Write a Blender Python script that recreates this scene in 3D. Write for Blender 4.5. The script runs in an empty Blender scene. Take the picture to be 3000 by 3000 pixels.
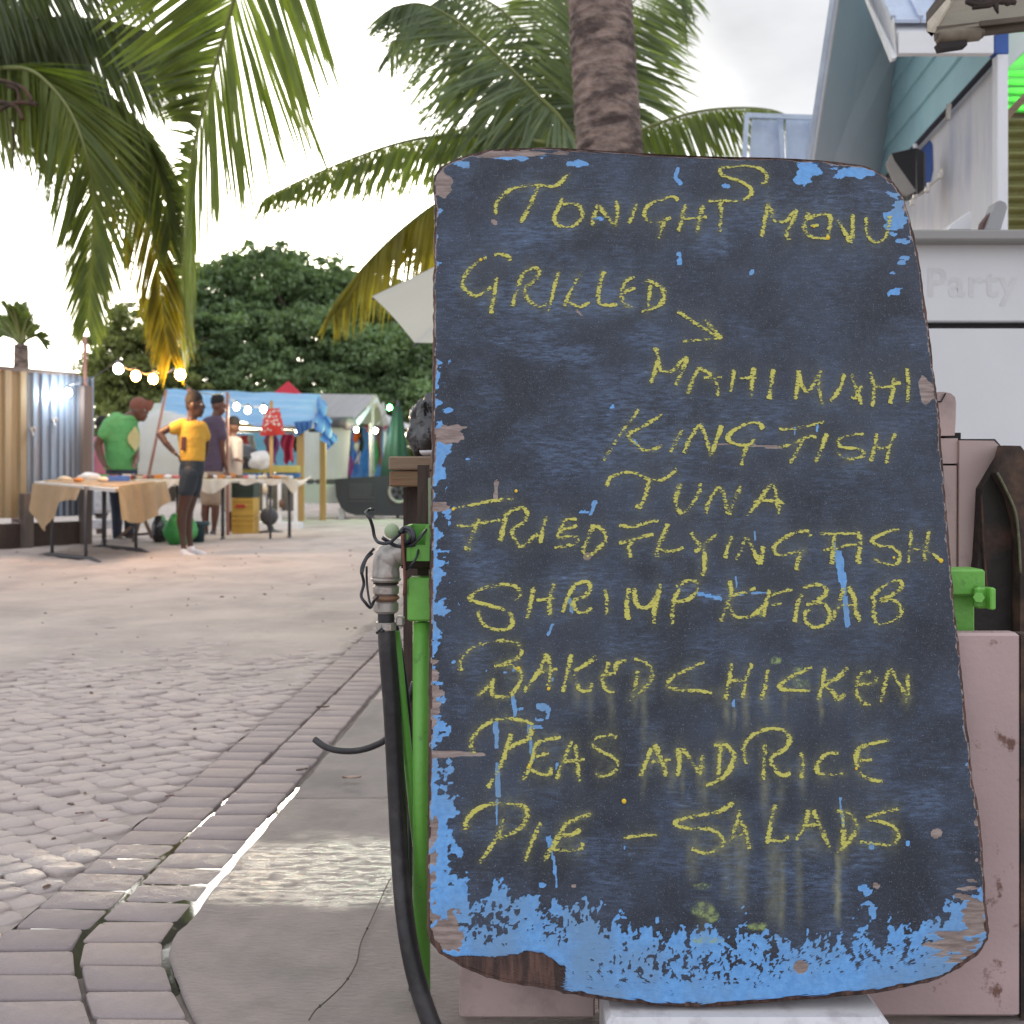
import bpy, bmesh, math, random
import numpy as np
from mathutils import Vector, Matrix, noise as mnoise
R = math.radians
random.seed(7)
scene = bpy.context.scene
COL = scene.collection

# ------------------------------------------------------------------ camera
CAMH = 0.8           # eye height in metres
cam_d = bpy.data.cameras.new('camera'); cam = bpy.data.objects.new('camera', cam_d)
COL.objects.link(cam); scene.camera = cam
cam.location = (0, 0, CAMH); cam.rotation_euler = (R(90), 0, 0)
cam_d.sensor_width = 36; cam_d.lens = 36; cam_d.shift_y = -100/3000
cam_d.clip_start = 0.05; cam_d.clip_end = 2000
cam_d.dof.use_dof = True; cam_d.dof.focus_distance = 1.5; cam_d.dof.aperture_fstop = 8.0
scene.render.resolution_x = 1024; scene.render.resolution_y = 1024
scene.view_settings.view_transform = 'Standard'; scene.view_settings.look = 'None'
scene.view_settings.gamma = 1; scene.view_settings.exposure = 0.66
scene.view_settings.use_curve_mapping = False

# ------------------------------------------------------------------ sky
SUN_AZ, SUN_EL = R(-13), R(9)      # low sun behind the trees, left of centre
world = bpy.data.worlds.new('World'); scene.world = world; world.use_nodes = True
nt = world.node_tree; nt.nodes.clear()
def N(nt, t, **k):
    n = nt.nodes.new(t)
    for a, b in k.items():
        if a.startswith('i_'): n.inputs[int(a[2:])].default_value = b
        else: setattr(n, a, b)
    return n
out = N(nt, 'ShaderNodeOutputWorld'); bg = N(nt, 'ShaderNodeBackground'); bg.inputs[1].default_value = 0.1
sky = N(nt, 'ShaderNodeTexSky', sky_type='NISHITA', sun_disc=False)
sky.sun_elevation = SUN_EL; sky.sun_rotation = SUN_AZ; sky.dust_density = 3.0; sky.air_density = 1.0
tc = N(nt, 'ShaderNodeTexCoord')
sd = (math.sin(SUN_AZ)*math.cos(SUN_EL), math.cos(SUN_AZ)*math.cos(SUN_EL), math.sin(SUN_EL))
dot = N(nt, 'ShaderNodeVectorMath', operation='DOT_PRODUCT'); dot.inputs[1].default_value = sd
nrm = N(nt, 'ShaderNodeVectorMath', operation='NORMALIZE')
nt.links.new(tc.outputs['Generated'], nrm.inputs[0]); nt.links.new(nrm.outputs[0], dot.inputs[0])
ramp = N(nt, 'ShaderNodeValToRGB'); cr = ramp.color_ramp; cr.interpolation = 'EASE'
stops = [(0.0, (8.0, 8.3, 9.0)), (0.62, (7.2, 7.4, 7.9)), (0.80, (4.9, 5.0, 5.3)), (0.88, (5.6, 5.7, 5.9)), (0.935, (14, 13.9, 13.6)), (0.97, (37, 36, 34)), (1.0, (66, 61.5, 51))]
cr.elements[0].position = 0; cr.elements[1].position = 1
for p, c in stops[1:-1]: cr.elements.new(p)
for e, (p, c) in zip(cr.elements, stops): e.position = p; e.color = (c[0]/66, c[1]/66, c[2]/66, 1)
mul = N(nt, 'ShaderNodeVectorMath', operation='SCALE'); mul.inputs[3].default_value = 66
nt.links.new(dot.outputs['Value'], ramp.inputs[0]); nt.links.new(ramp.outputs[0], mul.inputs[0])
cn = N(nt, 'ShaderNodeTexNoise'); cn.inputs['Scale'].default_value = 2.6; cn.inputs['Detail'].default_value = 6; cn.inputs['Roughness'].default_value = .55
mp = N(nt, 'ShaderNodeMapping'); mp.inputs['Scale'].default_value = (1, 1, 2.6); mp.inputs['Location'].default_value = (3.1, .4, 0)
nt.links.new(nrm.outputs[0], mp.inputs[0]); nt.links.new(mp.outputs[0], cn.inputs[0])
mr = N(nt, 'ShaderNodeMapRange'); mr.inputs[1].default_value = .3; mr.inputs[2].default_value = .7; mr.inputs[3].default_value = .78; mr.inputs[4].default_value = 1.25
nt.links.new(cn.outputs[0], mr.inputs[0])
mul2 = N(nt, 'ShaderNodeVectorMath', operation='SCALE'); nt.links.new(mul.outputs[0], mul2.inputs[0]); nt.links.new(mr.outputs[0], mul2.inputs[3])
mx = N(nt, 'ShaderNodeMix', data_type='RGBA'); mx.inputs[0].default_value = 0.92
nt.links.new(sky.outputs[0], mx.inputs[6]); nt.links.new(mul2.outputs[0], mx.inputs[7])
nt.links.new(mx.outputs[2], bg.inputs[0]); nt.links.new(bg.outputs[0], out.inputs[0])
# ------------------------------------------------------------------ sun
sl = bpy.data.lights.new('sun', 'SUN'); sl.energy = 0.7; sl.angle = R(14); sl.color = (1, .86, .68)
so = bpy.data.objects.new('sun', sl); COL.objects.link(so)
so.rotation_euler = Vector(sd).to_track_quat('Z', 'Y').to_euler(); so.location = (-10, 30, 12)

# ------------------------------------------------------------------ helpers
F = 3000.0
def at(px, py, Y):
    return Vector(((px-1500)/F*Y, Y, CAMH+(1400-py)/F*Y))
def gy(py): return F*CAMH/(py-1400.0)          # ground distance seen at that row
def sock(n, name):
    return n.inputs[name]
def M(name, col, rough=.7, var=.18, vs=6.0, bump=.15, bs=60.0, metal=0., col2=None, c2s=3.0, c2t=(.5, .62), emit=None, es=0., trans=0., stretch=(1, 1, 1), spec=.5, coat=0.):
    m = bpy.data.materials.new(name); m.use_nodes = True
    t = m.node_tree; b = t.nodes['Principled BSDF']
    L = t.links.new
    c = N(t, 'ShaderNodeTexCoord'); mp = N(t, 'ShaderNodeMapping'); mp.inputs['Scale'].default_value = stretch
    L(c.outputs['Object'], mp.inputs[0])
    n1 = N(t, 'ShaderNodeTexNoise'); n1.inputs['Scale'].default_value = vs; n1.inputs['Detail'].default_value = 5; n1.inputs['Roughness'].default_value = .62
    L(mp.outputs[0], n1.inputs[0])
    mr = N(t, 'ShaderNodeMapRange'); mr.inputs[1].default_value = .25; mr.inputs[2].default_value = .75
    mr.inputs[3].default_value = 1-var; mr.inputs[4].default_value = 1+var; L(n1.outputs[0], mr.inputs[0])
    base = None
    if col2 is not None:
        n2 = N(t, 'ShaderNodeTexNoise'); n2.inputs['Scale'].default_value = c2s; n2.inputs['Detail'].default_value = 7; n2.inputs['Roughness'].default_value = .65
        L(mp.outputs[0], n2.inputs[0])
        m2 = N(t, 'ShaderNodeMapRange'); m2.inputs[1].default_value = c2t[0]; m2.inputs[2].default_value = c2t[1]; L(n2.outputs[0], m2.inputs[0])
        mm = N(t, 'ShaderNodeMix', data_type='RGBA'); mm.inputs[6].default_value = (*col, 1); mm.inputs[7].default_value = (*col2, 1)
        L(m2.outputs[0], mm.inputs[0]); base = mm.outputs[2]
    sc = N(t, 'ShaderNodeVectorMath', operation='SCALE')
    if base: L(base, sc.inputs[0])
    else: sc.inputs[0].default_value = col
    L(mr.outputs[0], sc.inputs[3]); L(sc.outputs[0], b.inputs['Base Color'])
    b.inputs['Roughness'].default_value = rough; b.inputs['Metallic'].default_value = metal
    b.inputs['Specular IOR Level'].default_value = spec; b.inputs['Coat Weight'].default_value = coat
    if bump:
        n3 = N(t, 'ShaderNodeTexNoise'); n3.inputs['Scale'].default_value = bs; n3.inputs['Detail'].default_value = 4
        L(mp.outputs[0], n3.inputs[0])
        bu = N(t, 'ShaderNodeBump'); bu.inputs['Strength'].default_value = bump; bu.inputs['Distance'].default_value = .3/bs
        L(n3.outputs[0], bu.inputs['Height']); L(bu.outputs[0], b.inputs['Normal'])
    if emit: b.inputs['Emission Color'].default_value = (*emit, 1); b.inputs['Emission Strength'].default_value = es
    if trans:
        tr = N(t, 'ShaderNodeBsdfTranslucent'); L(sc.outputs[0], tr.inputs[0])
        g = N(t, 'ShaderNodeVectorMath', operation='MULTIPLY'); g.inputs[1].default_value = (1.5, 1.6, .55)
        L(sc.outputs[0], g.inputs[0]); L(g.outputs[0], tr.inputs[0])
        ms = N(t, 'ShaderNodeMixShader'); ms.inputs[0].default_value = trans
        L(b.outputs[0], ms.inputs[1]); L(tr.outputs[0], ms.inputs[2]); L(ms.outputs[0], t.nodes['Material Output'].inputs[0])
    return m

def tag(o, label=None, cat=None, group=None, kind=None):
    if label: o['label'] = label
    if cat: o['category'] = cat
    if group: o['group'] = group
    if kind: o['kind'] = kind
    return o
def thing(name, label, cat, loc, group=None, kind=None):
    o = bpy.data.objects.new(name, None); o.empty_display_size = .1; COL.objects.link(o); o.location = loc
    return tag(o, label, cat, group, kind)
_off = {}
def root_off(p):
    v = Vector((0, 0, 0))
    while p is not None: v += p.location; p = p.parent
    return v
def ortho(t):
    t = Vector(t).normalized(); a = Vector((0, 0, 1)) if abs(t.z) < .9 else Vector((1, 0, 0))
    s = t.cross(a).normalized(); return s, s.cross(t).normalized()
class MB:
    def __init__(s): s.v = []; s.f = []
    def add(s, vs, fs):
        b = len(s.v); s.v += [tuple(v) for v in vs]; s.f += [tuple(i+b for i in f) for f in fs]; return s
    def box(s, c, d, rot=None, bev=0.0, taper=1.0):
        hx, hy, hz = d[0]/2, d[1]/2, d[2]/2
        if bev <= 0:
            P = [(-hx,-hy,-hz),(hx,-hy,-hz),(hx,hy,-hz),(-hx,hy,-hz),(-hx*taper,-hy*taper,hz),(hx*taper,-hy*taper,hz),(hx*taper,hy*taper,hz),(-hx*taper,hy*taper,hz)]
            Q = [(0,3,2,1),(4,5,6,7),(0,1,5,4),(1,2,6,5),(2,3,7,6),(3,0,4,7)]
        else:
            P = []; 
            for z, k in ((-hz, bev), (-hz+bev, 0), (hz-bev, 0), (hz, bev)):
                x, y, q = hx-k, hy-k, min(bev*.8, hx*.5, hy*.5)
                P += [(-x+q,-y,z),(x-q,-y,z),(x,-y+q,z),(x,y-q,z),(x-q,y,z),(-x+q,y,z),(-x,y-q,z),(-x,-y+q,z)]
            Q = [tuple(range(7,-1,-1)), tuple(range(24,32))]
            for k in range(3):
                for i in range(8): j = (i+1) % 8; Q.append((k*8+i, k*8+j, k*8+8+j, k*8+8+i))
        rot = rot.to_matrix() if rot is not None and not isinstance(rot, Matrix) else rot
        P = [Vector(p) for p in P]
        if rot is not None: P = [rot @ p for p in P]
        c = Vector(c); return s.add([p+c for p in P], Q)
    def bar(s, a, b, w, h=None, bev=0):
        a, b = Vector(a), Vector(b); d = (b-a); L = d.length; x, y = ortho(d); z = d.normalized()
        m = Matrix((x, y, z)).transposed(); return s.box((a+b)/2, (w, h or w, L), m, bev)
    def tube(s, pts, r, n=8, cap=True, squash=None):
        pts = [Vector(p) for p in pts]; k = len(pts)
        rs = r if isinstance(r, (list, tuple)) else [r]*k
        V = []; px = None
        for i, p in enumerate(pts):
            t = (pts[min(i+1, k-1)]-pts[max(i-1, 0)])
            if t.length < 1e-9: t = Vector((0, 0, 1))
            t.normalize()
            if px is None: x = ortho(t)[0]; y = t.cross(x)
            else:
                x = px-t*px.dot(t)
                x = x.normalized() if x.length > 1e-6 else ortho(t)[0]
                y = t.cross(x)
            px = x
            ra = rs[i]; rb = ra
            if isinstance(ra, tuple): ra, rb = ra
            for j in range(n):
                a = 2*math.pi*j/n; V.append(p+x*math.cos(a)*ra+y*math.sin(a)*rb)
        Q = []
        for i in range(k-1):
            for j in range(n): q = (j+1) % n; Q.append((i*n+j, i*n+q, i*n+n+q, i*n+n+j))
        if cap: Q += [tuple(range(n-1, -1, -1)), tuple(range((k-1)*n, k*n))]
        return s.add(V, Q)
    def rings(s, rr, n=16, cap=True):      # rr: (centre, rx, ry) horizontal ellipses stacked
        V = []; k = len(rr)
        for c, rx, ry in rr:
            for j in range(n): a = 2*math.pi*j/n; V.append((c[0]+rx*math.cos(a), c[1]+ry*math.sin(a), c[2]))
        Q = []
        for i in range(k-1):
            for j in range(n): q = (j+1) % n; Q.append((i*n+j, i*n+q, i*n+n+q, i*n+n+j))
        if cap: Q += [tuple(range(n-1, -1, -1)), tuple(range((k-1)*n, k*n))]
        return s.add(V, Q)
    def ball(s, c, r, n=10, m=7):
        rx, ry, rz = r if isinstance(r, (tuple, list)) else (r, r, r); c = Vector(c)
        rr = [((c.x, c.y, c.z-rz*math.cos(math.pi*(i+.02*(i == 0)-.02*(i == m))/m)), max(rx*math.sin(math.pi*i/m), rx*.02), max(ry*math.sin(math.pi*i/m), ry*.02)) for i in range(m+1)]
        return s.rings(rr, n)
    def prism(s, poly, d):
        n = len(poly); poly = [Vector(p) for p in poly]; d = Vector(d)
        return s.add(poly+[p+d for p in poly], [tuple(range(n)), tuple(range(2*n-1, n-1, -1))]+[(i, i+n, (i+1) % n+n, (i+1) % n) for i in range(n)])
    def sheet(s, fn, nu, nv):
        V = [fn(i/nu, j/nv) for j in range(nv+1) for i in range(nu+1)]
        Q = [(j*(nu+1)+i, j*(nu+1)+i+1, (j+1)*(nu+1)+i+1, (j+1)*(nu+1)+i) for j in range(nv) for i in range(nu)]
        return s.add(V, Q)
    def build(s, name, mat, parent=None, smooth=False, off=None):
        o_ = root_off(parent) if off is None else Vector(off)
        me = bpy.data.meshes.new(name); me.from_pydata([(v[0]-o_[0], v[1]-o_[1], v[2]-o_[2]) for v in s.v], [], s.f)
        me.materials.append(mat)
        if smooth:
            me.polygons.foreach_set('use_smooth', [True]*len(me.polygons))
        me.update(); o = bpy.data.objects.new(name, me); COL.objects.link(o)
        if parent is not None: o.parent = parent
        elif off is not None: o.location = off
        return o
def recalc(o):
    bm = bmesh.new(); bm.from_mesh(o.data); bmesh.ops.recalc_face_normals(bm, faces=bm.faces); bm.to_mesh(o.data); bm.free(); return o
def smooth_by_angle(o, deg=35):
    me = o.data; bm = bmesh.new(); bm.from_mesh(me)
    for f in bm.faces: f.smooth = True
    for e in bm.edges:
        if len(e.link_faces) == 2 and e.calc_face_angle(0) > R(deg): e.smooth = False
    bm.to_mesh(me); bm.free(); return o
def bake_mods(o):
    dg = bpy.context.evaluated_depsgraph_get(); dg.update(); me = bpy.data.meshes.new_from_object(o.evaluated_get(dg))
    o.modifiers.clear(); o.data = me; return o
def catmull(P, k=6):
    P = [Vector(p) for p in P]
    if len(P) < 3:
        return [P[0].lerp(P[-1], i/k) for i in range(k+1)]
    out = []
    for i in range(len(P)-1):
        p0, p1, p2, p3 = P[max(i-1, 0)], P[i], P[i+1], P[min(i+2, len(P)-1)]
        for j in range(k):
            t = j/k
            out.append(.5*((2*p1)+(p2-p0)*t+(2*p0-5*p1+4*p2-p3)*t*t+(3*p1-p0-3*p2+p3)*t*t*t))
    out.append(P[-1]); return out
def copy_tree(o, parent=None):
    c = o.copy(); COL.objects.link(c)
    if parent is not None: c.parent = parent
    for ch in [x for x in o.children]: copy_tree(ch, c)
    return c
def nz(x, y, z=0.): return mnoise.noise(Vector((x, y, z)))
# ------------------------------------------------------------------ ground
def axis(a, b, st, far_lo, far_hi, g=1.18):
    v = list(np.arange(a, b+1e-6, st)); d = st
    while v[-1] < far_hi: d *= g; v.append(v[-1]+d)
    d = st
    while v[0] > far_lo: d *= g; v.insert(0, v[0]-d)
    return v
def sstep(a, b, x): t = min(1, max(0, (x-a)/(b-a))); return t*t*(3-2*t)
def bend(Y):                 # centre line of the brick border: nearly straight, curving in near the camera
    x = -0.970+0.044*Y+0.0
    return x+0.72*max(0., 1.78-Y)**1.25
BW = 0.142                   # brick length across the border
def sand_z(x, y):
    n = nz(x*2.3, y*2.3)*.5+nz(x*6, y*6, 3)*.25
    cover = sstep(3.0, 5.9, y+n*1.3+max(0, -x-1.2)*.25)
    z = -.013+.024*cover+.006*n*(1+cover)
    if y > 4:
        z += (.020*nz(x*1.1, y*1.1, 7)+.020*nz(x*3.6, y*3.6, 9)+.010*nz(x*8, y*8, 4))*sstep(4, 9, y)
        z += .02*sstep(4.5, 12, y)
    e = bend(y) if y < 9 else -99
    if x > e-.02 and y < 9: z = min(z, -.03) if y < 7 else min(z, -.006)
    if x > e-.02 and y < 4.0: z = -.05
    return z
xs = axis(-4.6, -.3, .035, -400, 400, 1.12); ys = axis(1.0, 11.0, .035, -300, 900, 1.10)
V = [(x, y, sand_z(x, y)) for y in ys for x in xs]; nx = len(xs)
me = bpy.data.meshes.new('sand_ground')
me.from_pydata(V, [], [(j*nx+i, j*nx+i+1, (j+1)*nx+i+1, (j+1)*nx+i) for j in range(len(ys)-1) for i in range(nx-1)])
me.polygons.foreach_set('use_smooth', [True]*len(me.polygons))
m_sand = M('sand', (.48, .41, .368), .9, .14, 2.2, .8, 20, col2=(.38, .322, .295), c2s=1.4, c2t=(.42, .62))
me.materials.append(m_sand)
sand = bpy.data.objects.new('sand_ground', me); COL.objects.link(sand); tag(sand, 'pale trampled sand covering the beach lane', None, None, 'structure')

def wetmat(name, base, base2, y0, y1, xmax, rdry=.8, rwet=.12, bump=.25, bs=90, stretch=(1, 1, 1), wetdark=.8, edge=.12, c2s=2.5, soft=.25, coat=.9):
    """a mineral surface with a wet patch (world y0..y1, x<xmax) that is darker and glossy"""
    m = M(name, base, rdry, .14, 14, 0, col2=base2, c2s=c2s, c2t=(.4, .65)); t = m.node_tree; L = t.links.new; b = t.nodes['Principled BSDF']
    g = N(t, 'ShaderNodeNewGeometry'); sp = N(t, 'ShaderNodeSeparateXYZ'); L(g.outputs['Position'], sp.inputs[0])
    nn = N(t, 'ShaderNodeTexNoise'); nn.inputs['Scale'].default_value = 5; nn.inputs['Detail'].default_value = 5; L(g.outputs['Position'], nn.inputs[0])
    def mth(op, a, b_=None):
        q = N(t, 'ShaderNodeMath', operation=op)
        for i, v in enumerate((a, b_)):
            if v is None: continue
            if isinstance(v, (int, float)): q.inputs[i].default_value = v
            else: L(v, q.inputs[i])
        return q.outputs[0]
    def mrg(v, a, b_):
        q = N(t, 'ShaderNodeMapRange', interpolation_type='SMOOTHSTEP'); L(v, q.inputs[0]); q.inputs[1].default_value = a; q.inputs[2].default_value = b_; return q.outputs[0]
    yy = mth('ADD', sp.outputs[1], mth('MULTIPLY', mth('SUBTRACT', nn.outputs[0], .5), soft))
    xx = mth('ADD', sp.outputs[0], mth('MULTIPLY', mth('SUBTRACT', nn.outputs[0], .5), soft))
    w = mth('MULTIPLY', mrg(yy, y0-edge/2, y0+edge/2), mth('SUBTRACT', 1.0, mrg(yy, y1-edge/2, y1+edge/2)))
    w = mth('MULTIPLY', w, mth('SUBTRACT', 1.0, mrg(xx, xmax-.15, xmax)))
    mpw = N(t, 'ShaderNodeMapping'); mpw.inputs['Scale'].default_value = (1, 3.2, 1); L(g.outputs['Position'], mpw.inputs[0])
    nw = N(t, 'ShaderNodeTexNoise'); nw.inputs['Scale'].default_value = 22; nw.inputs['Detail'].default_value = 7; nw.inputs['Roughness'].default_value = .7; L(mpw.outputs[0], nw.inputs[0])
    w = mth('MULTIPLY', w, mrg(nw.outputs[0], .40, .56))
    rr = mth('ADD', rdry, mth('MULTIPLY', w, rwet-rdry)); L(rr, b.inputs['Roughness'])
    src = b.inputs['Base Color'].links[0].from_socket
    sc = N(t, 'ShaderNodeVectorMath', operation='SCALE'); L(src, sc.inputs[0]); L(mth('SUBTRACT', 1.0, mth('MULTIPLY', w, 1-wetdark)), sc.inputs[3]); L(sc.outputs[0], b.inputs['Base Color'])
    L(mth('MULTIPLY', w, coat), b.inputs['Coat Weight']); b.inputs['Coat Roughness'].default_value = .09; b.inputs['Coat IOR'].default_value = 1.75
    mp2 = N(t, 'ShaderNodeMapping'); mp2.inputs['Scale'].default_value = stretch; L(g.outputs['Position'], mp2.inputs[0])
    n3 = N(t, 'ShaderNodeTexNoise'); n3.inputs['Scale'].default_value = bs; n3.inputs['Detail'].default_value = 5; n3.inputs['Roughness'].default_value = .6; L(mp2.outputs[0], n3.inputs[0])
    bu = N(t, 'ShaderNodeBump'); bu.inputs['Strength'].default_value = bump; bu.inputs['Distance'].default_value = .004; L(n3.outputs[0], bu.inputs['Height'])
    L(bu.outputs[0], b.inputs['Normal']); L(bu.outputs[0], b.inputs['Coat Normal'])
    return m
m_brick = [wetmat('brick_%s' % k, c, (c[0]*.8, c[1]*.8, c[2]*.84), 1.90, 2.22, -.4, .75, .5, .6, 190, wetdark=.85, coat=.35) for k, c in
           (('mauve', (.33, .272, .258)), ('plum', (.295, .243, .233)), ('rose', (.36, .29, .265)))]
m_mortar = M('mortar', (.15, .125, .11), .9, .3, 30, .4, 120)
# bed under the bricks
mb = MB()
def bed(u, v):
    y = 1.2+v*7.6; return (bend(y)-.01+u*(2*BW+.06), y, -.0095+.005*nz(u*9, y*9)+.003*nz(u*40, y*40))
mb.sheet(bed, 24, 500)
border = mb.build('brick_border', m_mortar, None, True, off=(0, 0, 0)); tag(border, 'two rows of mauve bricks edging the lane', None, None, 'structure')
# brick meshes: rounded corners, worn tops
def brick_mesh(k):
    rnd = random.Random(k); hx, hy, r = BW/2-.0028, .0396, .008
    ring = []
    for cx, cy, a0 in ((hx-r, hy-r, 0), (-hx+r, hy-r, 90), (-hx+r, -hy+r, 180), (hx-r, -hy+r, 270)):
        for a in (0, 45, 90): ring.append((cx+r*math.cos(R(a0+a)), cy+r*math.sin(R(a0+a))))
    V = []; n = len(ring); jit = [rnd.uniform(-.0015, .0015) for _ in ring]
    for z, s_ in ((-.03, 1), (-.005, 1), (-.0012, .99), (0, .972)):
        for (x, y), j in zip(ring, jit): V.append((x*(s_)+j, y*(1-(1-s_)*2)+j, z+(rnd.uniform(-.0008, .0008) if z == 0 else 0)))
    V.append((0, 0, .0004))
    Q = [(k_*n+i, k_*n+(i+1) % n, k_*n+n+(i+1) % n, k_*n+n+i) for k_ in range(3) for i in range(n)]
    Q += [(3*n+i, 3*n+(i+1) % n, 4*n) for i in range(n)]
    me = bpy.data.meshes.new('brick'); me.from_pydata(V, [], Q); me.materials.append(m_brick[k % 3]); 
    for p in me.polygons: p.use_smooth = True
    return me
bm_ = [brick_mesh(k) for k in range(6)]
for row in range(2):
    y = 1.36 + row*.03
    while y < 8.4:
        w = .0835
        cx = bend(y)+(BW/2 if row == 0 else BW*1.5+.004)+random.uniform(-.0025, .0025)
        o = bpy.data.objects.new('brick', random.choice(bm_)); COL.objects.link(o); o.parent = border
        sl_ = (bend(y+.05)-bend(y-.05))/.1
        if y < 1.86:      # the border bends here: its bricks are cut askew
            o.data = o.data.copy()
            for v_ in o.data.vertices: v_.co.x += sl_*v_.co.y
            sl_ = 0.
        o.location = (cx, y, random.uniform(-.0010, .0014)+(.006 if y > 5 else 0)); o.rotation_euler = (R(random.uniform(-.8, .8)), R(random.uniform(-.8, .8)), -math.atan(sl_)+R(random.uniform(-1.3, 1.3)))
        y += w
# water standing in the joints
m_water = M('water', (.05, .045, .04), .03, .0, 1, .02, 14, spec=.5, coat=1.0); m_water.node_tree.nodes['Principled BSDF'].inputs['IOR'].default_value = 1.5
mb = MB()
def wat(u, v):
    y = 1.60+v*1.42; x0 = bend(y)+.03; x1 = bend(y)+2*BW+.030
    w0 = BW-.03 if y < 2.0 else BW-.03
    e = min(1, v*6, (1-v)*2.4); return (x0+u*(x1-x0)+(0 if u > .3 else .06*abs(nz(3, y*5))), y, -.0016-.0035*min(1, max(0, (y-2.3)*5))-.011*(1-e)**1.3+.0006*nz(u*8, y*14))
mb.sheet(wat, 8, 60); o = mb.build('puddle_water', m_water, None, True, off=(0, 0, 0)); tag(o, 'rain water standing in the joints of the brick border', None, None, 'structure')
# concrete slabs on the right of the border
m_conc = wetmat('concrete', (.25, .208, .192), (.175, .148, .140), 1.94, 2.28, 9, .7, .22, .95, 48, (1, 2.6, 1), wetdark=.75, edge=.10, c2s=3.4, soft=.30, coat=1.0)
m_conc2 = M('concrete_dark', (.205, .175, .168), .75, .14, 8, .4, 150, col2=(.155, .134, .13), c2s=3)
def slab(y0, y1, m, z, name, lab):
    mb = MB(); nyy = int((y1-y0)/.03)
    def f(u, v):
        y = y0+v*(y1-y0); x0 = bend(y)+2*BW+.014+.005*nz(y*12, 2.2)+.004*nz(y*55, 5.2); x = x0+(2.6-x0)*u**2.2
        e = min(1, (x-x0)/.008)
        return (x, y, z-.006*(1-e)**2+.002*nz(x*3, y*3))
    mb.sheet(f, 40, nyy)
    for yy, s_ in ((y0, -1), (y1, 1)):
        mb.sheet(lambda u, v: (bend(yy)+2*BW+.021+u*2.6, yy+.002*s_, z-.002-.05*v), 8, 1)
    mb.sheet(lambda u, v: (bend(y0+v*(y1-y0))+2*BW+.014+.005*nz((y0+v*(y1-y0))*12, 2.2)+.004*nz((y0+v*(y1-y0))*55, 5.2), y0+v*(y1-y0), z-.012-.04*u), 1, nyy)
    o = mb.build(name, m, None, True, off=(0, 0, 0)); return tag(o, lab, None, None, 'structure')
slab(.3, 2.56, m_conc, -.001, 'concrete_slab', 'grey concrete slab with a wet patch beside the brick border')
slab(2.572, 3.72, m_conc2, -.004, 'concrete_slab', 'darker concrete slab behind the wet one')
slab(3.73, 8.6, m_sand, -.006, 'sandy_pavement', 'sand covered pavement running on behind the stall')
# interlocking pavers on the lane
m_pav = [wetmat('paver_%s' % k, c, (c[0]*.82, c[1]*.8, c[2]*.8), 1.95, 2.2, -.8, .8, .4, .6, 120, wetdark=.75, edge=.1, coat=.5) for k, c in
         (('grey', (.47, .40, .37)), ('buff', (.50, .42, .385)), ('dusk', (.43, .365, .345)))]
def paver_mesh(k):
    rnd = random.Random(40+k); V = []; w, d = .0505, .0400
    shape = [(-1, 0), (-.62, -.62), (0, -1.0), (.62, -.62), (1, 0), (.62, .62), (0, 1.0), (-.62, .62)]
    n = 8
    jj = [rnd.uniform(.9, 1.03) for _ in shape]
    for z, s_ in ((-.035, .92), (-.008, .985), (-.0015, .955), (.0005, .86)):
        for (x, y), j in zip(shape, jj): V.append((x*w*s_*j, y*d*s_*j, z))
    V.append((rnd.uniform(-.01, .01), rnd.uniform(-.006, .006), .0012))
    Q = [(q*n+i, q*n+(i+1) % n, q*n+n+(i+1) % n, q*n+n+i) for q in range(3) for i in range(n)]+[(3*n+i, 3*n+(i+1) % n, 4*n) for i in range(n)]
    me = bpy.data.meshes.new('paving_stone'); me.from_pydata(V, [], Q); me.materials.append(m_pav[k % 3])
    for p in me.polygons: p.use_smooth = True
    return me
pm = [paver_mesh(k) for k in range(6)]
m_joint = M('sandy_joint', (.34, .29, .262), .9, .3, 12, .5, 90)
lane = MB(); lane.sheet(lambda u, v: (-5.2+u*(5.2+bend(1.2+v*7)-.004), 1.2+v*7, -.0065+.006*nz(u*60, v*80)+.004*nz(u*21, v*27)), 260, 320)
lane = lane.build('paved_lane', m_joint, None, True, off=(0, 0, 0)); tag(lane, 'lane of small worn stones half buried in sand', None, None, 'structure')
cand = []
row = 0; y = 1.55
while y < 6.6:
    x = bend(y)-.046-(.049 if row % 2 else 0)
    while x > -.5*y-.75:
        cand.append((x, y)); x -= .098
    y += .0392; row += 1
inview = [c for c in cand if abs(c[0]) < .5*c[1]+.03]
inview.sort(key=lambda c: c[1]); near = set(inview[:296]); 
rest = MB()
for c in cand:
    k = random.randrange(6); x = c[0]+random.uniform(-.004, .004); y = c[1]+random.uniform(-.004, .004); z = random.uniform(-.006, .004); a = R(random.uniform(-7, 7))
    tx, ty = R(random.uniform(-7, 4)), R(random.uniform(-3.5, 3.5))
    if c in near:
        o = bpy.data.objects.new('paving_stone', pm[k]); COL.objects.link(o); o.parent = lane; o.location = (x, y, z); o.rotation_euler = (tx, ty, a)
    else:
        mt = Matrix.Translation((x, y, z)) @ Matrix.Rotation(a, 4, 'Z') @ Matrix.Rotation(tx, 4, 'X')
        rest.add([mt @ v.co for v in pm[k].vertices], [tuple(p.vertices) for p in pm[k].polygons])
o = rest.build('paving_stones', m_pav[0], lane, True); tag(o, None, None, None, 'stuff')
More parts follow.
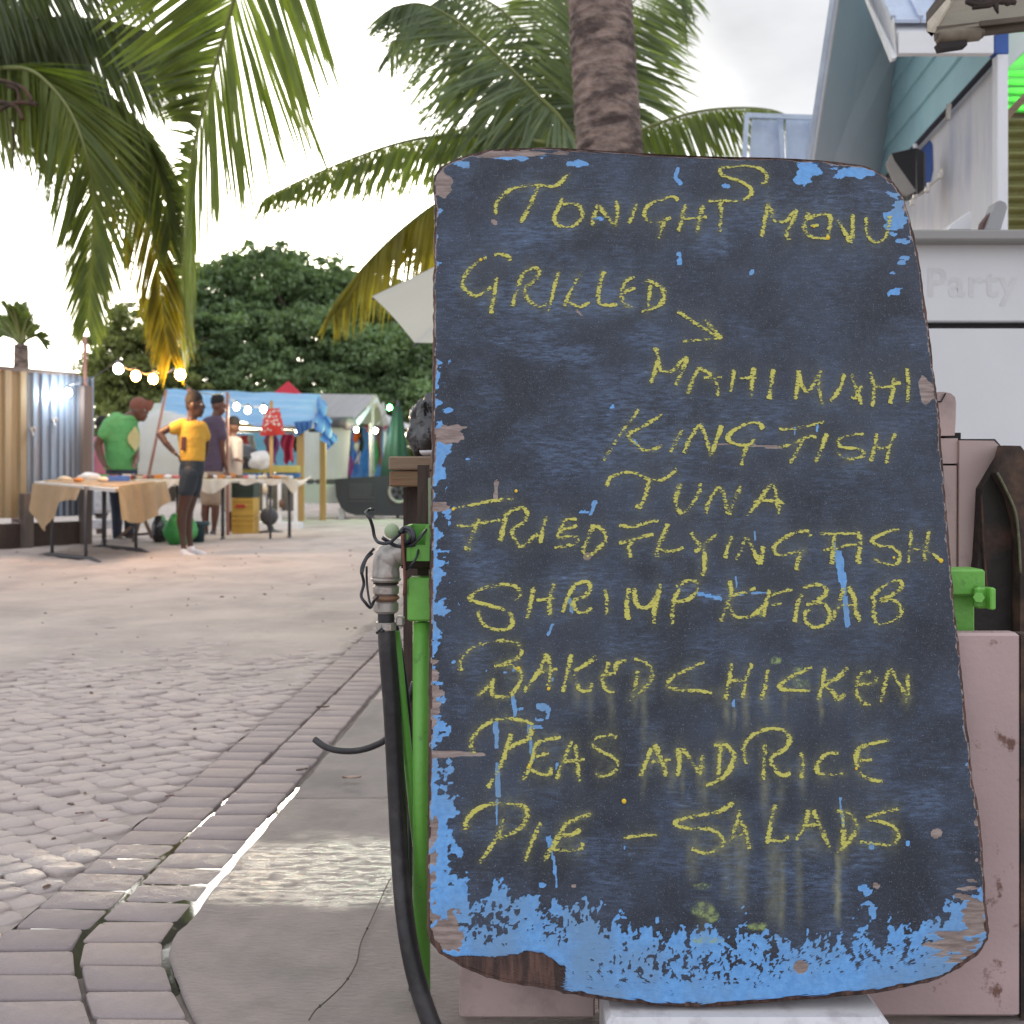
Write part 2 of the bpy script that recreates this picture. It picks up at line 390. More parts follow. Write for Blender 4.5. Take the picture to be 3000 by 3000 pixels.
# fallen leaves, twig, pebbles
m_leaf = M('dry_leaf', (.16, .05, .04), .6, .3, 40, .2, 80); m_leaf2 = M('pale_leaf', (.42, .30, .24), .6, .25, 40, .2, 80); m_leaf3 = M('brown_leaf', (.11, .07, .045), .7, .3, 40, .2, 80)
def leaf(px, py, L, a, m, lab, h=.006):
    p = at(px, py, gy(py)); mb = MB(); c, s_ = math.cos(a), math.sin(a)
    def f(u, v):
        t = u-.5; w = .5*L*.42*math.sin(math.pi*min(max(u, .02), .98))**.8*(v-.5)*2; x = t*L
        return (p.x+x*c-w*s_, p.y+x*s_+w*c, h+.004+L*.10*abs(v-.5)*2+L*.2*t*t+.002*nz(u*4, v*4, px))
    mb.sheet(f, 6, 4); o = mb.build('fallen_leaf', m, None, True, off=(p.x, p.y, 0)); return tag(o, lab, 'leaf', 'fallen leaves on the paving')
m_deb = M('debris', (.13, .08, .06), .8, .4, 60, .2, 80)
mb = MB(); rd = random.Random(8)
for i in range(120):
    y = rd.uniform(1.6, 12)**1.0; x = rd.uniform(-.5*y, bend(min(y, 8))-.02 if y < 8 else .0); s_ = rd.uniform(.002, .007)*(1+y*.12)
    mb.box((x, y, max(0., sand_z(x, y))+s_*.3), (s_*rd.uniform(1, 2.6), s_, s_*.5), Matrix.Rotation(rd.uniform(0, 3), 3, 'Z'), taper=.6)
o = mb.build('ground_litter', m_deb, None, off=(0, 0, 0)); tag(o, 'scattered bits of dry leaf and litter on the lane', None, None, 'stuff')
leaf(1030, 2292, .05, .1, m_leaf2, 'pale pinkish dry leaf on the dark concrete beside the hose loop')
leaf(885, 2268, .034, .6, m_leaf3, 'curled brown leaf lying in the joint at the end of the bright puddle line')
leaf(946, 2082, .045, .2, m_leaf3, 'small brown leaf on the far middle joint of the brick border')
leaf(497, 2345, .022, .5, m_leaf, 'dark red leaf scrap on the lane touching the brick border')
leaf(233, 2396, .02, .2, m_leaf, 'dark red scrap on the stones, left of the other two red scraps')
leaf(305, 2418, .02, .9, m_leaf, 'dark red curled scrap between the other two on the stones')
leaf(725, 2150, .02, .9, m_leaf3, 'small reddish brown leaf on the stones beside the middle of the border')
m_twig = M('twig', (.07, .055, .04), .8, .2, 40, 0)
tw = [(1165, 2545), (1130, 2610), (1090, 2700), (1058, 2770), (1045, 2830), (1010, 2890), (960, 2940), (925, 2970), (905, 3000)]
mb = MB(); pts = catmull([at(a, b, gy(b))+Vector((0, 0, .006)) for a, b in tw], 5); mb.tube(pts, .0011, 5)
for q in (12, 24, 33): mb.ball(pts[q], .0025, 5, 4)
o = mb.build('twig', m_twig, None, True, off=tuple(pts[20])); tag(o, 'long thin dry vine stem curving over the grey concrete', 'twig')
# ------------------------------------------------------------------ menu board (leans back against the mauve cabinet)
P0 = at(1500, 2948, 1.40); P1 = at(1500, 440, 1.63)
Bu = Vector((1, 0, 0)); Bv = (P1-P0).normalized(); Bn = Bu.cross(Bv).normalized()      # Bn points to the camera (-Y)
if Bn.y > 0: Bn = -Bn
def on_board(px, py):
    d = Vector(((px-1500)/F, 1, (1400-py)/F)); o = Vector((0, 0, CAMH)); t = (P0-o).dot(Bn)/d.dot(Bn); return o+d*t
def uv_of(px, py):
    q = on_board(px, py)-P0; return (q.dot(Bu), q.dot(Bv))
OUT = [(1272,600),(1270,540),(1280,500),(1315,475),(1375,452),(1440,436),(1520,433),(1600,432),(1750,438),(1900,448),(2100,456),(2300,462),(2450,472),(2540,488),(2600,518),(2640,562),(2664,630),(2690,740),(2718,930),(2738,1090),(2750,1180),(2756,1260),(2775,1500),(2795,1750),(2812,1900),(2830,2078),(2854,2290),(2875,2414),(2890,2647),(2898,2735),(2885,2775),(2849,2810),(2790,2850),(2725,2877),(2569,2911),(2440,2922),(2310,2932),(2100,2950),(1923,2947),(1747,2927),(1612,2900),(1457,2873),(1400,2855),(1343,2828),(1285,2790),(1255,2735),(1252,2600),(1256,2300),(1259,1900),(1262,1600),(1266,1300),(1270,1000),(1272,700),(1272,600)]
rnd = random.Random(3)
ol = catmull([Vector((*uv_of(a, b), 0)) for a, b in OUT], 10)
oxy = np.array([(p.x, p.y) for p in ol])
jit = np.array([(.0016*nz(p.x*60, p.y*60, 1)+.0012*nz(p.x*170, p.y*170, 5), .0016*nz(p.x*60, p.y*60, 9)+.0012*nz(p.x*170, p.y*170, 4)) for p in ol])
oxy = oxy+jit; oxy[-1] = oxy[0]
vmin, vmax = oxy[:, 1].min()+.0008, oxy[:, 1].max()-.0008
NV, NU = 500, 300
ce = (1-np.cos(np.linspace(0, np.pi, NV)))/2
vs_ = vmin+(vmax-vmin)*(.75*np.linspace(0, 1, NV)+.25*ce)
UU = np.zeros((NV, NU)); VV = np.zeros((NV, NU))
x1, y1 = oxy[:-1, 0], oxy[:-1, 1]; x2, y2 = oxy[1:, 0], oxy[1:, 1]
for j, v in enumerate(vs_):
    m_ = (y1-v)*(y2-v) <= 0; dy = np.where(np.abs(y2-y1) < 1e-9, 1e-9, y2-y1)
    xx = (x1+(v-y1)/dy*(x2-x1))[m_]; UU[j] = np.linspace(xx.min(), xx.max(), NU); VV[j] = v
# pixel position of each vertex (only used to place the worn patches that the real board has)
WX = P0.x+UU*Bu.x; WY = P0.y+VV*Bv.y; WZ = P0.z+VV*Bv.z
PX = 1500+WX/WY*F; PY = 1400-(WZ-CAMH)/WY*F
def vnoise(x, y, seed):
    r_ = np.random.RandomState(seed); T = r_.rand(256, 256)
    xi = np.floor(x).astype(int); yi = np.floor(y).astype(int); fx = x-xi; fy = y-yi; fx = fx*fx*(3-2*fx); fy = fy*fy*(3-2*fy)
    a = T[xi % 256, yi % 256]; b = T[(xi+1) % 256, yi % 256]; c = T[xi % 256, (yi+1) % 256]; d = T[(xi+1) % 256, (yi+1) % 256]
    return (a*(1-fx)+b*fx)*(1-fy)+(c*(1-fx)+d*fx)*fy
def fbm(x, y, s, seed, o=5, g=.55):
    r_ = 0; a = 1; t = 0
    for k in range(o): r_ = r_+a*vnoise(x/s*2**k+31*k, y/s*2**k+17*k, seed+k); t += a; a *= g
    return r_/t
# distance to outline
op = np.array([(1500+(P0.x+a)/(P0.y+b*Bv.y)*F, 1400-((P0.z+b*Bv.z)-CAMH)/(P0.y+b*Bv.y)*F) for a, b in oxy[::4]])
ED = np.full(PX.shape, 1e9)
for a, b in zip(op[:-1], op[1:]):
    ab = b-a; l2 = max(ab@ab, 1e-6); t = np.clip(((PX-a[0])*ab[0]+(PY-a[1])*ab[1])/l2, 0, 1)
    ED = np.minimum(ED, np.hypot(PX-a[0]-t*ab[0], PY-a[1]-t*ab[1]))
n1 = fbm(PX, PY, 90, 1); n2 = fbm(PX, PY, 28, 11); n3 = fbm(PX, PY*2.6, 40, 21); nv = fbm(PX, PY/5, 22, 31); nh = fbm(PX/5, PY, 16, 41)
def sm(a, b, x): t = np.clip((x-a)/(b-a), 0, 1); return t*t*(3-2*t)
def seg(ax, ay, bx, by):
    ab = (bx-ax, by-ay); l2 = ab[0]**2+ab[1]**2+1e-6; t = np.clip(((PX-ax)*ab[0]+(PY-ay)*ab[1])/l2, 0, 1); return np.hypot(PX-ax-t*ab[0], PY-ay-t*ab[1])
def ell(cx, cy, rx, ry, soft=.5): e = 1.3-np.hypot((PX-cx)/rx, (PY-cy)/ry); return np.where(e <= 0, -2., np.clip(e, 0, 1))
# --- chipped black paint showing the blue coat
BL = np.zeros(PX.shape)
# left strip
lw = np.interp(PY, [450, 650, 1000, 1300, 1500, 1800, 2000, 2200, 2350, 2500, 2650], [6, 10, 18, 50, 38, 42, 26, 40, 70, 80, 95])
BL = np.maximum(BL, sm(-.25, .35, (lw-(PX-1255))/70+(n2-.5)*2.0+(n3-.5)*1.3))
# bottom field
by = np.interp(PX, [1255, 1340, 1450, 1560, 1700, 1830, 1950, 2080, 2200, 2330, 2450, 2560, 2660, 2760, 2830, 2900], [2580, 2620, 2625, 2640, 2665, 2715, 2750, 2745, 2735, 2775, 2745, 2730, 2745, 2690, 2600, 2560])
n5 = fbm(PX, PY*.8, 9, 61, 3); BL = np.maximum(BL, sm(-.3, .3, (PY-by)/75+(n2-.5)*2.0+(nv-.5)*1.9+(n5-.5)*1.7))
BL *= 1-.85*sm(.0, .5, ell(1440, 2700, 110, 60)+(n5-.5)*3.0-.55)
BL *= 1-.85*sm(.0, .5, ell(1640, 2720, 60, 50)+(n5-.5)*3.0-.75)
BL *= 1-.8*sm(.0, .5, ell(2000, 2830, 420, 70)+(n5-.5)*3.2-.85)
BL *= 1-.8*sm(.0, .5, ell(2560, 2790, 240, 70)+(n5-.5)*3.2-.85)
# top right corner and right edge
BL = np.maximum(BL, sm(-.1, .25, ell(2370, 500, 34, 42)+(n2-.5)*1.6+(n3-.5)*.8-.4))
BL = np.maximum(BL, sm(-.1, .25, ell(2340, 528, 22, 14)+(n2-.5)*.9-.4))
BL = np.maximum(BL, sm(-.1, .25, ell(2520, 505, 70, 22)+(n2-.5)*1.6+(n3-.5)*1.4-.45))
BL = np.maximum(BL, sm(-.1, .25, ell(2622, 640, 34, 80)+(n3-.5)*2.6-.55))
BL = np.maximum(BL, sm(-.1, .25, ell(2650, 720, 24, 60)+(n3-.5)*2.6-.65))
BL = np.maximum(BL, sm(0, .3, (14-ED)/22+(n2-.5)*2.2-.35)*(PX > 2000)*.95)
for a in ((1345,480,40,16),(1500,460,120,14),(1700,478,60,12),(2125,545,28,9),(1755,640,26,8),(1990,760,12,22),(2200,800,9,14),(2620,800,14,9),(2625,850,30,18),(1740,1485,12,16),(1720,1500,22,6),(1370,1345,12,8),(1455,1425,5,4),(1480,1972,6,6),(1425,1966,5,5),(1505,1965,7,10),(1620,1990,9,12),(1590,1985,7,7),(1535,2080,22,14),(1590,2070,20,16),(1575,2105,22,12),(1560,2130,30,9),(1605,2085,10,30),(2555,2478,10,14),(1830,2485,7,7),(1590,2590,20,12),(2540,2625,26,40),(2560,2680,18,46),(1790,1190,16,14),(1460,1250,9,4),(2660,2470,8,10),(2150,2060,9,14)):
    BL = np.maximum(BL, sm(0, .3, ell(*a)+(n2-.5)*1.5+(n3-.5)*1.4-.6))
for a in ((2455,1622,2470,1700,12),(2470,1700,2474,1735,7),(2476,1750,2482,1830,8),(2130,1745,2250,1735,2),(2045,1738,2112,1755,5),(1985,495,1978,520,6),(1978,520,1992,536,6),(1453,2120,1455,2185,7),(1456,2240,1460,2330,6),(1456,2345,1455,2415,4),(1548,2125,1562,2225,5),(1632,2235,1628,2255,4),(1503,2035,1508,2095,5),(1612,2450,1632,2600,4),(1605,2455,1610,2480,5),(1450,2580,1452,2630,6),(2205,790,2206,800,4),(1618,1830,1606,1860,5),(1668,1752,1676,1790,5),(1745,1470,1732,1505,5),(2462,2340,2470,2420,4),(2155,1690,2160,1720,3),(2448,1560,2449,1640,2),(1858,1288,1866,1300,5),(2330,1250,2330,1275,2),(2395,1240,2395,1262,3),(2212,1560,2212,1580,3)):
    BL = np.maximum(BL, sm(-.3, .3, (a[4]-seg(*a[:4]))/5+(n2-.5)*1.2))
# --- rubbed thin paint (blue showing faintly through)
SC = np.zeros(PX.shape)
for a in ((1640,880,240,62,.9),(1560,680,150,50,.7),(1640,1035,130,30,.8),(1530,980,150,60,.45),(1820,1190,200,90,.45),(1900,1290,260,60,.55),(1720,1320,200,110,.4),(1420,1650,90,70,.4),(1730,1700,130,60,.5),(1900,990,80,40,.6),(1600,870,60,40,.8),(1400,1950,40,90,.3),(2080,1740,60,26,.6),(2230,1200,200,60,.25),(2000,1730,120,30,.6),(1850,1120,160,50,.4),(2330,2480,120,60,.35),(1750,2480,110,50,.5),(2480,1380,160,90,.2),(2100,700,60,60,.25),(2560,2420,60,160,.35),(2700,2350,120,60,.4),(2280,2560,260,90,.3),(1330,800,60,180,.25),(2300,620,300,60,.3),(2600,1700,90,260,.18),(1650,560,260,60,.22),(2420,600,120,50,.45),(2560,600,70,60,.45)):
    SC = np.maximum(SC, np.clip(1.25-np.hypot((PX-a[0])/a[2], (PY-a[1])/a[3]), 0, 1)*a[4]*1.3)
SC = np.clip(SC*(.5+1.5*n3)+.55*sm(.42, .72, n1)*(.4+.8*nh)+.25*sm(.5, .7, fbm(PX, PY, 200, 91)), 0, 1)
for a in ((2120,1748,2190,1753),(1700,1300,1880,1312),(2000,1345,2170,1375),(1900,1300,1980,1306),(2550,2215,2860,2240),(2540,2226,2800,2250),(1780,1850,1890,1930),(2330,1690,2370,1720),(2690,1990,2830,2040),(1830,2240,1990,2245),(2690,2620,2740,2700),(2720,2540,2840,2560)):
    SC = np.maximum(SC, np.clip(1.2-seg(*a)/3.5, 0, 1)*(.4+.8*n2))
# --- bare wood
WD = sm(-.2, .3, (9-ED)/12+(n2-.5)*1.4)
WD = np.maximum(WD, sm(0, .3, ell(1315, 1272, 85, 38)+(nh-.5)*1.6-.42))
WD = np.maximum(WD, sm(0, .3, ell(1290, 1485, 45, 18)+(nh-.5)*1.2-.4))
WD = np.maximum(WD, sm(0, .3, ell(1330, 2210, 130, 13)+(nh-.5)*.9-.4))
WD = np.maximum(WD, sm(0, .3, ell(1268, 2500, 18, 170)+(n2-.5)*2.2-.6))
WD = np.maximum(WD, sm(0, .3, ell(1305, 2730, 70, 70)+(n2-.5)*1.4-.45))
WD = np.maximum(WD, sm(0, .3, ell(1262, 1150, 18, 260)+(n2-.5)*1.6-.55))
WD = np.maximum(WD, sm(0, .3, ell(1262, 2040, 40, 130)+(nh-.5)*1.8-.55))
WD = np.maximum(WD, sm(0, .3, ell(2850, 2690, 50, 130)+(nh-.5)*2.2-.6))
WD = np.maximum(WD, sm(0, .3, ell(2790, 2780, 90, 60)+(nh-.5)*1.9-.45))
WD = np.maximum(WD, sm(0, .3, ell(2712, 1140, 26, 50)+(n2-.5)*.8-.35))
WD = np.maximum(WD, sm(0, .3, ell(2665, 590, 40, 70)+(n2-.5)*1.2-.45))
WD = np.maximum(WD, sm(0, .3, ell(1500, 450, 230, 14)+(nh-.5)*1.7-.45))
WD = np.maximum(WD, sm(0, .3, ell(1290, 545, 34, 60)+(n2-.5)*1.2-.35))
WD = np.maximum(WD, sm(0, .3, ell(2870, 2300, 22, 300)+(n2-.5)*1.7-.6))
for a in ((2180,1302,2290,1312,5),(2100,1300,2180,1303,2),(1455,1410,1452,1465,7),(1690,908,1705,925,4),(1445,648,1450,652,8),(1720,1630,1722,1628,12),(2345,2833,2350,2834,20),(1680,2595,1682,2596,7),(2748,2440,2740,2442,14),(2565,2592,2570,2596,9)):
    WD = np.maximum(WD, sm(-.2, .4, (a[4]-seg(*a[:4]))/4+(n2-.5)*1.1)*.9)
RIM = sm(-.2, .3, (7-ED)/9+(n2-.5)*1.7)
# dark split wood, bottom left
DW = sm(-.15, .2, np.minimum(np.minimum((PX-1330)/60, (1655-PX)/20), (PY-np.interp(PX, [1340, 1500, 1540, 1600, 1640], [2802, 2800, 2786, 2795, 2830]))/14)+(nv-.5)*1.2)
DW = np.maximum(DW, sm(0, .3, (13-ED)/11+(n2-.5)*1.9)*(PY > 2700)); DW = np.maximum(DW, .9*sm(0, .3, (7-ED)/7+(n2-.5)*2.0))
# yellow chalk washed down in runs
SMR = np.zeros(PX.shape)
for x, a, b, w, s in ((1690,2010,2090,16,.35),(1730,2020,2130,12,.3),(1790,2020,2140,14,.35),(1860,2030,2120,10,.3),(1885,2000,2200,12,.35),(2110,2020,2080,26,.3),(2130,2060,2140,12,.75),(2150,2080,2145,7,.8),(2185,2030,2150,12,.45),(2245,2030,2110,14,.4),(2300,2040,2110,10,.35),(2405,2030,2130,9,.5),(2460,2040,2080,14,.45),(1885,2270,2360,10,.25),(1970,2260,2330,14,.5),(2000,2270,2340,8,.4),(2060,2240,2370,18,.4),(2065,2280,2380,9,.5),(2240,2280,2400,16,.4),(2350,2260,2340,14,.4),(2290,2280,2380,14,.25),(2420,2270,2320,26,.2),(2030,2460,2600,24,.35),(2020,2470,2560,14,.4),(2170,2460,2680,26,.45),(2130,2470,2650,20,.3),(2270,2480,2720,30,.4),(2290,2500,2740,14,.5),(2340,2480,2720,14,.35),(2380,2460,2520,40,.35),(2455,2500,2720,11,.95),(2470,2490,2540,14,.7),(2450,2580,2640,14,.6),(2060,2640,2800,26,.25),(2240,2300,2420,10,.3)):
    wob = (fbm(PY, PX*0+x, 40, 77)-.5)*14
    SMR = np.maximum(SMR, np.clip(1.2-np.abs(PX-x-wob)/w, 0, 1)*sm(a-25, a+15, PY)*(1-sm(b-60, b+15, PY))*s*(.55+.9*nv))
GC = np.zeros(PX.shape)      # greenish chalk smudges near the bottom
for a in ((2060,2595,36,11),(2060,2665,40,26),(2085,2685,22,20),(2215,2715,46,14),(2070,2755,60,9),(2335,1975,0.1,0.1),(2230,1800,12,9),(2270,1935,22,14),(2340,1965,20,12),(2350,2000,30,16)):
    GC = np.maximum(GC, sm(0, .35, ell(*a)+(n2-.5)*1.0-.35))
verts = np.stack([P0.x+UU*Bu.x, P0.y+VV*Bv.y, P0.z+VV*Bv.z], -1)
rel = (-.0007*np.clip(WD, 0, 1)-.0004*BL)[..., None]*np.array([Bn.x, Bn.y, Bn.z])
verts = verts+rel-.004*DW[..., None]*sm(0, 1, nv)[..., None]*np.array([Bn.x, Bn.y, Bn.z])*.5
verts = verts.reshape(-1, 3)
board = thing('menu_board', 'blue painted wooden board with yellow chalk menu, leaning on the mauve metal panel', 'chalkboard', (P0.x+.4, P0.y, P0.z))
idx = np.arange(NV*NU).reshape(NV, NU)
fc = np.stack([idx[:-1, :-1], idx[:-1, 1:], idx[1:, 1:], idx[1:, :-1]], -1).reshape(-1, 4)
rim = list(idx[0, :])+list(idx[1:, -1])+list(idx[-1, -2::-1])+list(idx[-2:0:-1, 0])
V = [tuple(v) for v in verts]; Q = [tuple(int(i) for i in f) for f in fc]
nb = len(V); TH = .017; ns = 4
# ---- chalk lettering, traced by hand
fr = {'A': (1250, 400, .43996), 'B': (2000, 400, .43996), 'C': (1250, 1200, .43996), 'D': (2000, 1200, .43996), 'E': (1250, 2000, .51766), 'F': (2000, 2000, .51760)}
W = {}
def w(word, f, *strokes):
    ox, oy, s = fr[f]; W.setdefault(word, [])
    for st in strokes: W[word].append([(ox+st[i]*s, oy+st[i+1]*s) for i in range(0, len(st), 2)])
w('TONIGHT', 'A', [462,525,460,460,500,400,560,355,640,335,740,325,840,335,890,310,925,270,955,250], [738,335,710,410,680,480,625,575],
  [905,410,880,470,850,530,860,580,920,605,990,590,1035,530,1020,470,960,448,905,455], [1100,595,1115,530,1140,455], [1140,455,1180,510,1255,600], [1255,600,1270,510,1262,430], [1400,450,1375,520,1345,580],
  [1672,430,1640,402,1570,420,1490,450,1450,500,1465,560,1530,580,1625,540], [1585,550,1565,610,1545,680], [1725,455,1700,550,1680,635], [1840,460,1820,540,1800,640], [1690,550,1780,548,1865,538])
w('TONIGHT', 'B', [165,435,260,430,380,435], [250,440,255,530,245,640])
w('S', 'B', [520,318,552,305,560,262,530,225,490,208,400,195,320,205,258,212,250,245,290,270,380,300,440,335,460,365,440,400,400,428])
w('MENU', 'B', [570,445,555,520,525,670], [570,445,590,500,610,560,680,570,730,520,760,490], [760,490,725,580,690,640,710,690], [840,510,815,560,810,620,840,660,900,680,960,680], [965,680,975,610,985,545,950,520,880,530,820,555], [850,600,905,592],
  [1030,560,1060,610,1120,715], [1120,715,1130,620,1128,520], [1225,540,1220,600,1235,670,1290,705,1350,670,1370,600,1380,530])
w('GRILLED', 'A', [555,830,540,800,490,785,450,790], [400,808,360,820,300,870,255,930,240,990,270,1035,330,1060,390,1030,430,1005], [465,940,455,1020,440,1100,430,1180], [640,915,610,1000,570,1130], [640,915,700,880,745,885,735,940,680,990,650,1015,660,1060,700,1110,760,1135,800,1115],
  [880,905,850,1000,810,1165], [1030,905,985,980,950,1050,915,1130], [915,1095,960,1110,1020,1135,1085,1105], [1180,900,1155,980,1145,1100,1200,1125,1270,1120], [1385,940,1330,960,1300,1020,1300,1090,1340,1130,1400,1135], [1310,1040,1360,1020,1390,1010],
  [1490,990,1480,1080,1470,1150], [1450,960,1510,975,1570,1020,1580,1080,1540,1130,1430,1170])
w('arrow', 'A', [1670,1165,1760,1225,1850,1285]); w('arrow', 'B', [60,1230,130,1270,190,1310,265,1340], [150,1215,190,1270,240,1325], [265,1340,150,1352,0,1365])
w('MAHI', 'A', [1520,1405,1540,1470,1520,1560,1490,1645], [1540,1470,1560,1555,1640,1560,1690,1500,1735,1470], [1735,1470,1700,1560,1655,1655])
w('MAHI', 'B', [110,1540,70,1610,35,1715], [110,1540,190,1590,225,1650,235,1730], [140,1608,260,1605], [340,1550,335,1620,315,1700], [475,1540,460,1640,455,1745], [375,1612,490,1605], [600,1550,590,1640,575,1750])
w('MAHI2', 'B', [770,1560,765,1650,745,1750], [770,1560,790,1650,830,1700,880,1640,915,1560], [915,1560,905,1660,930,1790], [1075,1580,1050,1670,985,1765], [1125,1580,1150,1670,1190,1785], [1120,1735,1150,1740,1190,1660], [1250,1570,1270,1680,1260,1800], [1410,1600,1400,1680,1380,1780], [1280,1665,1360,1670,1450,1640], [1490,1540,1500,1650,1495,1770])
w('KING', 'C', [1410,0,1360,70,1280,180,1180,340], [1570,30,1450,110,1340,165,1380,220,1440,270,1500,270,1570,240], [1700,135,1660,210,1625,285])
w('KING', 'D', [5,290,50,190,110,95], [110,95,150,180,185,310], [260,105,230,190,190,300], [535,130,500,92,420,100,340,140,300,190,350,230,440,235,480,195], [430,240,400,310,390,375])
w('FISH', 'D', [640,130,740,130,850,105,940,80], [890,185,820,182,740,225,640,250], [800,200,770,260,715,360], [960,160,930,240,880,350], [1205,165,1110,170,1030,205,1060,250,1180,265,1195,310,1120,330,1060,320,1025,285], [1290,160,1280,240,1250,345], [1415,160,1380,240,1355,360], [1270,260,1380,255])
w('TUNA', 'C', [1195,510,1230,450,1320,420,1400,425,1470,465,1560,470,1630,430,1665,395], [1480,470,1460,560,1420,650,1395,635], [1690,495,1665,560,1660,630,1700,690,1760,640,1810,560,1820,490])
w('TUNA', 'D', [150,690,175,610,235,525,270,560,310,700], [310,700,345,610,385,510], [430,710,500,620,590,500,620,580,650,700], [470,615,570,605,680,622])
w('FRIED', 'C', [175,660,300,635,430,610,580,590], [200,770,280,775,360,755,490,735], [350,730,320,800,285,880,265,920,290,940], [530,690,510,780,490,880], [530,700,580,670,640,655,670,700,650,750,580,790,570,830,600,880,630,915,700,860,740,830], [795,710,775,800,755,890],
  [1000,730,930,735,900,790,960,790,1000,770], [900,790,880,850,980,845,1005,870,970,900,850,920], [1110,780,1070,870,1045,940,1080,980], [1090,775,1150,785,1190,840,1170,900,1090,970])
w('FLYING', 'C', [1280,770,1370,780,1460,755,1545,740], [1280,890,1360,870,1430,850,1510,830], [1370,870,1345,920,1360,985], [1610,760,1580,830,1540,910,1530,980], [1540,920,1620,945,1710,920], [1760,820,1800,880,1840,920,1850,1000,1850,1070,1830,1105])
w('FLYING', 'D', [230,830,160,880,80,950], [330,845,300,910,280,990], [355,1000,390,930,420,860,460,920,515,1030], [515,1030,530,960,535,910], [850,845,830,810,750,820,670,860,610,910,620,960,680,970,760,945,825,935], [790,950,765,1010,755,1070])
w('FISH2', 'D', [910,825,1000,830,1090,825,1180,820], [1010,830,1000,930,995,1030], [935,935,1020,925,1110,900,1160,900], [1175,830,1185,900,1165,980,1175,1030], [1440,795,1350,820,1280,850,1260,880,1300,905,1390,915,1440,960,1435,1010,1400,1035,1320,1020,1270,990], [1525,805,1510,910,1500,1020], [1640,810,1620,910,1605,1010], [1510,935,1610,935,1680,975,1715,1005])
w('SHRIMP', 'C', [580,1270,625,1240,610,1195,550,1165,450,1175,360,1195,295,1245,300,1270,400,1300,500,1330,560,1365,570,1420,540,1460,460,1465,380,1430,350,1370,345,1340], [715,1180,690,1290,670,1395], [850,1160,820,1270,820,1370], [730,1270,860,1255],
  [985,1170,940,1250,905,1350], [985,1165,1060,1145,1090,1180,1060,1240,980,1270,980,1310,1010,1350,1060,1350,1100,1320], [1185,1200,1200,1280,1200,1365], [1350,1190,1330,1290,1340,1400], [1380,1190,1400,1300,1460,1320,1520,1270,1560,1160], [1550,1200,1520,1310,1515,1425], [1680,1190,1640,1300,1635,1430], [1660,1180,1740,1140,1810,1160,1790,1220,1730,1270,1650,1280])
w('KEBAB', 'D', [310,1140,320,1220,280,1330,250,1410], [485,1190,400,1220,310,1245], [300,1300,340,1370,410,1385,480,1360,540,1310], [575,1200,550,1310,540,1380], [590,1240,660,1210,730,1200], [590,1300,660,1290],
  [790,1230,760,1310,745,1415], [800,1190,880,1165,950,1190,940,1240,880,1280,820,1300], [820,1300,930,1290,975,1350,960,1420,880,1450,820,1410,815,1350,850,1335], [1070,1190,1040,1290,990,1400], [1100,1180,1140,1260,1150,1340,1180,1410], [1050,1305,1150,1300],
  [1250,1260,1330,1180,1430,1140,1455,1180,1400,1230,1320,1270,1400,1270,1450,1320,1440,1380,1380,1415,1290,1420,1270,1340,1275,1260])
w('BAKED', 'C', [225,1740,220,1690,260,1620,340,1570,440,1545,560,1540,620,1570,630,1620,590,1660,520,1690,450,1710], [450,1710,540,1700,610,1730,630,1790,590,1860,540,1910,450,1905,435,1840,450,1790], [410,1840,370,1880,335,1910],
  [800,1625,740,1750,650,1880], [810,1640,820,1760,810,1870], [740,1750,870,1730], [965,1630,940,1730,905,1880], [1130,1645,1040,1710,950,1750], [980,1760,1020,1860,1080,1870,1100,1820], [1210,1680,1190,1750,1165,1800,1200,1870,1250,1880], [1190,1770,1260,1750], [1250,1740,1270,1690,1330,1665],
  [1405,1740,1390,1830,1380,1900], [1380,1660,1450,1680,1500,1740,1480,1820,1400,1900,1345,1932])
w('CHICKEN', 'C', [1850,1680,1740,1730,1640,1780,1600,1840,1700,1870,1800,1870,1900,1890])
w('CHICKEN', 'D', [325,1690,310,1800,285,1930], [460,1690,420,1800,400,1920], [310,1800,410,1810], [565,1730,550,1830,520,1930], [860,1715,740,1770,650,1830,660,1860,760,1870,850,1870], [945,1720,930,1830,900,1932], [1100,1720,1020,1790,950,1830,1000,1880,1030,1930,1080,1890],
  [1250,1740,1180,1770,1155,1830,1160,1900,1200,1950,1250,1965], [1170,1830,1270,1820,1290,1780], [1320,1950,1345,1830,1380,1730,1440,1830,1500,1932], [1480,1950,1505,1890,1495,1830,1495,1760])
w('PEAS', 'E', [270,400,250,350,270,300,330,240,420,205,520,210,590,240,580,310,500,350,450,380], [480,290,450,380,420,470,345,595], [760,310,690,320,620,350,600,420,545,550], [620,420,690,395], [590,490,650,520,700,515,700,480],
  [820,330,780,430,735,545], [845,350,850,450,865,560], [770,450,895,432], [1075,310,1040,295,970,310,940,350,990,390,1050,420,1080,450,1060,500,1000,530,955,515])
w('AND', 'E', [1270,370,1240,450,1210,530], [1290,350,1330,440,1355,530], [1270,450,1380,435], [1425,370,1430,450,1420,530], [1430,370,1470,400,1550,520], [1560,410,1550,520])
w('AND', 'F', [215,350,205,440,200,520], [175,355,240,350,290,410,270,480,220,540,130,585])
w('RICE', 'F', [360,460,345,370,390,300,470,265,560,265,605,310,580,370,500,430,530,500,570,525,610,510], [465,350,460,450,455,550], [670,395,680,470,670,540], [880,400,820,400,760,460,770,510,850,520,930,510], [1170,325,1070,345,1000,370,980,430,1000,510,1060,545,1130,560], [1000,440,1070,435])
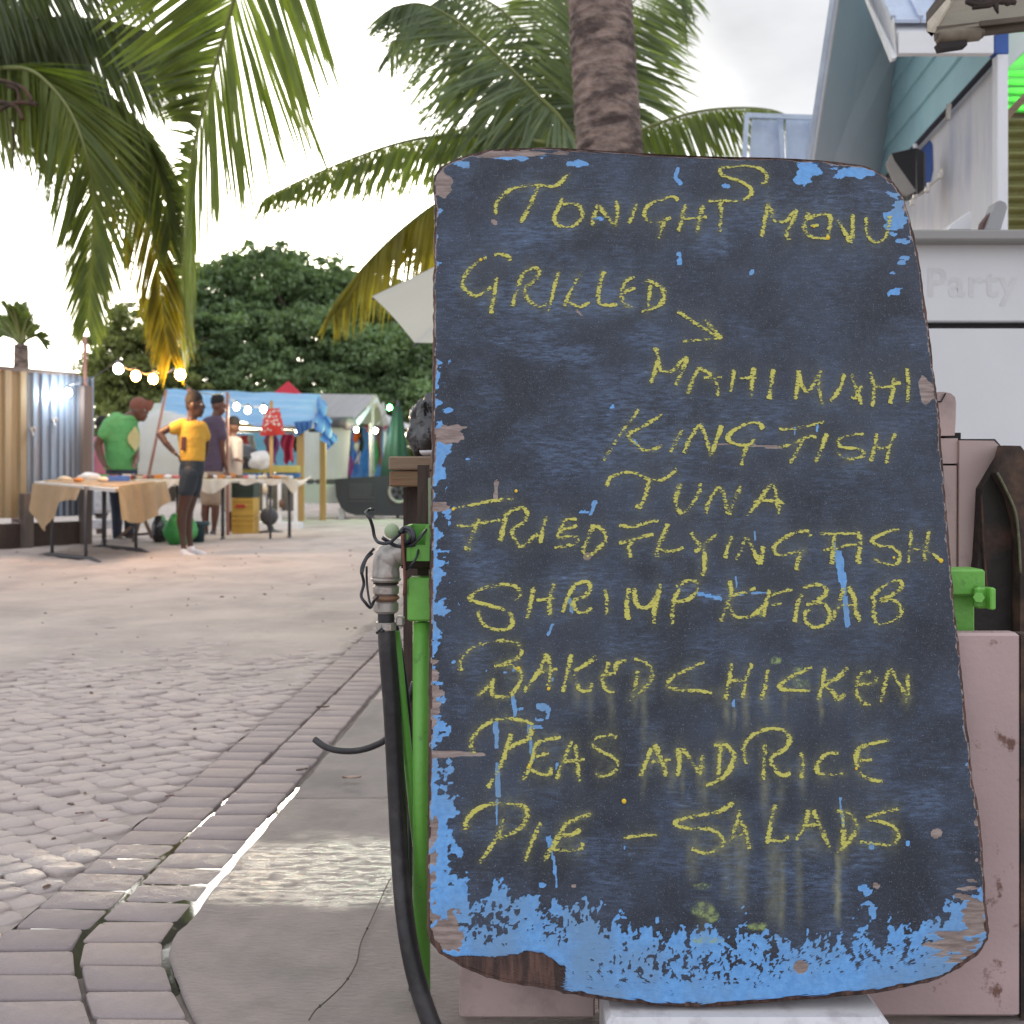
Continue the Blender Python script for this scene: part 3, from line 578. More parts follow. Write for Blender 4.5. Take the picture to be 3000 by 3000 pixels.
w('PIE', 'E', [225,830,225,780,280,720,370,685,460,685,550,700,570,750,520,830,410,880], [435,770,400,870,300,1020], [645,790,600,890,560,1010], [930,740,850,770,790,800,740,880,665,1010], [755,860,820,860,870,830], [710,940,790,950,870,940,885,905])
w('dash', 'E', [1115,880,1200,865,1305,860])
w('SALADS', 'F', [290,680,200,730,90,750,0,770,-40,790,-20,812,60,825,160,830,220,870,230,910,180,950,120,965,50,940], [325,720,300,810,270,900], [330,780,360,860,375,940], [280,870,360,860], [525,690,500,790,475,910], [480,890,560,895,600,870],
  [710,720,690,800,640,890], [740,720,780,820,830,930], [680,810,770,800], [900,730,910,810,905,920], [870,725,940,740,985,800,960,870,910,930,870,960], [1225,710,1110,740,1035,770,1130,790,1200,820,1220,870,1180,915,1080,910,1000,900])

# chalk dust around the strokes
HX, HY = 1700, 2600; ras = np.zeros((HX//4, HY//4))
for st_ in W.values():
    for st in st_:
        for p_ in catmull([Vector((a, b, 0)) for a, b in st], 12): ras[min(HX//4-1, max(0, int((p_.x-1230)/4))), min(HY//4-1, max(0, int((p_.y-400)/4)))] = 1
fx = np.fft.fftfreq(ras.shape[0])[:, None]; fy_ = np.fft.fftfreq(ras.shape[1])[None, :]
F_ = np.fft.fft2(ras)
def gb(sx, sy): g = np.real(np.fft.ifft2(F_*np.exp(-2*(np.pi**2)*((fx*sx)**2+(fy_*sy)**2)))); return np.clip(g/g.max(), 0, 1)
hal = np.clip(gb(2.2, 2.2)*1.2, 0, 1)*.8+.5*gb(3, 9)
HALO = hal[np.clip(((PX-1230)/4).astype(int), 0, HX//4-1), np.clip(((PY-400)/4).astype(int), 0, HY//4-1)]*(.4+1.3*n1)*(.6+.7*sm(1800, 2100, PY))
attr = {k: list(a.reshape(-1)) for k, a in (('blue', BL), ('scuff', SC), ('wood', WD), ('darkwood', DW), ('smear', SMR), ('green', GC), ('halo', HALO))}
for k in range(1, ns+1):
    for q, i in enumerate(rim):
        p = Vector(V[i]); j = .0018*nz(p.x*90, p.z*90, k*3.3)
        c = Vector((P0.x+.36, p.y, .7)); rr = (p-c); rr.y = 0; rr.normalize()
        b_ = (.0016 if k in (1, 2) else (.0006 if k == 3 else -.001))
        p = p-Bn*(TH*k/ns)+rr*(b_+j); V.append(tuple(p))
        for a_ in attr: attr[a_].append(1. if a_ in ('wood',) else (.75+.25*nz(p.x*40, p.z*40, k) if a_ == 'darkwood' else 0.))
m = len(rim); prev = [int(i) for i in rim]
for k in range(ns):
    cur = [nb+k*m+q for q in range(m)]
    for q in range(m): Q.append((prev[q], cur[q], cur[(q+1) % m], prev[(q+1) % m]))
    prev = cur
Q.append(tuple(prev))
off = root_off(board)
me = bpy.data.meshes.new('board_panel'); me.from_pydata([(v[0]-off.x, v[1]-off.y, v[2]-off.z) for v in V], [], Q)
for k_, a_ in attr.items():
    at_ = me.attributes.new(k_, 'FLOAT', 'POINT'); at_.data.foreach_set('value', np.array(a_, dtype=np.float32))
mt = bpy.data.materials.new('worn_board_paint'); mt.use_nodes = True; t = mt.node_tree; L = t.links.new; b = t.nodes['Principled BSDF']
geo = N(t, 'ShaderNodeTexCoord')
def nodenoise(scale, det=5, ro=.6, st=(1, 1, 1)):
    mp = N(t, 'ShaderNodeMapping'); mp.inputs['Scale'].default_value = st; L(geo.outputs['Object'], mp.inputs[0])
    n = N(t, 'ShaderNodeTexNoise'); n.inputs['Scale'].default_value = scale; n.inputs['Detail'].default_value = det; n.inputs['Roughness'].default_value = ro; L(mp.outputs[0], n.inputs[0]); return n.outputs[0]
def mth(op, a, b_=None, cl=False):
    q = N(t, 'ShaderNodeMath', operation=op); q.use_clamp = cl
    for i, v in enumerate((a, b_)):
        if v is None: continue
        if isinstance(v, (int, float)): q.inputs[i].default_value = v
        else: L(v, q.inputs[i])
    return q.outputs[0]
def mrg(v, a, b_, c=0., d=1.):
    q = N(t, 'ShaderNodeMapRange'); L(v, q.inputs[0]); q.inputs[1].default_value = a; q.inputs[2].default_value = b_; q.inputs[3].default_value = c; q.inputs[4].default_value = d; return q.outputs[0]
def ATT(n): return N(t, 'ShaderNodeAttribute', attribute_name=n).outputs['Fac']
def mix(fac, a, b_):
    q = N(t, 'ShaderNodeMix', data_type='RGBA')
    L(fac, q.inputs[0])
    for i, v in ((6, a), (7, b_)):
        if isinstance(v, tuple): q.inputs[i].default_value = (*v, 1)
        else: L(v, q.inputs[i])
    return q.outputs[2]
nf = nodenoise(430, 4, .7); nm = nodenoise(120, 5, .65); nl = nodenoise(9, 5, .6); nhh = nodenoise(260, 4, .65, (.22, 1, 1)); nlow = nodenoise(3, 3)
dark = mix(mrg(nl, .38, .62), (.015, .019, .030), (.030, .040, .064))
dark = mix(mrg(nf, .60, .78), dark, (.085, .095, .125))
dark = mix(mrg(nodenoise(620, 2, .5), .62, .70, 0, .7), dark, (.16, .19, .25))
sc_ = mth('MULTIPLY', ATT('scuff'), mrg(nhh, .42, .66, .15, 1.25), True)
c1 = mix(mth('MULTIPLY', sc_, .72), dark, (.085, .13, .225))
c1 = mix(mth('MULTIPLY', mrg(nhh, .66, .74), mth('MULTIPLY', ATT('scuff'), .8)), c1, (.22, .30, .42))
blue = mix(mrg(nm, .35, .7), (.10, .28, .60), (.16, .39, .74)); blue = mix(mrg(nl, .45, .65, 0, .7), blue, (.15, .25, .38))
blue = mix(mrg(nhh, .62, .74, 0, .6), blue, (.10, .16, .24))
fb = mrg(mth('ADD', ATT('blue'), mth('ADD', mth('MULTIPLY', mth('SUBTRACT', nm, .5), 1.3), mth('MULTIPLY', mth('SUBTRACT', nf, .5), .5))), .46, .56)
c2 = mix(fb, c1, blue)
wood = mix(mrg(nodenoise(160, 5, .6, (.15, 1, 1)), .35, .65), (.16, .115, .10), (.33, .26, .235))
fw = mrg(mth('ADD', ATT('wood'), mth('ADD', mth('MULTIPLY', mth('SUBTRACT', nm, .5), .8), mth('MULTIPLY', mth('SUBTRACT', nhh, .5), .6))), .48, .6)
c3 = mix(fw, c2, wood)
c3 = mix(mrg(ATT('darkwood'), .4, .6), c3, mix(mrg(nodenoise(140, 5, .6, (1, .3, .12)), .4, .65), (.030, .014, .010), (.115, .055, .040)))
c3 = mix(mth('MULTIPLY', ATT('smear'), mrg(nm, .3, .7, .35, 1.0)), c3, (.25, .25, .15))
c3 = mix(mth('MULTIPLY', ATT('halo'), mrg(nm, .35, .68, .05, .8)), c3, (.20, .20, .10))
c3 = mix(mth('MULTIPLY', ATT('green'), mrg(nm, .45, .6, .1, .8)), c3, (.30, .38, .13))
L(c3, b.inputs['Base Color']); L(mrg(nm, .3, .7, .5, .72), b.inputs['Roughness'])
bu = N(t, 'ShaderNodeBump'); bu.inputs['Strength'].default_value = .55; bu.inputs['Distance'].default_value = .0008
L(mth('ADD', mth('MULTIPLY', nf, .5), mth('ADD', nhh, mth('MULTIPLY', fb, -.5))), bu.inputs['Height']); L(bu.outputs[0], b.inputs['Normal'])
me.materials.append(mt); o = bpy.data.objects.new('board_panel', me); COL.objects.link(o); o.parent = board

def chalk_mat(name, col, lo, hi):
    m = bpy.data.materials.new(name); m.use_nodes = True; t = m.node_tree; L = t.links.new; b = t.nodes['Principled BSDF']
    c = N(t, 'ShaderNodeTexCoord'); mp = N(t, 'ShaderNodeMapping'); mp.inputs['Scale'].default_value = (.6, 1, 1.25); L(c.outputs['Object'], mp.inputs[0])
    n = N(t, 'ShaderNodeTexNoise'); n.inputs['Scale'].default_value = 330; n.inputs['Detail'].default_value = 3; n.inputs['Roughness'].default_value = .6; L(mp.outputs[0], n.inputs[0])
    n2 = N(t, 'ShaderNodeTexNoise'); n2.inputs['Scale'].default_value = 38; n2.inputs['Detail'].default_value = 2; L(c.outputs['Object'], n2.inputs[0])
    at_ = N(t, 'ShaderNodeAttribute', attribute_name='edge')
    s1 = N(t, 'ShaderNodeMath', operation='ADD'); L(n.outputs[0], s1.inputs[0])
    s2 = N(t, 'ShaderNodeMath', operation='MULTIPLY_ADD'); L(at_.outputs['Fac'], s2.inputs[0]); s2.inputs[1].default_value = -.20; L(s1.outputs[0], s2.inputs[2])
    mm = N(t, 'ShaderNodeMath', operation='MULTIPLY_ADD'); L(n2.outputs[0], mm.inputs[0]); mm.inputs[1].default_value = .62; mm.inputs[2].default_value = -.295; L(mm.outputs[0], s1.inputs[1])
    mr = N(t, 'ShaderNodeMapRange'); L(s2.outputs[0], mr.inputs[0]); mr.inputs[1].default_value = lo; mr.inputs[2].default_value = hi
    L(mr.outputs[0], b.inputs['Alpha'])
    mc = N(t, 'ShaderNodeMix', data_type='RGBA'); L(n2.outputs[0], mc.inputs[0]); mc.inputs[6].default_value = (col[0]*.85, col[1]*.9, col[2]*1.3, 1); mc.inputs[7].default_value = (*col, 1); L(mc.outputs[2], b.inputs['Base Color'])
    b.inputs['Roughness'].default_value = .95; b.inputs['Specular IOR Level'].default_value = .1
    return m
m_chalk = chalk_mat('yellow_chalk', (.56, .52, .12), .40, .50)
def chalk_word(nm, strokes):
    V = []; Q = []; E = []; k0 = .0011
    for si, st in enumerate(strokes):
        P = catmull([Vector((*uv_of(a, b), 0)) for a, b in st], 8)
        # resample evenly
        n = len(P); wid = .0026*(1+.3*nz(si*3.1, n, 2))
        for i, p in enumerate(P):
            t_ = P[min(i+1, n-1)]-P[max(i-1, 0)]
            if t_.length < 1e-7: t_ = Vector((0, 1, 0))
            t_.normalize(); s_ = Vector((-t_.y, t_.x, 0))
            steep = .72+.45*abs(t_.y)
            ww = wid*steep*(1+.35*nz(p.x*55, p.y*55, si))*(.75 if i in (0, n-1) else 1)
            for q, e in ((-1.35, 1), (-.7, .25), (0, 0), (.7, .25), (1.35, 1)):
                r_ = p+s_*ww*q*(1+.12*nz(p.x*900, p.y*900, q)); V.append(P0+Bu*r_.x+Bv*r_.y+Bn*(k0+.00004*si)); E.append(e)
            if i: 
                a = len(V)-10
                for z in range(4): Q.append((a+z, a+z+1, a+z+6, a+z+5))
    mb = MB(); mb.add(V, Q); o = mb.build('chalk_writing', m_chalk, board)
    a_ = o.data.attributes.new('edge', 'FLOAT', 'POINT'); a_.data.foreach_set('value', E)
for k_, st in W.items(): chalk_word(k_, st)
m_dot = M('chalk_crumb', (.80, .55, .04), .9, .1)
for (a, b_, r_) in ((1408, 762, 5), (2425, 697, 7), (1512, 1439, 5), (2756, 1643, 7), (2618, 1634, 4), (1828, 2347, 7), (1520, 1958, 5), (1607, 2018, 5), (1328, 1492, 5), (2385, 665, 4), (1550, 2245, 5), (2508, 2252, 4)):
    c = on_board(a, b_)+Bn*.0012; mb = MB(); mb.ball(c, (r_/F*1.5, .0009, r_/F*1.5*1.05), 8, 4); mb.build('chalk_crumb', m_dot, board, True)
# ------------------------------------------------------------------ things around the board
def at2(px, py, Y, h=0): return at(px, py, Y)
m_mauve = M('mauve_painted_metal', (.47, .35, .325), .45, .10, 4, .2, 160, col2=(.36, .265, .25), c2s=9, c2t=(.52, .66), spec=.4)
m_mauve_rust = M('mauve_rusting_metal', (.44, .315, .305), .5, .14, 4, .25, 120, col2=(.16, .08, .06), c2s=22, c2t=(.61, .68))
m_seam = M('dark_seam', (.02, .016, .016), .8, .1, 5, 0)
m_rust = M('rusty_iron', (.10, .055, .035), .8, .35, 12, .5, 70, col2=(.02, .015, .013), c2s=7, c2t=(.42, .58))
m_soot = M('sooty_iron', (.018, .013, .011), .7, .4, 9, .5, 60, col2=(.10, .045, .03), c2s=5, c2t=(.55, .68))
m_green = M('green_gloss_paint', (.14, .40, .06), .42, .16, 8, .3, 80, col2=(.075, .20, .04), c2s=30, c2t=(.60, .72), spec=.5)
m_paleg = M('pale_green_paint', (.34, .42, .26), .6, .15, 10, .2, 90)
m_galv = M('galvanised_steel', (.42, .39, .36), .42, .22, 24, .35, 160, metal=.65, col2=(.26, .19, .16), c2s=14, c2t=(.55, .7))
m_hose = M('black_hose_rubber', (.020, .018, .020), .45, .3, 20, .3, 50, col2=(.045, .04, .042), c2s=16)
m_wire = M('black_wire', (.02, .022, .028), .4, .2, 20, 0)
m_wood = M('weathered_wood', (.24, .165, .11), .75, .2, 7, .4, 60, col2=(.17, .11, .075), c2s=6, stretch=(.4, 3, 3))
m_woodred = M('red_stained_wood', (.24, .115, .075), .75, .25, 6, .4, 60, col2=(.15, .12, .05), c2s=4, stretch=(.4, 3, 3))
m_darkwood = M('dark_brown_wood', (.065, .042, .032), .75, .2, 6, .4, 60, col2=(.045, .03, .025), c2s=20, stretch=(3, 3, .5))
m_white = M('white_plastic', (.60, .58, .59), .5, .10, 9, .15, 90, col2=(.46, .43, .44), c2s=14)
m_whitew = M('white_painted_panel', (.66, .665, .675), .5, .05, 2.5, .1, 50)
def quadbox(p, d, name, mat, parent, smooth=False):
    mb = MB(); mb.prism(p, d); return recalc(mb.build(name, mat, parent))
# mauve cabinet behind the board
cy = 1.505; xl = at(1345, 0, cy).x; xr = at(2992, 0, cy).x; zt = at(0, 1856, cy).z
cab = thing('metal_panel', 'wide mauve painted metal front panel the menu board leans on', 'panel', ((xl+xr)/2, cy+.02, 0))
xs_ = at(1750, 0, cy).x
MB().box(((xl+xs_-.003)/2, cy+.016, (.004+zt)/2), (xs_-xl-.003, .030, zt-.004), bev=.004).build('side_panel', m_mauve, cab)
MB().box(((xs_+.003+xr)/2, cy+.018, (.006+zt)/2), (xr-xs_-.003, .030, zt-.006), bev=.004).build('front_panel', m_mauve_rust, cab)
MB().box(((xl+xr)/2, cy+.022, zt-.03), (xr-xl-.03, .006, .04)).build('rear_stiffener', m_mauve_rust, cab)
MB().box((xr+.010, cy+.02, zt/2), (.016, .03, zt-.004)).build('dark_side_edge', m_rust, cab)
# white plinth under the board
pz = at(0, 2948, 1.41).z-.002
pl = thing('plinth', 'low white painted plinth carrying the menu board', 'plinth', (at(2180, 0, 1.4).x, 1.44, 0))
x0, x1 = at(1772, 0, 1.4).x, at(2592, 0, 1.4).x
MB().box(((x0+x1)/2, 1.435, pz/2), (x1-x0, .115, pz), bev=.008).build('block', m_white, pl)
MB().box((x1-.018, 1.374, pz/2-.004), (.014, .006, pz*.9), bev=.002).build('corner_bead', m_white, pl)
# mauve appliance standing behind the panel, with rounded head
ay = 1.80
ap = thing('mauve_appliance', 'mauve panelled appliance with rounded knob head between board and sooty drum', 'appliance', (at(2800, 0, ay).x, ay, 0))
def P2(l, Y): return [at(a, b, Y) for a, b in l]
zb_ = 2720
quadbox(P2([(2560, 1284), (2806, 1284), (2806, 1358), (2560, 1358)], ay), (0, .22, 0), 'upper_panel', m_mauve, ap)
quadbox(P2([(2560, 1364), (2803, 1364), (2799, zb_), (2560, zb_)], ay), (0, .22, 0), 'door_panel', m_mauve, ap)
quadbox(P2([(2811, 1290), (2912, 1291), (2938, 1316), (2930, 1340), (2876, 1430), (2870, 1500), (2872, zb_), (2806, zb_)], ay-.006), (0, .22, 0), 'side_panel', m_mauve, ap)
quadbox(P2([(2560, 1286), (2915, 1286), (2936, 1310), (2868, 1440), (2868, 2700), (2560, 2700)], ay+.012), (0, .18, 0), 'body', m_seam, ap)
hd = []
for a, b in ((2560, 1150), (2765, 1148), (2785, 1152), (2798, 1163), (2801, 1180), (2800, 1230), (2797, 1276), (2745, 1277), (2560, 1270)): hd.append(at(a, b, ay+.02))
o = quadbox(hd, (0, .13, 0), 'head', m_mauve, ap)
mb = MB(); mb.tube(P2([(2730, 1176), (2757, 1177), (2766, 1160), (2770, 1152)], ay+.017), .0014, 5); mb.build('head_seam', m_seam, ap)
MB().box(at(2770, 1281, ay+.08), (.03, .06, .014)).build('neck', m_seam, ap)
# sooty drum / grill lid at the right edge
dy = 1.74
dr = thing('grill_drum', 'sooty rusted grill drum with folded lid at the right edge', 'grill', (at(2960, 0, dy).x, dy, 0))
pts = [(2942, 1305), (2985, 1306), (3010, 1330), (3160, 1400), (3200, 1600), (3180, 2700), (2860, 2700), (2856, 1700), (2866, 1640), (2874, 1500), (2877, 1432), (2905, 1385), (2935, 1335)]
quadbox(P2(pts, dy+.03), (0, .30, 0), 'body', m_soot, dr)
pts = [(2946, 1307), (2990, 1306), (3020, 1345), (3060, 1500), (3070, 2600), (2985, 2600), (2990, 1640), (2985, 1540), (2965, 1460), (2922, 1385)]
quadbox(P2(pts, dy), (0, .028, 0), 'lid', m_rust, dr)
mb = MB(); mb.tube(catmull(P2([(2922, 1385), (2950, 1440), (2975, 1500), (2985, 1580), (2990, 1680)], dy-.001), 4), .0022, 6); mb.build('lid_rim', M('worn_rim', (.13, .13, .075), .7, .5, 60), dr, True)
mb = MB(); mb.tube(catmull(P2([(2876, 1450), (2880, 1560), (2885, 1640), (2892, 1740)], dy+.025), 4), .0022, 5); mb.build('rod', m_rust, dr, True)
quadbox(P2([(2860, 1640), (2990, 1640), (3180, 1700), (3180, 2600), (2850, 2600)], dy+.05), (0, .2, 0), 'base', m_soot, dr)
# green cart frame: right bracket, left post with sockets, strut, cross rail
fy = 1.565
frm = thing('green_frame', 'bright green painted steel frame standing left and right of the board', 'frame', (at(1235, 0, fy).x, fy, 0))
gx = at(1235, 0, fy).x
mb = MB(); mb.tube([(gx, fy, 0), (gx, fy, at(0, 1822, fy).z)], .0135, 20); mb.build('post', m_green, frm, True)
a, b = at(1197, 1690, fy), at(1290, 1815, fy)
MB().box(((a.x+b.x)/2, fy, (a.z+b.z)/2), (b.x-a.x, .042, a.z-b.z), bev=.003).build('lower_socket', m_green, frm)
a, b = at(1196, 1537, fy), at(1262, 1640, fy)
mb = MB(); wx = b.x-a.x
for c, d in (((a.x+.003, fy, 0), (.006, .05, 1)), ((b.x-.003, fy, 0), (.006, .05, 1)), (((a.x+b.x)/2, fy+.022, 0), (wx-.012, .006, 1)), (((a.x+b.x)/2, fy-.021, 0), (wx-.012, .004, .45))):
    hgt = (a.z-b.z)*d[2]; mb.box((c[0], c[1], b.z+hgt/2), (d[0], d[1], hgt))
mb.build('upper_socket', m_green, frm)
MB().box((gx, fy+.036, .62), (.018, .014, .40)).build('back_plate', m_darkwood, frm)
mb = MB(); mb.tube([at(1158, 1850, fy+.02), at(1178, 2050, fy+.02), at(1206, 2320, fy+.02), at(1222, 2480, fy+.005)], .0075, 8); mb.build('strut', m_green, frm, True)
mb = MB(); mb.bar(at(1262, 1400, fy+.02), at(1264, 1690, fy+.02), .005, .008); mb.build('angle_strip', m_paleg, frm)
a, b = at(2700, 1666, fy), at(2874, 1742, fy)
MB().box(((a.x+b.x)/2, fy+.01, (a.z+b.z)/2), (b.x-a.x, .05, a.z-b.z), bev=.003).build('bracket_socket', m_green, frm)
a, b = at(2700, 1738, fy), at(2857, 2920, fy)
MB().box(((a.x+b.x)/2, fy+.015, (a.z+b.z)/2), (b.x-a.x, .028, a.z-b.z), bev=.003).build('bracket_post', m_green, frm)
a, b = at(2852, 1718, fy-.02), at(2898, 1782, fy-.02)
mb = MB(); mb.box(((a.x+b.x)/2, fy-.02, (a.z+b.z)/2), (b.x-a.x, .012, a.z-b.z), bev=.004); mb.box((b.x-.004, fy-.032, (a.z+b.z)/2), (.008, .020, a.z-b.z), bev=.002); mb.tube([at(2868, 1750, fy-.046), at(2868, 1750, fy-.02)], .008, 6); mb.build('latch', m_green, frm)
MB().box((at(2000, 0, fy).x, fy+.02, at(0, 1760, fy).z), (at(2700, 0, fy).x-at(1290, 0, fy).x-.004, .03, .03)).build('cross_rail', m_green, frm)
# galvanised elbow, reducers and clamp
ey = 1.565
el = thing('pipe_elbow', 'galvanised pipe elbow with stacked reducers on the end of the rusty gas pipe', 'pipe fitting', at(1130, 1700, ey))
mb = MB(); c0 = at(1131, 1700, ey)
arc = [c0+Vector((0, 0, 0))]
r_ = .0205
path = [at(1131, 1692, ey), at(1131, 1662, ey), at(1134, 1640, ey), at(1145, 1625, ey), at(1163, 1618, ey), at(1180, 1617, ey)]
mb.tube(catmull(path, 4), [ (.0212 if i < 3 else .0205) for i in range(len(catmull(path, 4)))], 20); mb.ball(at(1140, 1633, ey), (.0225, .022, .0225), 20, 12)
mb.build('elbow', m_galv, el, True)
def disc(py0, py1, r, mt, nm, ch=.003):
    a, b = at(1131, py0, ey), at(1131, py1, ey); rr = [((a.x, a.y, a.z-0), r-ch, r-ch), ((a.x, a.y, a.z-ch), r, r), ((a.x, a.y, b.z+ch), r, r), ((a.x, a.y, b.z), r-ch, r-ch)]
    smooth_by_angle(MB().rings(rr, 24).build(nm, mt, el))
disc(1690, 1704, .0232, m_galv, 'collar'); disc(1704, 1712, .0195, m_rust, 'rust_ring'); disc(1711, 1744, .0200, m_galv, 'hex_reducer', .004); disc(1744, 1758, .0208, m_woodred, 'sealing_ring'); disc(1758, 1796, .0192, m_galv, 'lower_reducer', .004)
mb = MB(); hx = 1131
hosep = [(1131, 1790), (1133, 1860), (1139, 1950), (1149, 2080), (1158, 2250), (1167, 2430), (1178, 2600), (1194, 2740), (1218, 2860), (1252, 2970), (1290, 3060)]
hy = [ey, ey, ey, ey, ey+.0, ey-.01, ey-.03, ey-.055, ey-.07, ey-.08, ey-.085]
hp = catmull([at(a, b, y) for (a, b), y in zip(hosep, hy)], 8)
hose = thing('gas_hose', 'thick black rubber hose hanging from the galvanised elbow', 'hose', tuple(at(1131, 1850, ey)))
mb = MB(); mb.tube(hp, [.0125+.0012*min(1, i/10) for i in range(len(hp))], 18); mb.build('hose_tube', m_hose, hose, True)
a = at(1131, 1822, ey); mb = MB(); mb.rings([((a.x, a.y, a.z), .0155, .0155), ((a.x, a.y, a.z-.012), .0155, .0155)], 20); mb.box((a.x+.004, a.y-.0165, a.z-.006), (.012, .004, .008)); 
for k in range(5): mb.box((a.x-.010+.0035*k, a.y-.0162, a.z-.006), (.0012, .0016, .008))
mb.build('hose_clamp', m_galv, hose)
mb = MB(); mb.box((a.x+.022, a.y-.003, a.z+.002), (.012, .016, .016), bev=.003); mb.build('clamp_screw', m_galv, hose)
mb = MB(); mb.tube([at(1103, 1855, ey-.016), at(1118, 1842, ey-.018), at(1126, 1850, ey-.018)], .0022, 6); mb.build('clamp_tail', m_wire, hose, True)
# second thin cable beside the hose
cb = MB(); cb.tube(catmull([at(1160, 1830, 1.60), at(1185, 1980, 1.61), at(1200, 2120, 1.615), at(1203, 2300, 1.615), at(1200, 2600, 1.61), at(1206, 3000, 1.60)], 6), .004, 8)
o = cb.build('cable', m_wire, None, True, off=tuple(at(1160, 1830, 1.6))); tag(o, 'thin black cable running down between the hose and the green post', 'cable')
cb = MB(); cb.tube(catmull([at(922, 2166, 1.7), at(950, 2186, 1.69), at(990, 2198, 1.68), at(1040, 2199, 1.67), at(1090, 2187, 1.66), at(1138, 2160, 1.65), at(1180, 2100, 1.64), at(1215, 2000, 1.64)], 6), .0056, 10)
o = cb.build('cable', m_hose, None, True, off=tuple(at(922, 2166, 1.7))); tag(o, 'short black curved hose end sticking out to the left of the hanging hose', 'hose')
# rusty gas pipe and strap
mb = MB(); mb.tube([at(1178, 1632, ey+.01), at(1300, 1636, ey+.01)], .0175, 16); o = mb.build('gas_pipe', m_rust, None, True, off=tuple(at(1220, 1635, ey))); tag(o, 'rusty horizontal gas pipe entering the galvanised elbow', 'pipe')
st = MB(); st.tube(catmull([at(1178, 1566, ey-.03), at(1181, 1620, ey-.034), at(1186, 1690, ey-.03), at(1184, 1742, ey-.024)], 4), [(.0055, .0022)]*13, 8); o = st.build('iron_strap', M('red_rust', (.16, .065, .045), .85, .3, 30, .4, 90), None, True, off=tuple(at(1180, 1650, ey))); tag(o, 'red rusted iron strap bent over the gas pipe beside the elbow', 'strap')
# wires twisted round the elbow
wr = thing('tie_wire', 'tangle of black wire tied round the elbow with one end sticking up', 'wire', tuple(at(1130, 1600, ey)))
for pts, r_ in (([(1092, 1492), (1080, 1494), (1073, 1504), (1084, 1520), (1092, 1545), (1098, 1575), (1112, 1590), (1140, 1590), (1165, 1570), (1190, 1555), (1203, 1570), (1192, 1590), (1165, 1600), (1120, 1575)], .0026),
                ([(1120, 1577), (1160, 1600), (1205, 1597), (1230, 1575), (1250, 1550), (1262, 1540)], .0022),
                ([(1095, 1608), (1075, 1630), (1060, 1660), (1060, 1680), (1072, 1640), (1092, 1620)], .0022), ([(1060, 1680), (1066, 1710), (1058, 1745), (1070, 1765), (1085, 1780), (1096, 1760), (1106, 1750)], .0024), ([(1074, 1660), (1075, 1710), (1082, 1760), (1090, 1778)], .0018),
                ([(1205, 1600), (1225, 1600), (1222, 1630), (1205, 1655), (1190, 1670)], .0018), ([(1172, 1560), (1185, 1548), (1205, 1552), (1212, 1575), (1200, 1590), (1180, 1585)], .004)):
    mb = MB(); mb.tube(catmull([at(a, b, ey-.028+.010*math.sin(i*1.7)) for i, (a, b) in enumerate(pts)], 5), r_, 7); mb.build('wire_strand', m_wire, wr, True)
MB().ball(at(1148, 1556, ey+.02), (.012, .010, .012), 12, 8).build('pale_cap', m_paleg, wr, True)
# wooden counter
ky = 2.0
ct = thing('wooden_counter', 'heavy weathered timber counter top on a dark brown post behind the elbow', 'counter', (at(1215, 0, ky).x, ky+.2, 0))
a, b = at(1138, 1336, ky), at(1420, 1378, ky)
MB().box(((a.x+b.x)/2, ky+.2, (a.z+b.z)/2), (b.x-a.x, .4, a.z-b.z-.001), bev=.003).build('plank', m_wood, ct)
a, b = at(1138, 1380, ky), at(1420, 1426, ky)
MB().box(((a.x+b.x)/2, ky+.203, (a.z+b.z)/2), (b.x-a.x-.002, .4, a.z-b.z), bev=.003).build('plank', m_woodred, ct)
a = at(1172, 1428, ky); b = at(1262, 1428, ky)
MB().box(((a.x+b.x)/2, ky+.11, a.z/2), (b.x-a.x, .10, a.z)).build('post', m_darkwood, ct)
# black bin bag and plate on the counter
m_bag = M('black_bin_bag', (.012, .012, .015), .24, .3, 9, 1.0, 14, spec=.9)
kz = at(0, 1336, ky).z
def crumple(c, rx, ry, rz, seed, nu=40, nv=26, amp=.22, flat=.0, fold=.0):
    mb = MB()
    def f(u, v):
        th = 2*math.pi*u; ph = math.pi*v; x, y, z = math.sin(ph)*math.cos(th), math.sin(ph)*math.sin(th), -math.cos(ph)
        r_ = 1+amp*(nz(x*1.6+seed, y*1.6, z*1.6)+.6*abs(nz(x*3.5, y*3.5+seed, z*2.5))-.2)+.05*abs(nz(x*9+seed, y*9, z*9))+fold*abs(math.sin(th*4+seed+2*nz(z*2, th)))
        q = Vector((c[0]+rx*x*r_, c[1]+ry*y*r_, c[2]+rz*z*r_)); q.z = max(q.z, c[2]-rz*(1-flat)); return q
    mb.sheet(f, nu, nv); return mb
a = at(1270, 1262, ky+.2); o = crumple((a.x, a.y, kz+.062), .052, .050, .064, 3, 64, 40, .26, 0., .22).build('bin_bag', m_bag, None, True, off=(a.x, a.y, kz)); tag(o, 'crumpled black bin bag on the wooden counter', 'bag')
a = at(1275, 1326, ky+.05); o = MB().rings([((a.x, a.y, kz+.001), .022, .022), ((a.x, a.y, kz+.006), .03, .03), ((a.x, a.y, kz+.012), .032, .032), ((a.x, a.y, kz+.008), .025, .025)], 24).build('plate', m_white, None, True, off=(a.x, a.y, kz)); tag(o, 'white plate on the wooden counter in front of the black bag', 'plate')

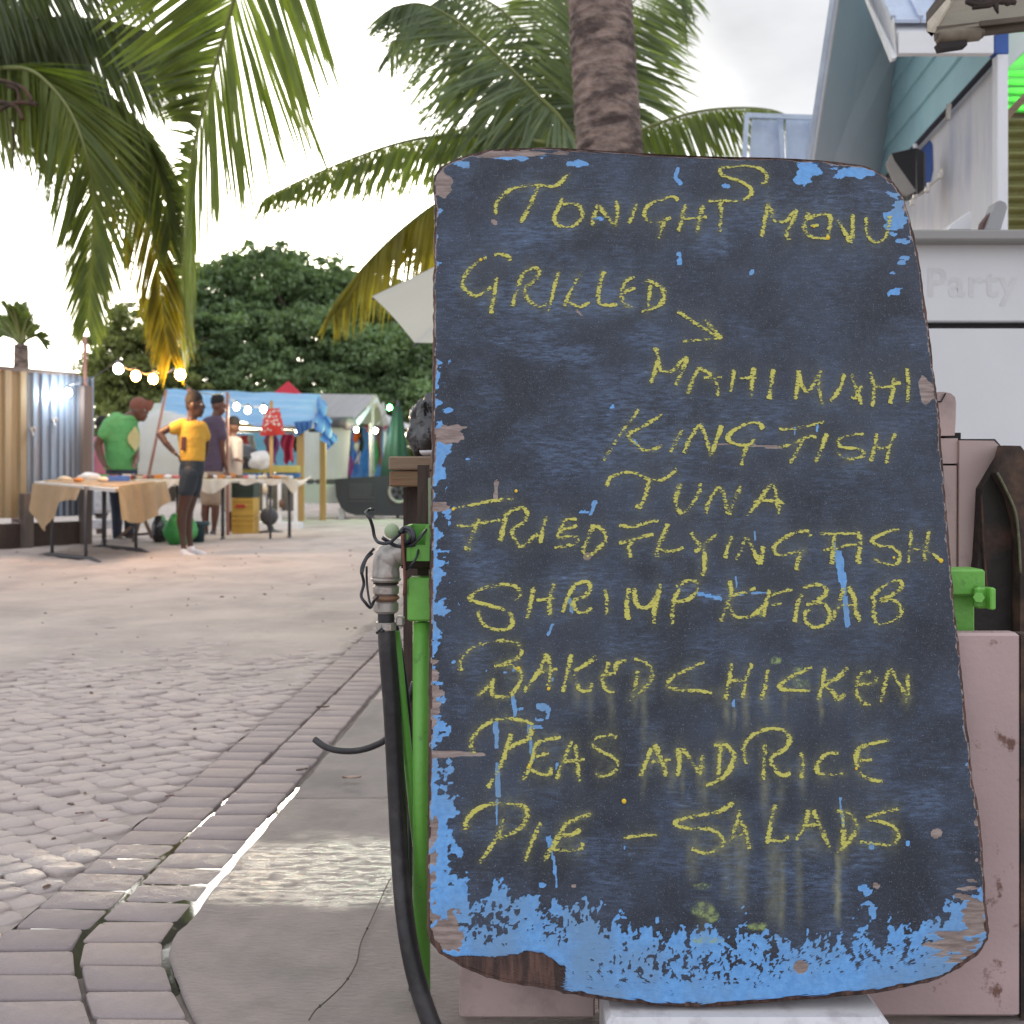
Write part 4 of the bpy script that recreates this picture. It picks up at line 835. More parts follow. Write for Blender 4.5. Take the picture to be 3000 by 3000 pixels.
# ------------------------------------------------------------------ kiosk on the right
m_teal = M('teal_painted_board', (.48, .74, .80), .55, .06, 3, .15, 40, col2=(.45, .70, .78), c2s=4)
m_slate = M('blue_grey_soffit', (.62, .65, .69), .6, .05, 2, .05, 40)
m_trim = M('white_trim', (.74, .74, .76), .5, .05, 3, .08, 40)
m_roofm = M('pale_metal_roof', (.56, .64, .80), .4, .12, 5, .15, 30, metal=.1, col2=(.40, .44, .58), c2s=3, c2t=(.45, .7))
m_wall = M('white_wall_streaked', (.74, .74, .78), .6, .06, 2.5, .1, 30, col2=(.50, .52, .64), c2s=2.6, c2t=(.48, .75), stretch=(2.5, 2.5, .6))
m_blue = M('blue_cap_and_shadow', (.035, .10, .36), .6, .15, 8, .05, 30)  # blue of the post cap, also the colour of the speaker's shadow patch
def wx(Y): return 1.72+.1*Y
kio = thing('kiosk', 'white and teal boarded kiosk with steep metal roof at the right', 'kiosk', (2.3, 5.6, 0))
def wallp(Y, z, o=0.): return Vector((wx(Y)-o, Y, z))
MB().prism([wallp(4.62, 0), wallp(7.4, 0), wallp(7.4, 2.69), wallp(4.62, 2.69)], (.02, -.002, 0)).build('lower_wall', m_wall, kio)
zs = [2.69, 2.88, 3.05, 3.215, 3.38, 3.545, 3.71, 3.875]
for i in range(len(zs)-1):
    a, b = zs[i], zs[i+1]; y1 = 7.4 if i < 3 else 6.9
    MB().prism([wallp(4.62, a, .018), wallp(y1, a, .018), wallp(y1, b+.012, .001), wallp(4.62, b+.012, .001)], (.014, -.0014, 0)).build('siding_board', m_teal, kio)
MB().prism([wallp(4.62, 2.69, -.022), wallp(7.4, 2.69, -.022), wallp(7.4, 3.9, -.022), wallp(4.62, 3.9, -.022)], (.02, 0, 0)).build('wall_core', m_teal, kio)
mb = MB(); mb.tube([wallp(4.42, 2.662, .032), wallp(7.3, 2.662, .032)], .014, 10); mb.build('conduit', M('black_conduit', (.015, .018, .035), .5), kio, True)
# corner post
cyk = 4.44; a, b = at(2914, 165, cyk), at(2946, 700, cyk)
MB().box(((a.x+b.x)/2, cyk, (a.z)/2), (b.x-a.x, .05, a.z), bev=.004).build('corner_post', m_wall, kio)
a, b = at(2906, 60, cyk), at(2948, 165, cyk)
MB().box(((a.x+b.x)/2, cyk+.001, (a.z+b.z)/2+.002), (b.x-a.x, .05, a.z-b.z), bev=.003).build('post_cap', m_blue, kio)
# fascia beam + shaded soffit behind
fy2 = 4.36; a, b = at(2628, 97, fy2), at(2906, 161, fy2)
MB().box(((a.x+b.x)/2, fy2, (a.z+b.z)/2), (b.x-a.x, .035, a.z-b.z), bev=.002).build('fascia_board', m_trim, kio)
quadbox([at(2622, 60, fy2+.10), at(2920, 66, fy2+.10), at(2920, 99, fy2+.02), at(2628, 99, fy2+.02)], (0, .02, 0), 'eave_soffit', m_trim, kio)
a, b = at(2628, 58, fy2+.1), at(2720, 66, fy2+.1); mb = MB(); mb.box(((a.x+b.x)/2, fy2+.085, a.z-.006), (b.x-a.x, .03, .008)); mb.build('eave_gap', m_seam, kio)
# roof slope seen above the fascia
zr = at(2622, 57, fy2+.02).z; e0, e1 = at(2617, 57, fy2+.02), at(3100, 57, fy2+.02)
for k in range(6):
    xa, xb = e0.x+(e1.x-e0.x)*k/6, e0.x+(e1.x-e0.x)*(k+1)/6
    mb = MB(); d = Vector((.1, 1, 1.05))*1.15
    mb.prism([(xa+.002, e0.y, zr), (xb-.002, e0.y, zr), (xb-.002+d.x, e0.y+d.y, zr+d.z), (xa+.002+d.x, e0.y+d.y, zr+d.z)], (0, .006, -.012)); 
    mb.bar(Vector((xa, e0.y, zr+.008)), Vector((xa, e0.y, zr+.008))+d, .02, .02)
    mb.build('roof_sheet', m_roofm, kio)
quadbox([at(2614, 172, fy2-.03), at(2628, 166, fy2-.03), at(2620, 56, fy2-.03), at(2583, -12, fy2+.35), at(2540, -130, fy2+1.05), at(2494, -130, fy2+1.05), at(2543, 0, fy2+.35)], (.006, .04, 0), 'rake_board', m_trim, kio)
# the far roof slope seen from below
s1, s2, s3, s4 = at(2612, 120, 6.2)+Vector((.06, 0, 0)), at(2545, 640, 6.75)+Vector((.06, 0, 0)), at(2340, 760, 6.35), at(2478, -140, 5.5)
s0 = at(2660, -140, 6.0)
mb = MB(); mb.prism([s4, s3, s2, s1, s0], (.02, .05, .03)); recalc(mb.build('far_roof_soffit', m_slate, kio))
mb = MB(); mb.prism([at(2480, -140, 5.46), at(2341, 760, 6.31), at(2336, 760, 6.31), at(2474, -140, 5.46)], (-.01, .07, 0)); recalc(mb.build('verge_trim', m_trim, kio))
mb = MB(); mb.prism([at(2473, -140, 5.47), at(2335, 760, 6.32), at(2330, 760, 6.32), at(2466, -140, 5.47)], (-.01, .07, 0)); recalc(mb.build('verge_capping', m_roofm, kio))
for a in ((2613, 215, 20), (2597, 310, 26), (2580, 405, 22)):
    quadbox([at(a[0]+6, a[1]-a[2], 6.55), at(a[0]-4, a[1]+a[2], 6.6), at(a[0]-8, a[1]+a[2], 6.6), at(a[0]-4, a[1]-a[2], 6.55)], (0, .03, 0), 'roof_purlin_end', m_seam, kio)
# interior beside the corner post: green lit room
m_gin = M('green_interior_wall', (.20, .42, .16), .6, .1, 4, .05)
m_corr = M('mossy_corrugated_sheet', (.22, .21, .07), .5, .35, 3, .2, 20, col2=(.10, .08, .04), c2s=3, stretch=(1, 1, 2.5))
MB().prism([at(2950, -60, 5.6), at(3500, -60, 5.6), at(3500, 420, 5.6), at(2950, 420, 5.6)], (0, .04, 0)).build('room_wall', m_gin, kio)
quadbox([at(2948, 95, 4.75), at(3060, 95, 4.75), at(3060, 90, 4.75), at(2948, 205, 4.75)], (0, .02, 0), 'door_gusset', m_trim, kio)
mb = MB()
for k in range(7):
    z = at(0, 215+k*26, 5.5).z; mb.tube([at(2950, 215+k*26, 5.5), at(3500, 215+k*26, 5.5)], .018, 8)
mb.build('room_slats', m_gin, kio, True)
mb = MB(); mb.bar(at(2945, 345, 4.7), at(3120, 160, 4.7), .03, .03); mb.build('brace', m_wood, kio)
mb = MB()
mb.sheet(lambda u, v: at(2948+u*500, 330+v*420, 5.0)+Vector((0, .018*math.sin(v*2*math.pi*13), 0)), 3, 104); mb.build('corrugated_sheet', m_corr, kio, True)
gl = bpy.data.lights.new('green_room_lamp', 'POINT'); gl.energy = 9; gl.color = (.15, 1, .1); gl.shadow_soft_size = .06
go = bpy.data.objects.new('green_room_lamp', gl); COL.objects.link(go); go.location = at(3060, 215, 5.25)
MB().ball(at(3060, 215, 5.25), .03, 10, 8).build('green_bulb', M('green_bulb_glass', (.2, .9, .2), .3, 0, 1, 0, emit=(.2, 1, .15), es=12), kio, True).visible_shadow = True
# speaker on the wall
sy = 5.25; m_spk = M('black_speaker_box', (.022, .021, .024), .5, .15, 8, .1)
sp_ = thing('wall_speaker', 'black wedge loudspeaker with pale grille on the kiosk wall', 'speaker', tuple(at(2660, 500, sy)))
A = [at(2683, 432, sy+.05), at(2706, 443, sy+.1), at(2706, 555, sy+.1), at(2686, 568, sy+.05)]
quadbox([at(2612, 449, sy), at(2683, 433, sy), at(2685, 568, sy), at(2662, 572, sy), at(2625, 480, sy)], (.02, .12, 0), 'cabinet', m_spk, sp_)
quadbox(A, (.03, .05, 0), 'side_cheek', m_spk, sp_)
quadbox([at(2612, 449, sy-.012), at(2620, 470, sy-.012), at(2684, 560, sy-.012), at(2660, 572, sy-.012), at(2632, 560, sy-.012), at(2598, 480, sy-.012)], (0, .02, 0), 'grille', M('pale_grille', (.36, .335, .31), .7, .1, 9, .2, 300), sp_)
mb = MB(); mb.tube([at(2680, 425, sy+.1), at(2684, 438, sy+.08)], .012, 8); mb.build('mount', m_trim, sp_)
quadbox([wallp(5.52, 2.46, .002), wallp(5.56, 2.41, .002), wallp(5.8, 2.40, .002), wallp(5.8, 2.64, .002), wallp(5.58, 2.64, .002), wallp(5.53, 2.60, .002)], (-.002, 0, 0), 'speaker_shadow_patch', m_blue, kio)  # soft blue shadow of the speaker, put on the wall as a coloured patch
# hook rail, small wall bracket
rk = thing('hook_rail', 'thin metal rail with clips on the white kiosk wall below the speaker', 'rail', tuple(wallp(5, 2.05, .05)))
mb = MB(); mb.bar(at(2662, 597, 4.9), at(2752, 521, 4.75), .006); mb.build('rail', m_galv, rk)
for a in ((2673, 592), (2716, 556), (2755, 515)):
    mb = MB(); mb.box(at(a[0], a[1], 4.72), (.02, .012, .03), bev=.003); mb.box(at(a[0]+4, a[1]-14, 4.73), (.01, .01, .022)); mb.build('clip', m_galv, rk)
mb = MB(); mb.bar(at(2780, 305, 4.75), at(2777, 350, 4.75), .012, .02); o = mb.build('wall_cleat', m_galv, None, off=tuple(at(2778, 330, 4.75))); tag(o, 'small metal cleat on the white kiosk wall under the conduit', 'cleat')
# serving counter with faded lettering
sy2 = 3.2
sc_ = thing('serving_counter', 'white serving counter with grey ledge and faded lettering behind the board', 'counter', (at(2760, 0, sy2).x, sy2, 0))
def fb_(x0, y0, x1, y1, Y, dep, name, mat, bev=.004):
    a, b = at(x0, y0, Y), at(x1, y1, Y); return MB().box(((a.x+b.x)/2, Y+dep/2, (a.z+b.z)/2), (b.x-a.x, dep, a.z-b.z), bev=bev).build(name, mat, sc_)
m_ledge = M('grey_ledge', (.30, .29, .28), .5, .06, 3, .1)
fb_(2150, 672, 3500, 702, sy2-.07, .5, 'ledge', m_ledge)
fb_(2150, 706, 3500, 942, sy2, .3, 'sign_panel', m_whitew); fb_(2150, 942, 3500, 962, sy2+.03, .3, 'dark_gap', m_seam, 0)
fb_(2150, 962, 3500, 2000, sy2-.01, .3, 'lower_panel', m_whitew)
m_faint = M('faded_lettering', (.622, .618, .625), .6, .08, 20, 0)
tcu = bpy.data.curves.new('lettering', 'FONT'); tcu.body = 'Party'; tcu.size = .126; tcu.extrude = .0002; tcu.offset = .0022; tcu.space_character = 1.08
to = bpy.data.objects.new('lettering', tcu); COL.objects.link(to); dg = bpy.context.evaluated_depsgraph_get(); dg.update(); tme = bpy.data.meshes.new_from_object(to.evaluated_get(dg)); bpy.data.objects.remove(to)
to = bpy.data.objects.new('lettering', tme); COL.objects.link(to); tme.materials.clear(); tme.materials.append(m_faint)
to.parent = sc_; p_ = at(2712, 868, sy2)-root_off(sc_); to.location = (p_.x, p_.y-.0008, p_.z); to.rotation_euler = (R(90), 0, 0)
# things on the ledge
mb = MB(); mb.prism([at(2783, 671, 3.3), at(2783, 662, 3.3), at(2845, 617, 3.3), at(2845, 671, 3.3)], (0, .06, 0)); mb.build  # frame card
o = recalc(mb.build('price_card', m_trim, None, off=tuple(at(2815, 671, 3.3)))); tag(o, 'white sloping card standing on the grey ledge', 'card')
hg = thing('hinged_flap', 'grey strap with reddish tip leaning on the ledge beside the corner post', 'flap', tuple(at(2915, 671, 3.25)))
quadbox([at(2888, 672, 3.22), at(2918, 592, 3.22), at(2930, 587, 3.22), at(2946, 594, 3.22), at(2951, 608, 3.22), at(2932, 672, 3.22)], (0, .05, 0), 'strap', M('grey_strap', (.32, .32, .33), .5, .08), hg)
quadbox([at(2876, 671, 3.235), at(2880, 650, 3.235), at(2908, 614, 3.235), at(2896, 660, 3.235), at(2890, 671, 3.235)], (0, .03, 0), 'worn_tip', M('worn_red', (.14, .075, .07), .7, .4, 40), hg)
# awning corner, top right
ay2 = 2.6
aw = thing('wooden_awning', 'brown framed awning corner hanging in at the top right', 'awning', tuple(at(2850, 60, ay2)))
m_aw = M('dirty_cream_sheet', (.20, .17, .125), .7, .25, 4, .15, 30, col2=(.13, .10, .07), c2s=3)
m_awl = M('cream_edge', (.46, .40, .31), .6, .2, 12, .2, 60)
m_awd = M('brown_batten', (.10, .075, .055), .7, .3, 9, .3, 60)
quadbox([at(2786, 0, ay2+.2), at(2735, 100, ay2), at(3200, 20, ay2), at(3200, -200, ay2+.6), at(2880, -200, ay2+.6)], (0, .01, .012), 'underside_sheet', m_aw, aw)
quadbox([at(2730, 108, ay2-.01), at(2738, 96, ay2-.01), at(2797, 0, ay2+.2), at(2880, -150, ay2+.5), at(2868, -150, ay2+.5), at(2782, 0, ay2+.2), at(2716, 78, ay2-.01), at(2714, 92, ay2-.01)], (0, .0, .012), 'edge_strip', m_awl, aw)
quadbox([at(2716, 76, ay2), at(2780, 0, ay2+.22), at(2860, -150, ay2+.52), at(2846, -150, ay2+.52), at(2764, 0, ay2+.22), at(2713, 72, ay2)], (0, .0, .03), 'side_batten', m_awd, aw)
mb = MB(); mb.bar(at(2870, 70, ay2-.01), at(3200, 34, ay2-.01), .007, .012); mb.build('front_batten', m_awd, aw)
mb = MB(); mb.bar(at(2740, 100, ay2+.02), at(3200, 50, ay2+.02), .02, .03); mb.build('rear_batten', m_awd, aw)
mb = MB(); mb.tube([at(2748, 112, ay2+.01), at(2868, 100, ay2+.01)], .017, 12); mb.tube([at(2868, 100, ay2+.01), at(2880, 86, ay2+.02)], [.014, .006], 12); mb.build('rolled_blind', m_aw, aw, True)
quadbox([at(2750, 124, ay2), at(2834, 116, ay2), at(2834, 132, ay2), at(2758, 143, ay2)], (0, .03, 0), 'blind_hem', m_seam, aw)
mb = MB(); mb.tube(catmull([at(2830, 5, ay2-.05), at(2870, 14, ay2-.05), at(2920, 6, ay2-.05), at(2975, 8, ay2-.05)], 4), [.006+.005*abs(nz(i*.9, 2)) for i in range(13)], 7); mb.tube([at(2850, 22, ay2-.05), at(2900, 16, ay2-.05), at(2912, 10, ay2-.05)], .006, 6); mb.tube([at(2916, 10, ay2-.05), at(2920, 28, ay2-.05), at(2924, 40, ay2-.05)], [.008, .005, .002], 6)
for k in range(10): mb.ball(at(2840+k*14, 4+6*nz(k*1.3, 4), ay2-.05), (.012, .008, .006+.004*(k % 3)), 6, 4)
mb.build('hook', M('dark_dry_stuff', (.035, .022, .018), .8, .3, 20, .3), aw, True)
# distant pale metal roof seen above the board
rf = thing('metal_roof_frame', 'pale blue metal sheets in a frame rising behind the board', 'roof', tuple(at(2280, 470, 6.8)))
for i, (a, b) in enumerate(((2196, 2284), (2296, 2372))):
    quadbox([at(a+8, 350, 6.8), at(b, 352, 6.8), at(b+6, 700, 6.7), at(a-12+i*12, 700, 6.7)], (0, .03, 0), 'roof_sheet', m_roofm, rf)
for a, b in (((2184, 338), (2384, 345)), ((2188, 340), (2165, 700)), ((2287, 340), (2300, 700)), ((2378, 340), (2384, 700))):
    mb = MB(); mb.bar(at(*a, 6.76), at(*b, 6.66), .026, .03); mb.build('frame_bar', m_roofm, rf)
MB().box((at(2280, 0, 7.0).x, 7.0, 1.1), (.45, .4, 2.2)).build('wall', m_whitew, rf)
# ------------------------------------------------------------------ palms
def frondmat(name, c, tr=.38, dead=(.30, .20, .05)):
    return M(name, c, .42, .35, 1.5, 0, col2=tuple(a*1.45 for a in c), c2s=1.2, trans=tr, spec=.4)
m_fr = frondmat('palm_leaflets', (.155, .195, .058), .5); m_fr2 = frondmat('palm_leaflets_dark', (.115, .14, .075), .5); m_fr3 = frondmat('palm_leaflets_yellow', (.22, .19, .03), .5)
m_rach = M('palm_midrib', (.20, .22, .07), .5, .2, 5, .1); m_rachd = M('palm_midrib_grey', (.16, .13, .09), .6, .2, 5, .1)
m_trunk = M('palm_bark', (.25, .18, .15), .85, .45, 14, .9, 40, col2=(.07, .048, .042), c2s=9, c2t=(.42, .6), stretch=(1, 1, 2.2))
def frond(parent, pts, L, n, side, fwd, drop, mat=m_fr, rm=m_rach, face=None, r0=.018, wid=.020, seed=0, t0=.06, both=(1, 1), gap=0., sagk=1., tw=.4):
    rnd = random.Random(seed); P = catmull(pts, 10); k = len(P)
    mb = MB(); mb.tube(P, [(r0*(1-.88*i/(k-1))) for i in range(k)], 6); fr_ = mb.build('frond', rm, parent, True)
    seglen = [0]
    for i in range(1, k): seglen.append(seglen[-1]+(P[i]-P[i-1]).length)
    T = seglen[-1]; lm = MB()
    def samp(s):
        for i in range(1, k):
            if seglen[i] >= s: q = (s-seglen[i-1])/max(1e-6, seglen[i]-seglen[i-1]); return P[i-1].lerp(P[i], q), (P[min(i+1, k-1)]-P[max(i-2, 0)]).normalized()
        return P[-1], (P[-1]-P[-2]).normalized()
    for i in range(n):
        t = t0+(1-t0)*(i+.5)/n; p, tg = samp(t*T)
        nn = Vector(face) if face is not None else Vector((0, 0, 1))
        S = tg.cross(nn)
        if S.length < .05: S = tg.cross(Vector((0, 1, 0)))
        S.normalize()
        l = L*min(1, .45+2.2*t)*(1-.72*max(0, (t-.35)/.65)**1.4)
        for sg in (1, -1):
            if rnd.random() > both[0 if sg > 0 else 1]: continue
            if rnd.random() < gap: continue
            ll = l*rnd.uniform(.82, 1.08)
            d = (S*sg*side+tg*(fwd+.5*t)+Vector((0, 0, -drop))+Vector((rnd.uniform(-1, 1), rnd.uniform(-1, 1), rnd.uniform(-1, 1)))*.09).normalized()
            wv = tg-d*tg.dot(d)
            if wv.length < .1: wv = S
            wv.normalize(); wv = (Matrix.Rotation(rnd.uniform(-.7, .7)+sg*tw, 3, d) @ wv)
            w = wid*rnd.uniform(.8, 1.15)*(.55+.45*(1-t)); sag = sagk*.32*rnd.uniform(.5, 1.4)*(.4+abs(drop)*.3)
            V = []
            for s_, ww in ((0, .45), (.3, 1), (.62, .8), (.86, .42)):
                c = p+d*(ll*s_)+Vector((0, 0, -ll*sag*s_*s_)); V += [c-wv*w*ww*.5, c+wv*w*ww*.5]
            V.append(p+d*ll+Vector((0, 0, -ll*sag)))
            lm.add(V, [(0, 1, 3, 2), (2, 3, 5, 4), (4, 5, 7, 6), (6, 7, 8)])
    o = lm.build('leaflets', mat, fr_); tag(o, None, None, None, 'stuff'); return fr_
def trunk(parent, a, b, r0, r1, rings=60, bow=(0, 0, 0), mat=m_trunk):
    a, b = Vector(a), Vector(b); V = []; n = 28; K = rings*5; mb = MB(); L = (b-a).length
    def f(u, v):
        c = a.lerp(b, v)+Vector(bow)*math.sin(math.pi*v); th = 2*math.pi*u; ph = (v*rings+.22*math.sin(th+v*9)+.12*math.sin(3*th+v*23)) % 1
        r_ = (r0+(r1-r0)*v)*(1+.055*(1-ph)**3+.03*nz(math.cos(th)*2, math.sin(th)*2, v*rings*.5)); return c+Vector((math.cos(th)*r_, math.sin(th)*r_, 0))
    mb.sheet(f, n, K); return mb.build('trunk', mat, parent, True)
def AP(l): return [at(a, b, y) for a, b, y in l]
# foreground palm (trunk right behind the board)
ty = 4.1; base = at(1830, 3300, ty); base = Vector((at(1908, 0, ty).x, ty, -.05)); top = at(1716, -980, ty); top.y = ty+.15
pf = thing('palm_tree', 'coconut palm with ringed brown trunk rising right behind the board', 'palm tree', (base.x, base.y, 0))
trunk(pf, base, top, .150, .118, 92, (-.02, 0, 0))
c = top
VS_ = 0
frond(pf, [c]+AP([(1500, -1250, 4.4), (1100, -1000, 4.8), (850, -560, 5.1), (735, -220, 5.3), (690, -20, 5.5), (655, 110, 5.7), (600, 300, 6.1), (562, 460, 6.6), (543, 620, 7.2), (536, 780, 7.9), (528, 910, 8.5), (530, 1015, 9.1)]), 1.12, 220, 1.0, .80, .12, m_fr, m_rach, face=(0, -1, .25), r0=.020, wid=.040, seed=1, t0=.34, gap=.02, sagk=.5, tw=0)
for i, (dx, dy, dz) in enumerate(((1.6, .6, .5), (1.4, -1.0, .2), (-.6, -1.6, .4), (.3, 1.9, .6), (2.0, 1.4, .7))):
    frond(pf, [c, c+Vector((dx*.5, dy*.5, dz+.3)), c+Vector((dx, dy, dz+.4)), c+Vector((dx*1.5, dy*1.5, dz-.1)), c+Vector((dx*1.8, dy*1.8, dz-.7))], .7, 50, .8, .5, .5, m_fr, m_rach, r0=.025, wid=.04, seed=20+i)
# left palm, crown just outside the frame
lc = at(-190, 190, 7.0)
plm = thing('palm_tree', 'coconut palm leaning in from the left with drooping fronds over the corrugated fence', 'palm tree', (lc.x-.5, 7.2, 0))
trunk(plm, (lc.x-.5, 7.2, -.05), lc, .16, .11, 50, (-.1, 0, 0))
frond(plm, [lc]+AP([(-90, 110, 7), (0, 76, 7), (100, 56, 7), (210, 52, 7), (340, 66, 7.0), (460, 102, 7.1), (560, 150, 7.2)]), 1.05, 170, .28, .28, 1.1, m_fr2, m_rach, wid=.028, seed=2, t0=.12)
frond(plm, [lc]+AP([(-100, 210, 6.8), (0, 200, 6.7), (80, 203, 6.6), (140, 243, 6.6), (205, 325, 6.6), (250, 437, 6.6), (270, 535, 6.7), (272, 660, 6.8), (262, 820, 6.9), (255, 960, 7)]), .72, 170, .85, .5, .75, m_fr, m_rach, face=(0, -1, .3), wid=.026, seed=3, t0=.14, gap=.05)
frond(plm, [lc]+AP([(-60, 140, 7.3), (110, 150, 7.4), (230, 205, 7.5), (336, 290, 7.6), (430, 380, 7.7), (490, 470, 7.8)]), .85, 140, .35, .4, 1.0, m_fr2, m_rach, wid=.027, seed=4, t0=.15)
frond(plm, [lc]+AP([(-80, 120, 7.6), (120, 190, 7.8), (300, 340, 8), (390, 500, 8.1), (440, 660, 8.2), (470, 820, 8.3), (484, 950, 8.4), (500, 1050, 8.5)]), .85, 150, .7, .6, .7, m_fr3, m_rach, face=(0, -1, .3), wid=.030, seed=5, t0=.3, gap=.1)
frond(plm, [lc]+AP([(-60, 150, 7.2), (120, 170, 7.3), (300, 260, 7.4), (420, 400, 7.5), (480, 560, 7.6), (500, 700, 7.7)]), .80, 140, .6, .5, .85, m_fr, m_rach, face=(0, -1, .3), wid=.026, seed=8, t0=.2, gap=.08)
frond(plm, [lc]+AP([(-150, 20, 6.8), (-40, -70, 6.8), (110, -110, 6.8), (270, -100, 6.9), (400, -40, 7.0), (440, -10, 7.0)]), .72, 130, .3, .3, 1.1, m_fr2, m_rach, wid=.027, seed=6, t0=.1)
frond(plm, [lc]+AP([(-120, 60, 7.5), (0, 20, 7.6), (90, 10, 7.6), (160, 60, 7.6), (190, 160, 7.7), (200, 300, 7.7)]), .70, 70, .6, .4, .8, m_fr2, m_rach, wid=.04, seed=7, t0=.2)
for i, (dx, dy, dz) in enumerate(((-1.6, .6, .5), (-1.2, -1.4, .2), (.2, -1.8, .6))):
    frond(plm, [lc, lc+Vector((dx*.5, dy*.5, dz+.3)), lc+Vector((dx, dy, dz+.4)), lc+Vector((dx*1.5, dy*1.5, dz-.1))], .7, 40, .8, .5, .5, m_fr2, m_rach, r0=.025, wid=.04, seed=30+i)
mb = MB()
for st in ([(-40, 230), (20, 240), (70, 260), (95, 300)], [(-40, 300), (10, 300), (50, 315), (66, 350)], [(-30, 340), (20, 310), (60, 300), (110, 306)], [(20, 250), (50, 262), (60, 300)]):
    mb.tube(catmull([at(a, b, 6.5) for a, b in st], 4), .014, 6)
mb.tube(catmull([at(a, b, 6.5) for a, b in [(30, 350), (40, 400), (38, 470), (42, 510)]], 4), .006, 6); mb.build('flower_stalk', m_rust, plm, True)
# centre palm behind, crown level with the top of the board
cc = at(1712, 452, 7.6)
pc = thing('palm_tree', 'young coconut palm behind the board whose crown spreads at its top edge', 'palm tree', (cc.x, 7.6, 0))
trunk(pc, (cc.x+.1, 7.6, -.05), cc, .15, .10, 30)
m_frc = frondmat('palm_leaflets_cool', (.16, .20, .115), .42)
D = (0, -1, .2)
frond(pc, [cc]+AP([(1638, 345, 7.5), (1580, 285, 7.4), (1507, 212, 7.3), (1406, 118, 7.2), (1312, 45, 7.1), (1230, 10, 7.0), (1150, 20, 6.9)]), .95, 165, .5, .45, .95, m_frc, m_rach, D, wid=.027, seed=11, t0=.05, r0=.022)
frond(pc, [cc]+AP([(1655, 300, 7.9), (1600, 190, 8), (1530, 90, 8), (1440, 10, 8), (1330, -20, 8), (1210, 60, 8), (1140, 150, 8)]), .85, 150, .5, .4, .85, m_frc, m_rach, D, wid=.028, seed=12, t0=.1)
frond(pc, [cc]+AP([(1690, 300, 7.8), (1650, 150, 7.9), (1600, 20, 8), (1530, -90, 8)]), .8, 120, .7, .6, .5, m_frc, m_rach, D, wid=.029, seed=13, t0=.1)
frond(pc, [cc]+AP([(1700, 300, 7.5), (1690, 150, 7.5), (1672, 20, 7.5), (1655, -150, 7.5)]), .6, 50, .6, .8, .3, m_frc, m_rachd, D, wid=.034, seed=14, t0=.2, r0=.042)
frond(pc, [cc]+AP([(1740, 300, 7.8), (1790, 120, 7.9), (1860, 0, 8), (1950, -60, 8), (2020, -20, 8)]), .8, 90, .6, .55, .7, m_frc, m_rach, D, wid=.034, seed=15, t0=.08)
frond(pc, [cc]+AP([(1745, 330, 8), (1830, 150, 8.1), (1900, 50, 8.2), (1960, 20, 8.2), (2010, 70, 8.2)]), .7, 70, .6, .5, .7, m_frc, m_rach, D, wid=.034, seed=16, t0=.1)
frond(pc, [cc]+AP([(1800, 420, 7.5), (1900, 372, 7.4), (2030, 330, 7.3), (2150, 316, 7.2), (2260, 322, 7.1), (2330, 350, 7.0)]), .50, 96, .25, .25, 1.1, m_fr, m_rach, D, wid=.026, seed=17, t0=.08)
frond(pc, [cc]+AP([(1600, 420, 7.4), (1480, 400, 7.3), (1340, 396, 7.2), (1200, 412, 7.1), (1050, 458, 7.0), (900, 520, 6.9), (800, 568, 6.8), (765, 590, 6.8)]), .50, 120, .25, .3, 1.1, m_fr, m_rach, D, wid=.026, seed=18, t0=.08, r0=.02)
frond(pc, [cc]+AP([(1620, 400, 8), (1500, 370, 8.1), (1380, 365, 8.2), (1260, 398, 8.3)]), .5, 60, .3, .3, 1, m_fr, m_rach, D, wid=.03, seed=19, t0=.1)
frond(pc, [cc]+AP([(1560, 480, 7.4), (1420, 535, 7.3), (1290, 590, 7.2), (1180, 670, 7.1), (1080, 765, 7.0), (1010, 850, 7.0), (980, 900, 7.0)]), .80, 140, .5, .6, .9, m_fr3, m_rach, D, wid=.030, seed=21, t0=.12)
# small palm far left behind the fence
sc2 = at(62, 1010, 17)
ps = thing('palm_tree', 'small spiky palm standing behind the corrugated fence at the far left', 'palm tree', (sc2.x, 17, 0))
trunk(ps, (sc2.x, 17, -.05), sc2, .15, .11, 20)
for i, (a, b) in enumerate(((5, 885), (-30, 930), (75, 885), (115, 960), (135, 1010), (-20, 1000), (30, 895), (60, 905), (-60, 970), (95, 925), (48, 890))):
    e = at(a, b, 17+(i % 3-1)*.5); m_ = sc2.lerp(e, .5)+Vector((0, 0, .15))
    frond(ps, [sc2, m_, e], .34, 30, .55, 1.1, -.35, m_fr, m_rach, D, r0=.03, wid=.05, seed=50+i, t0=.2)

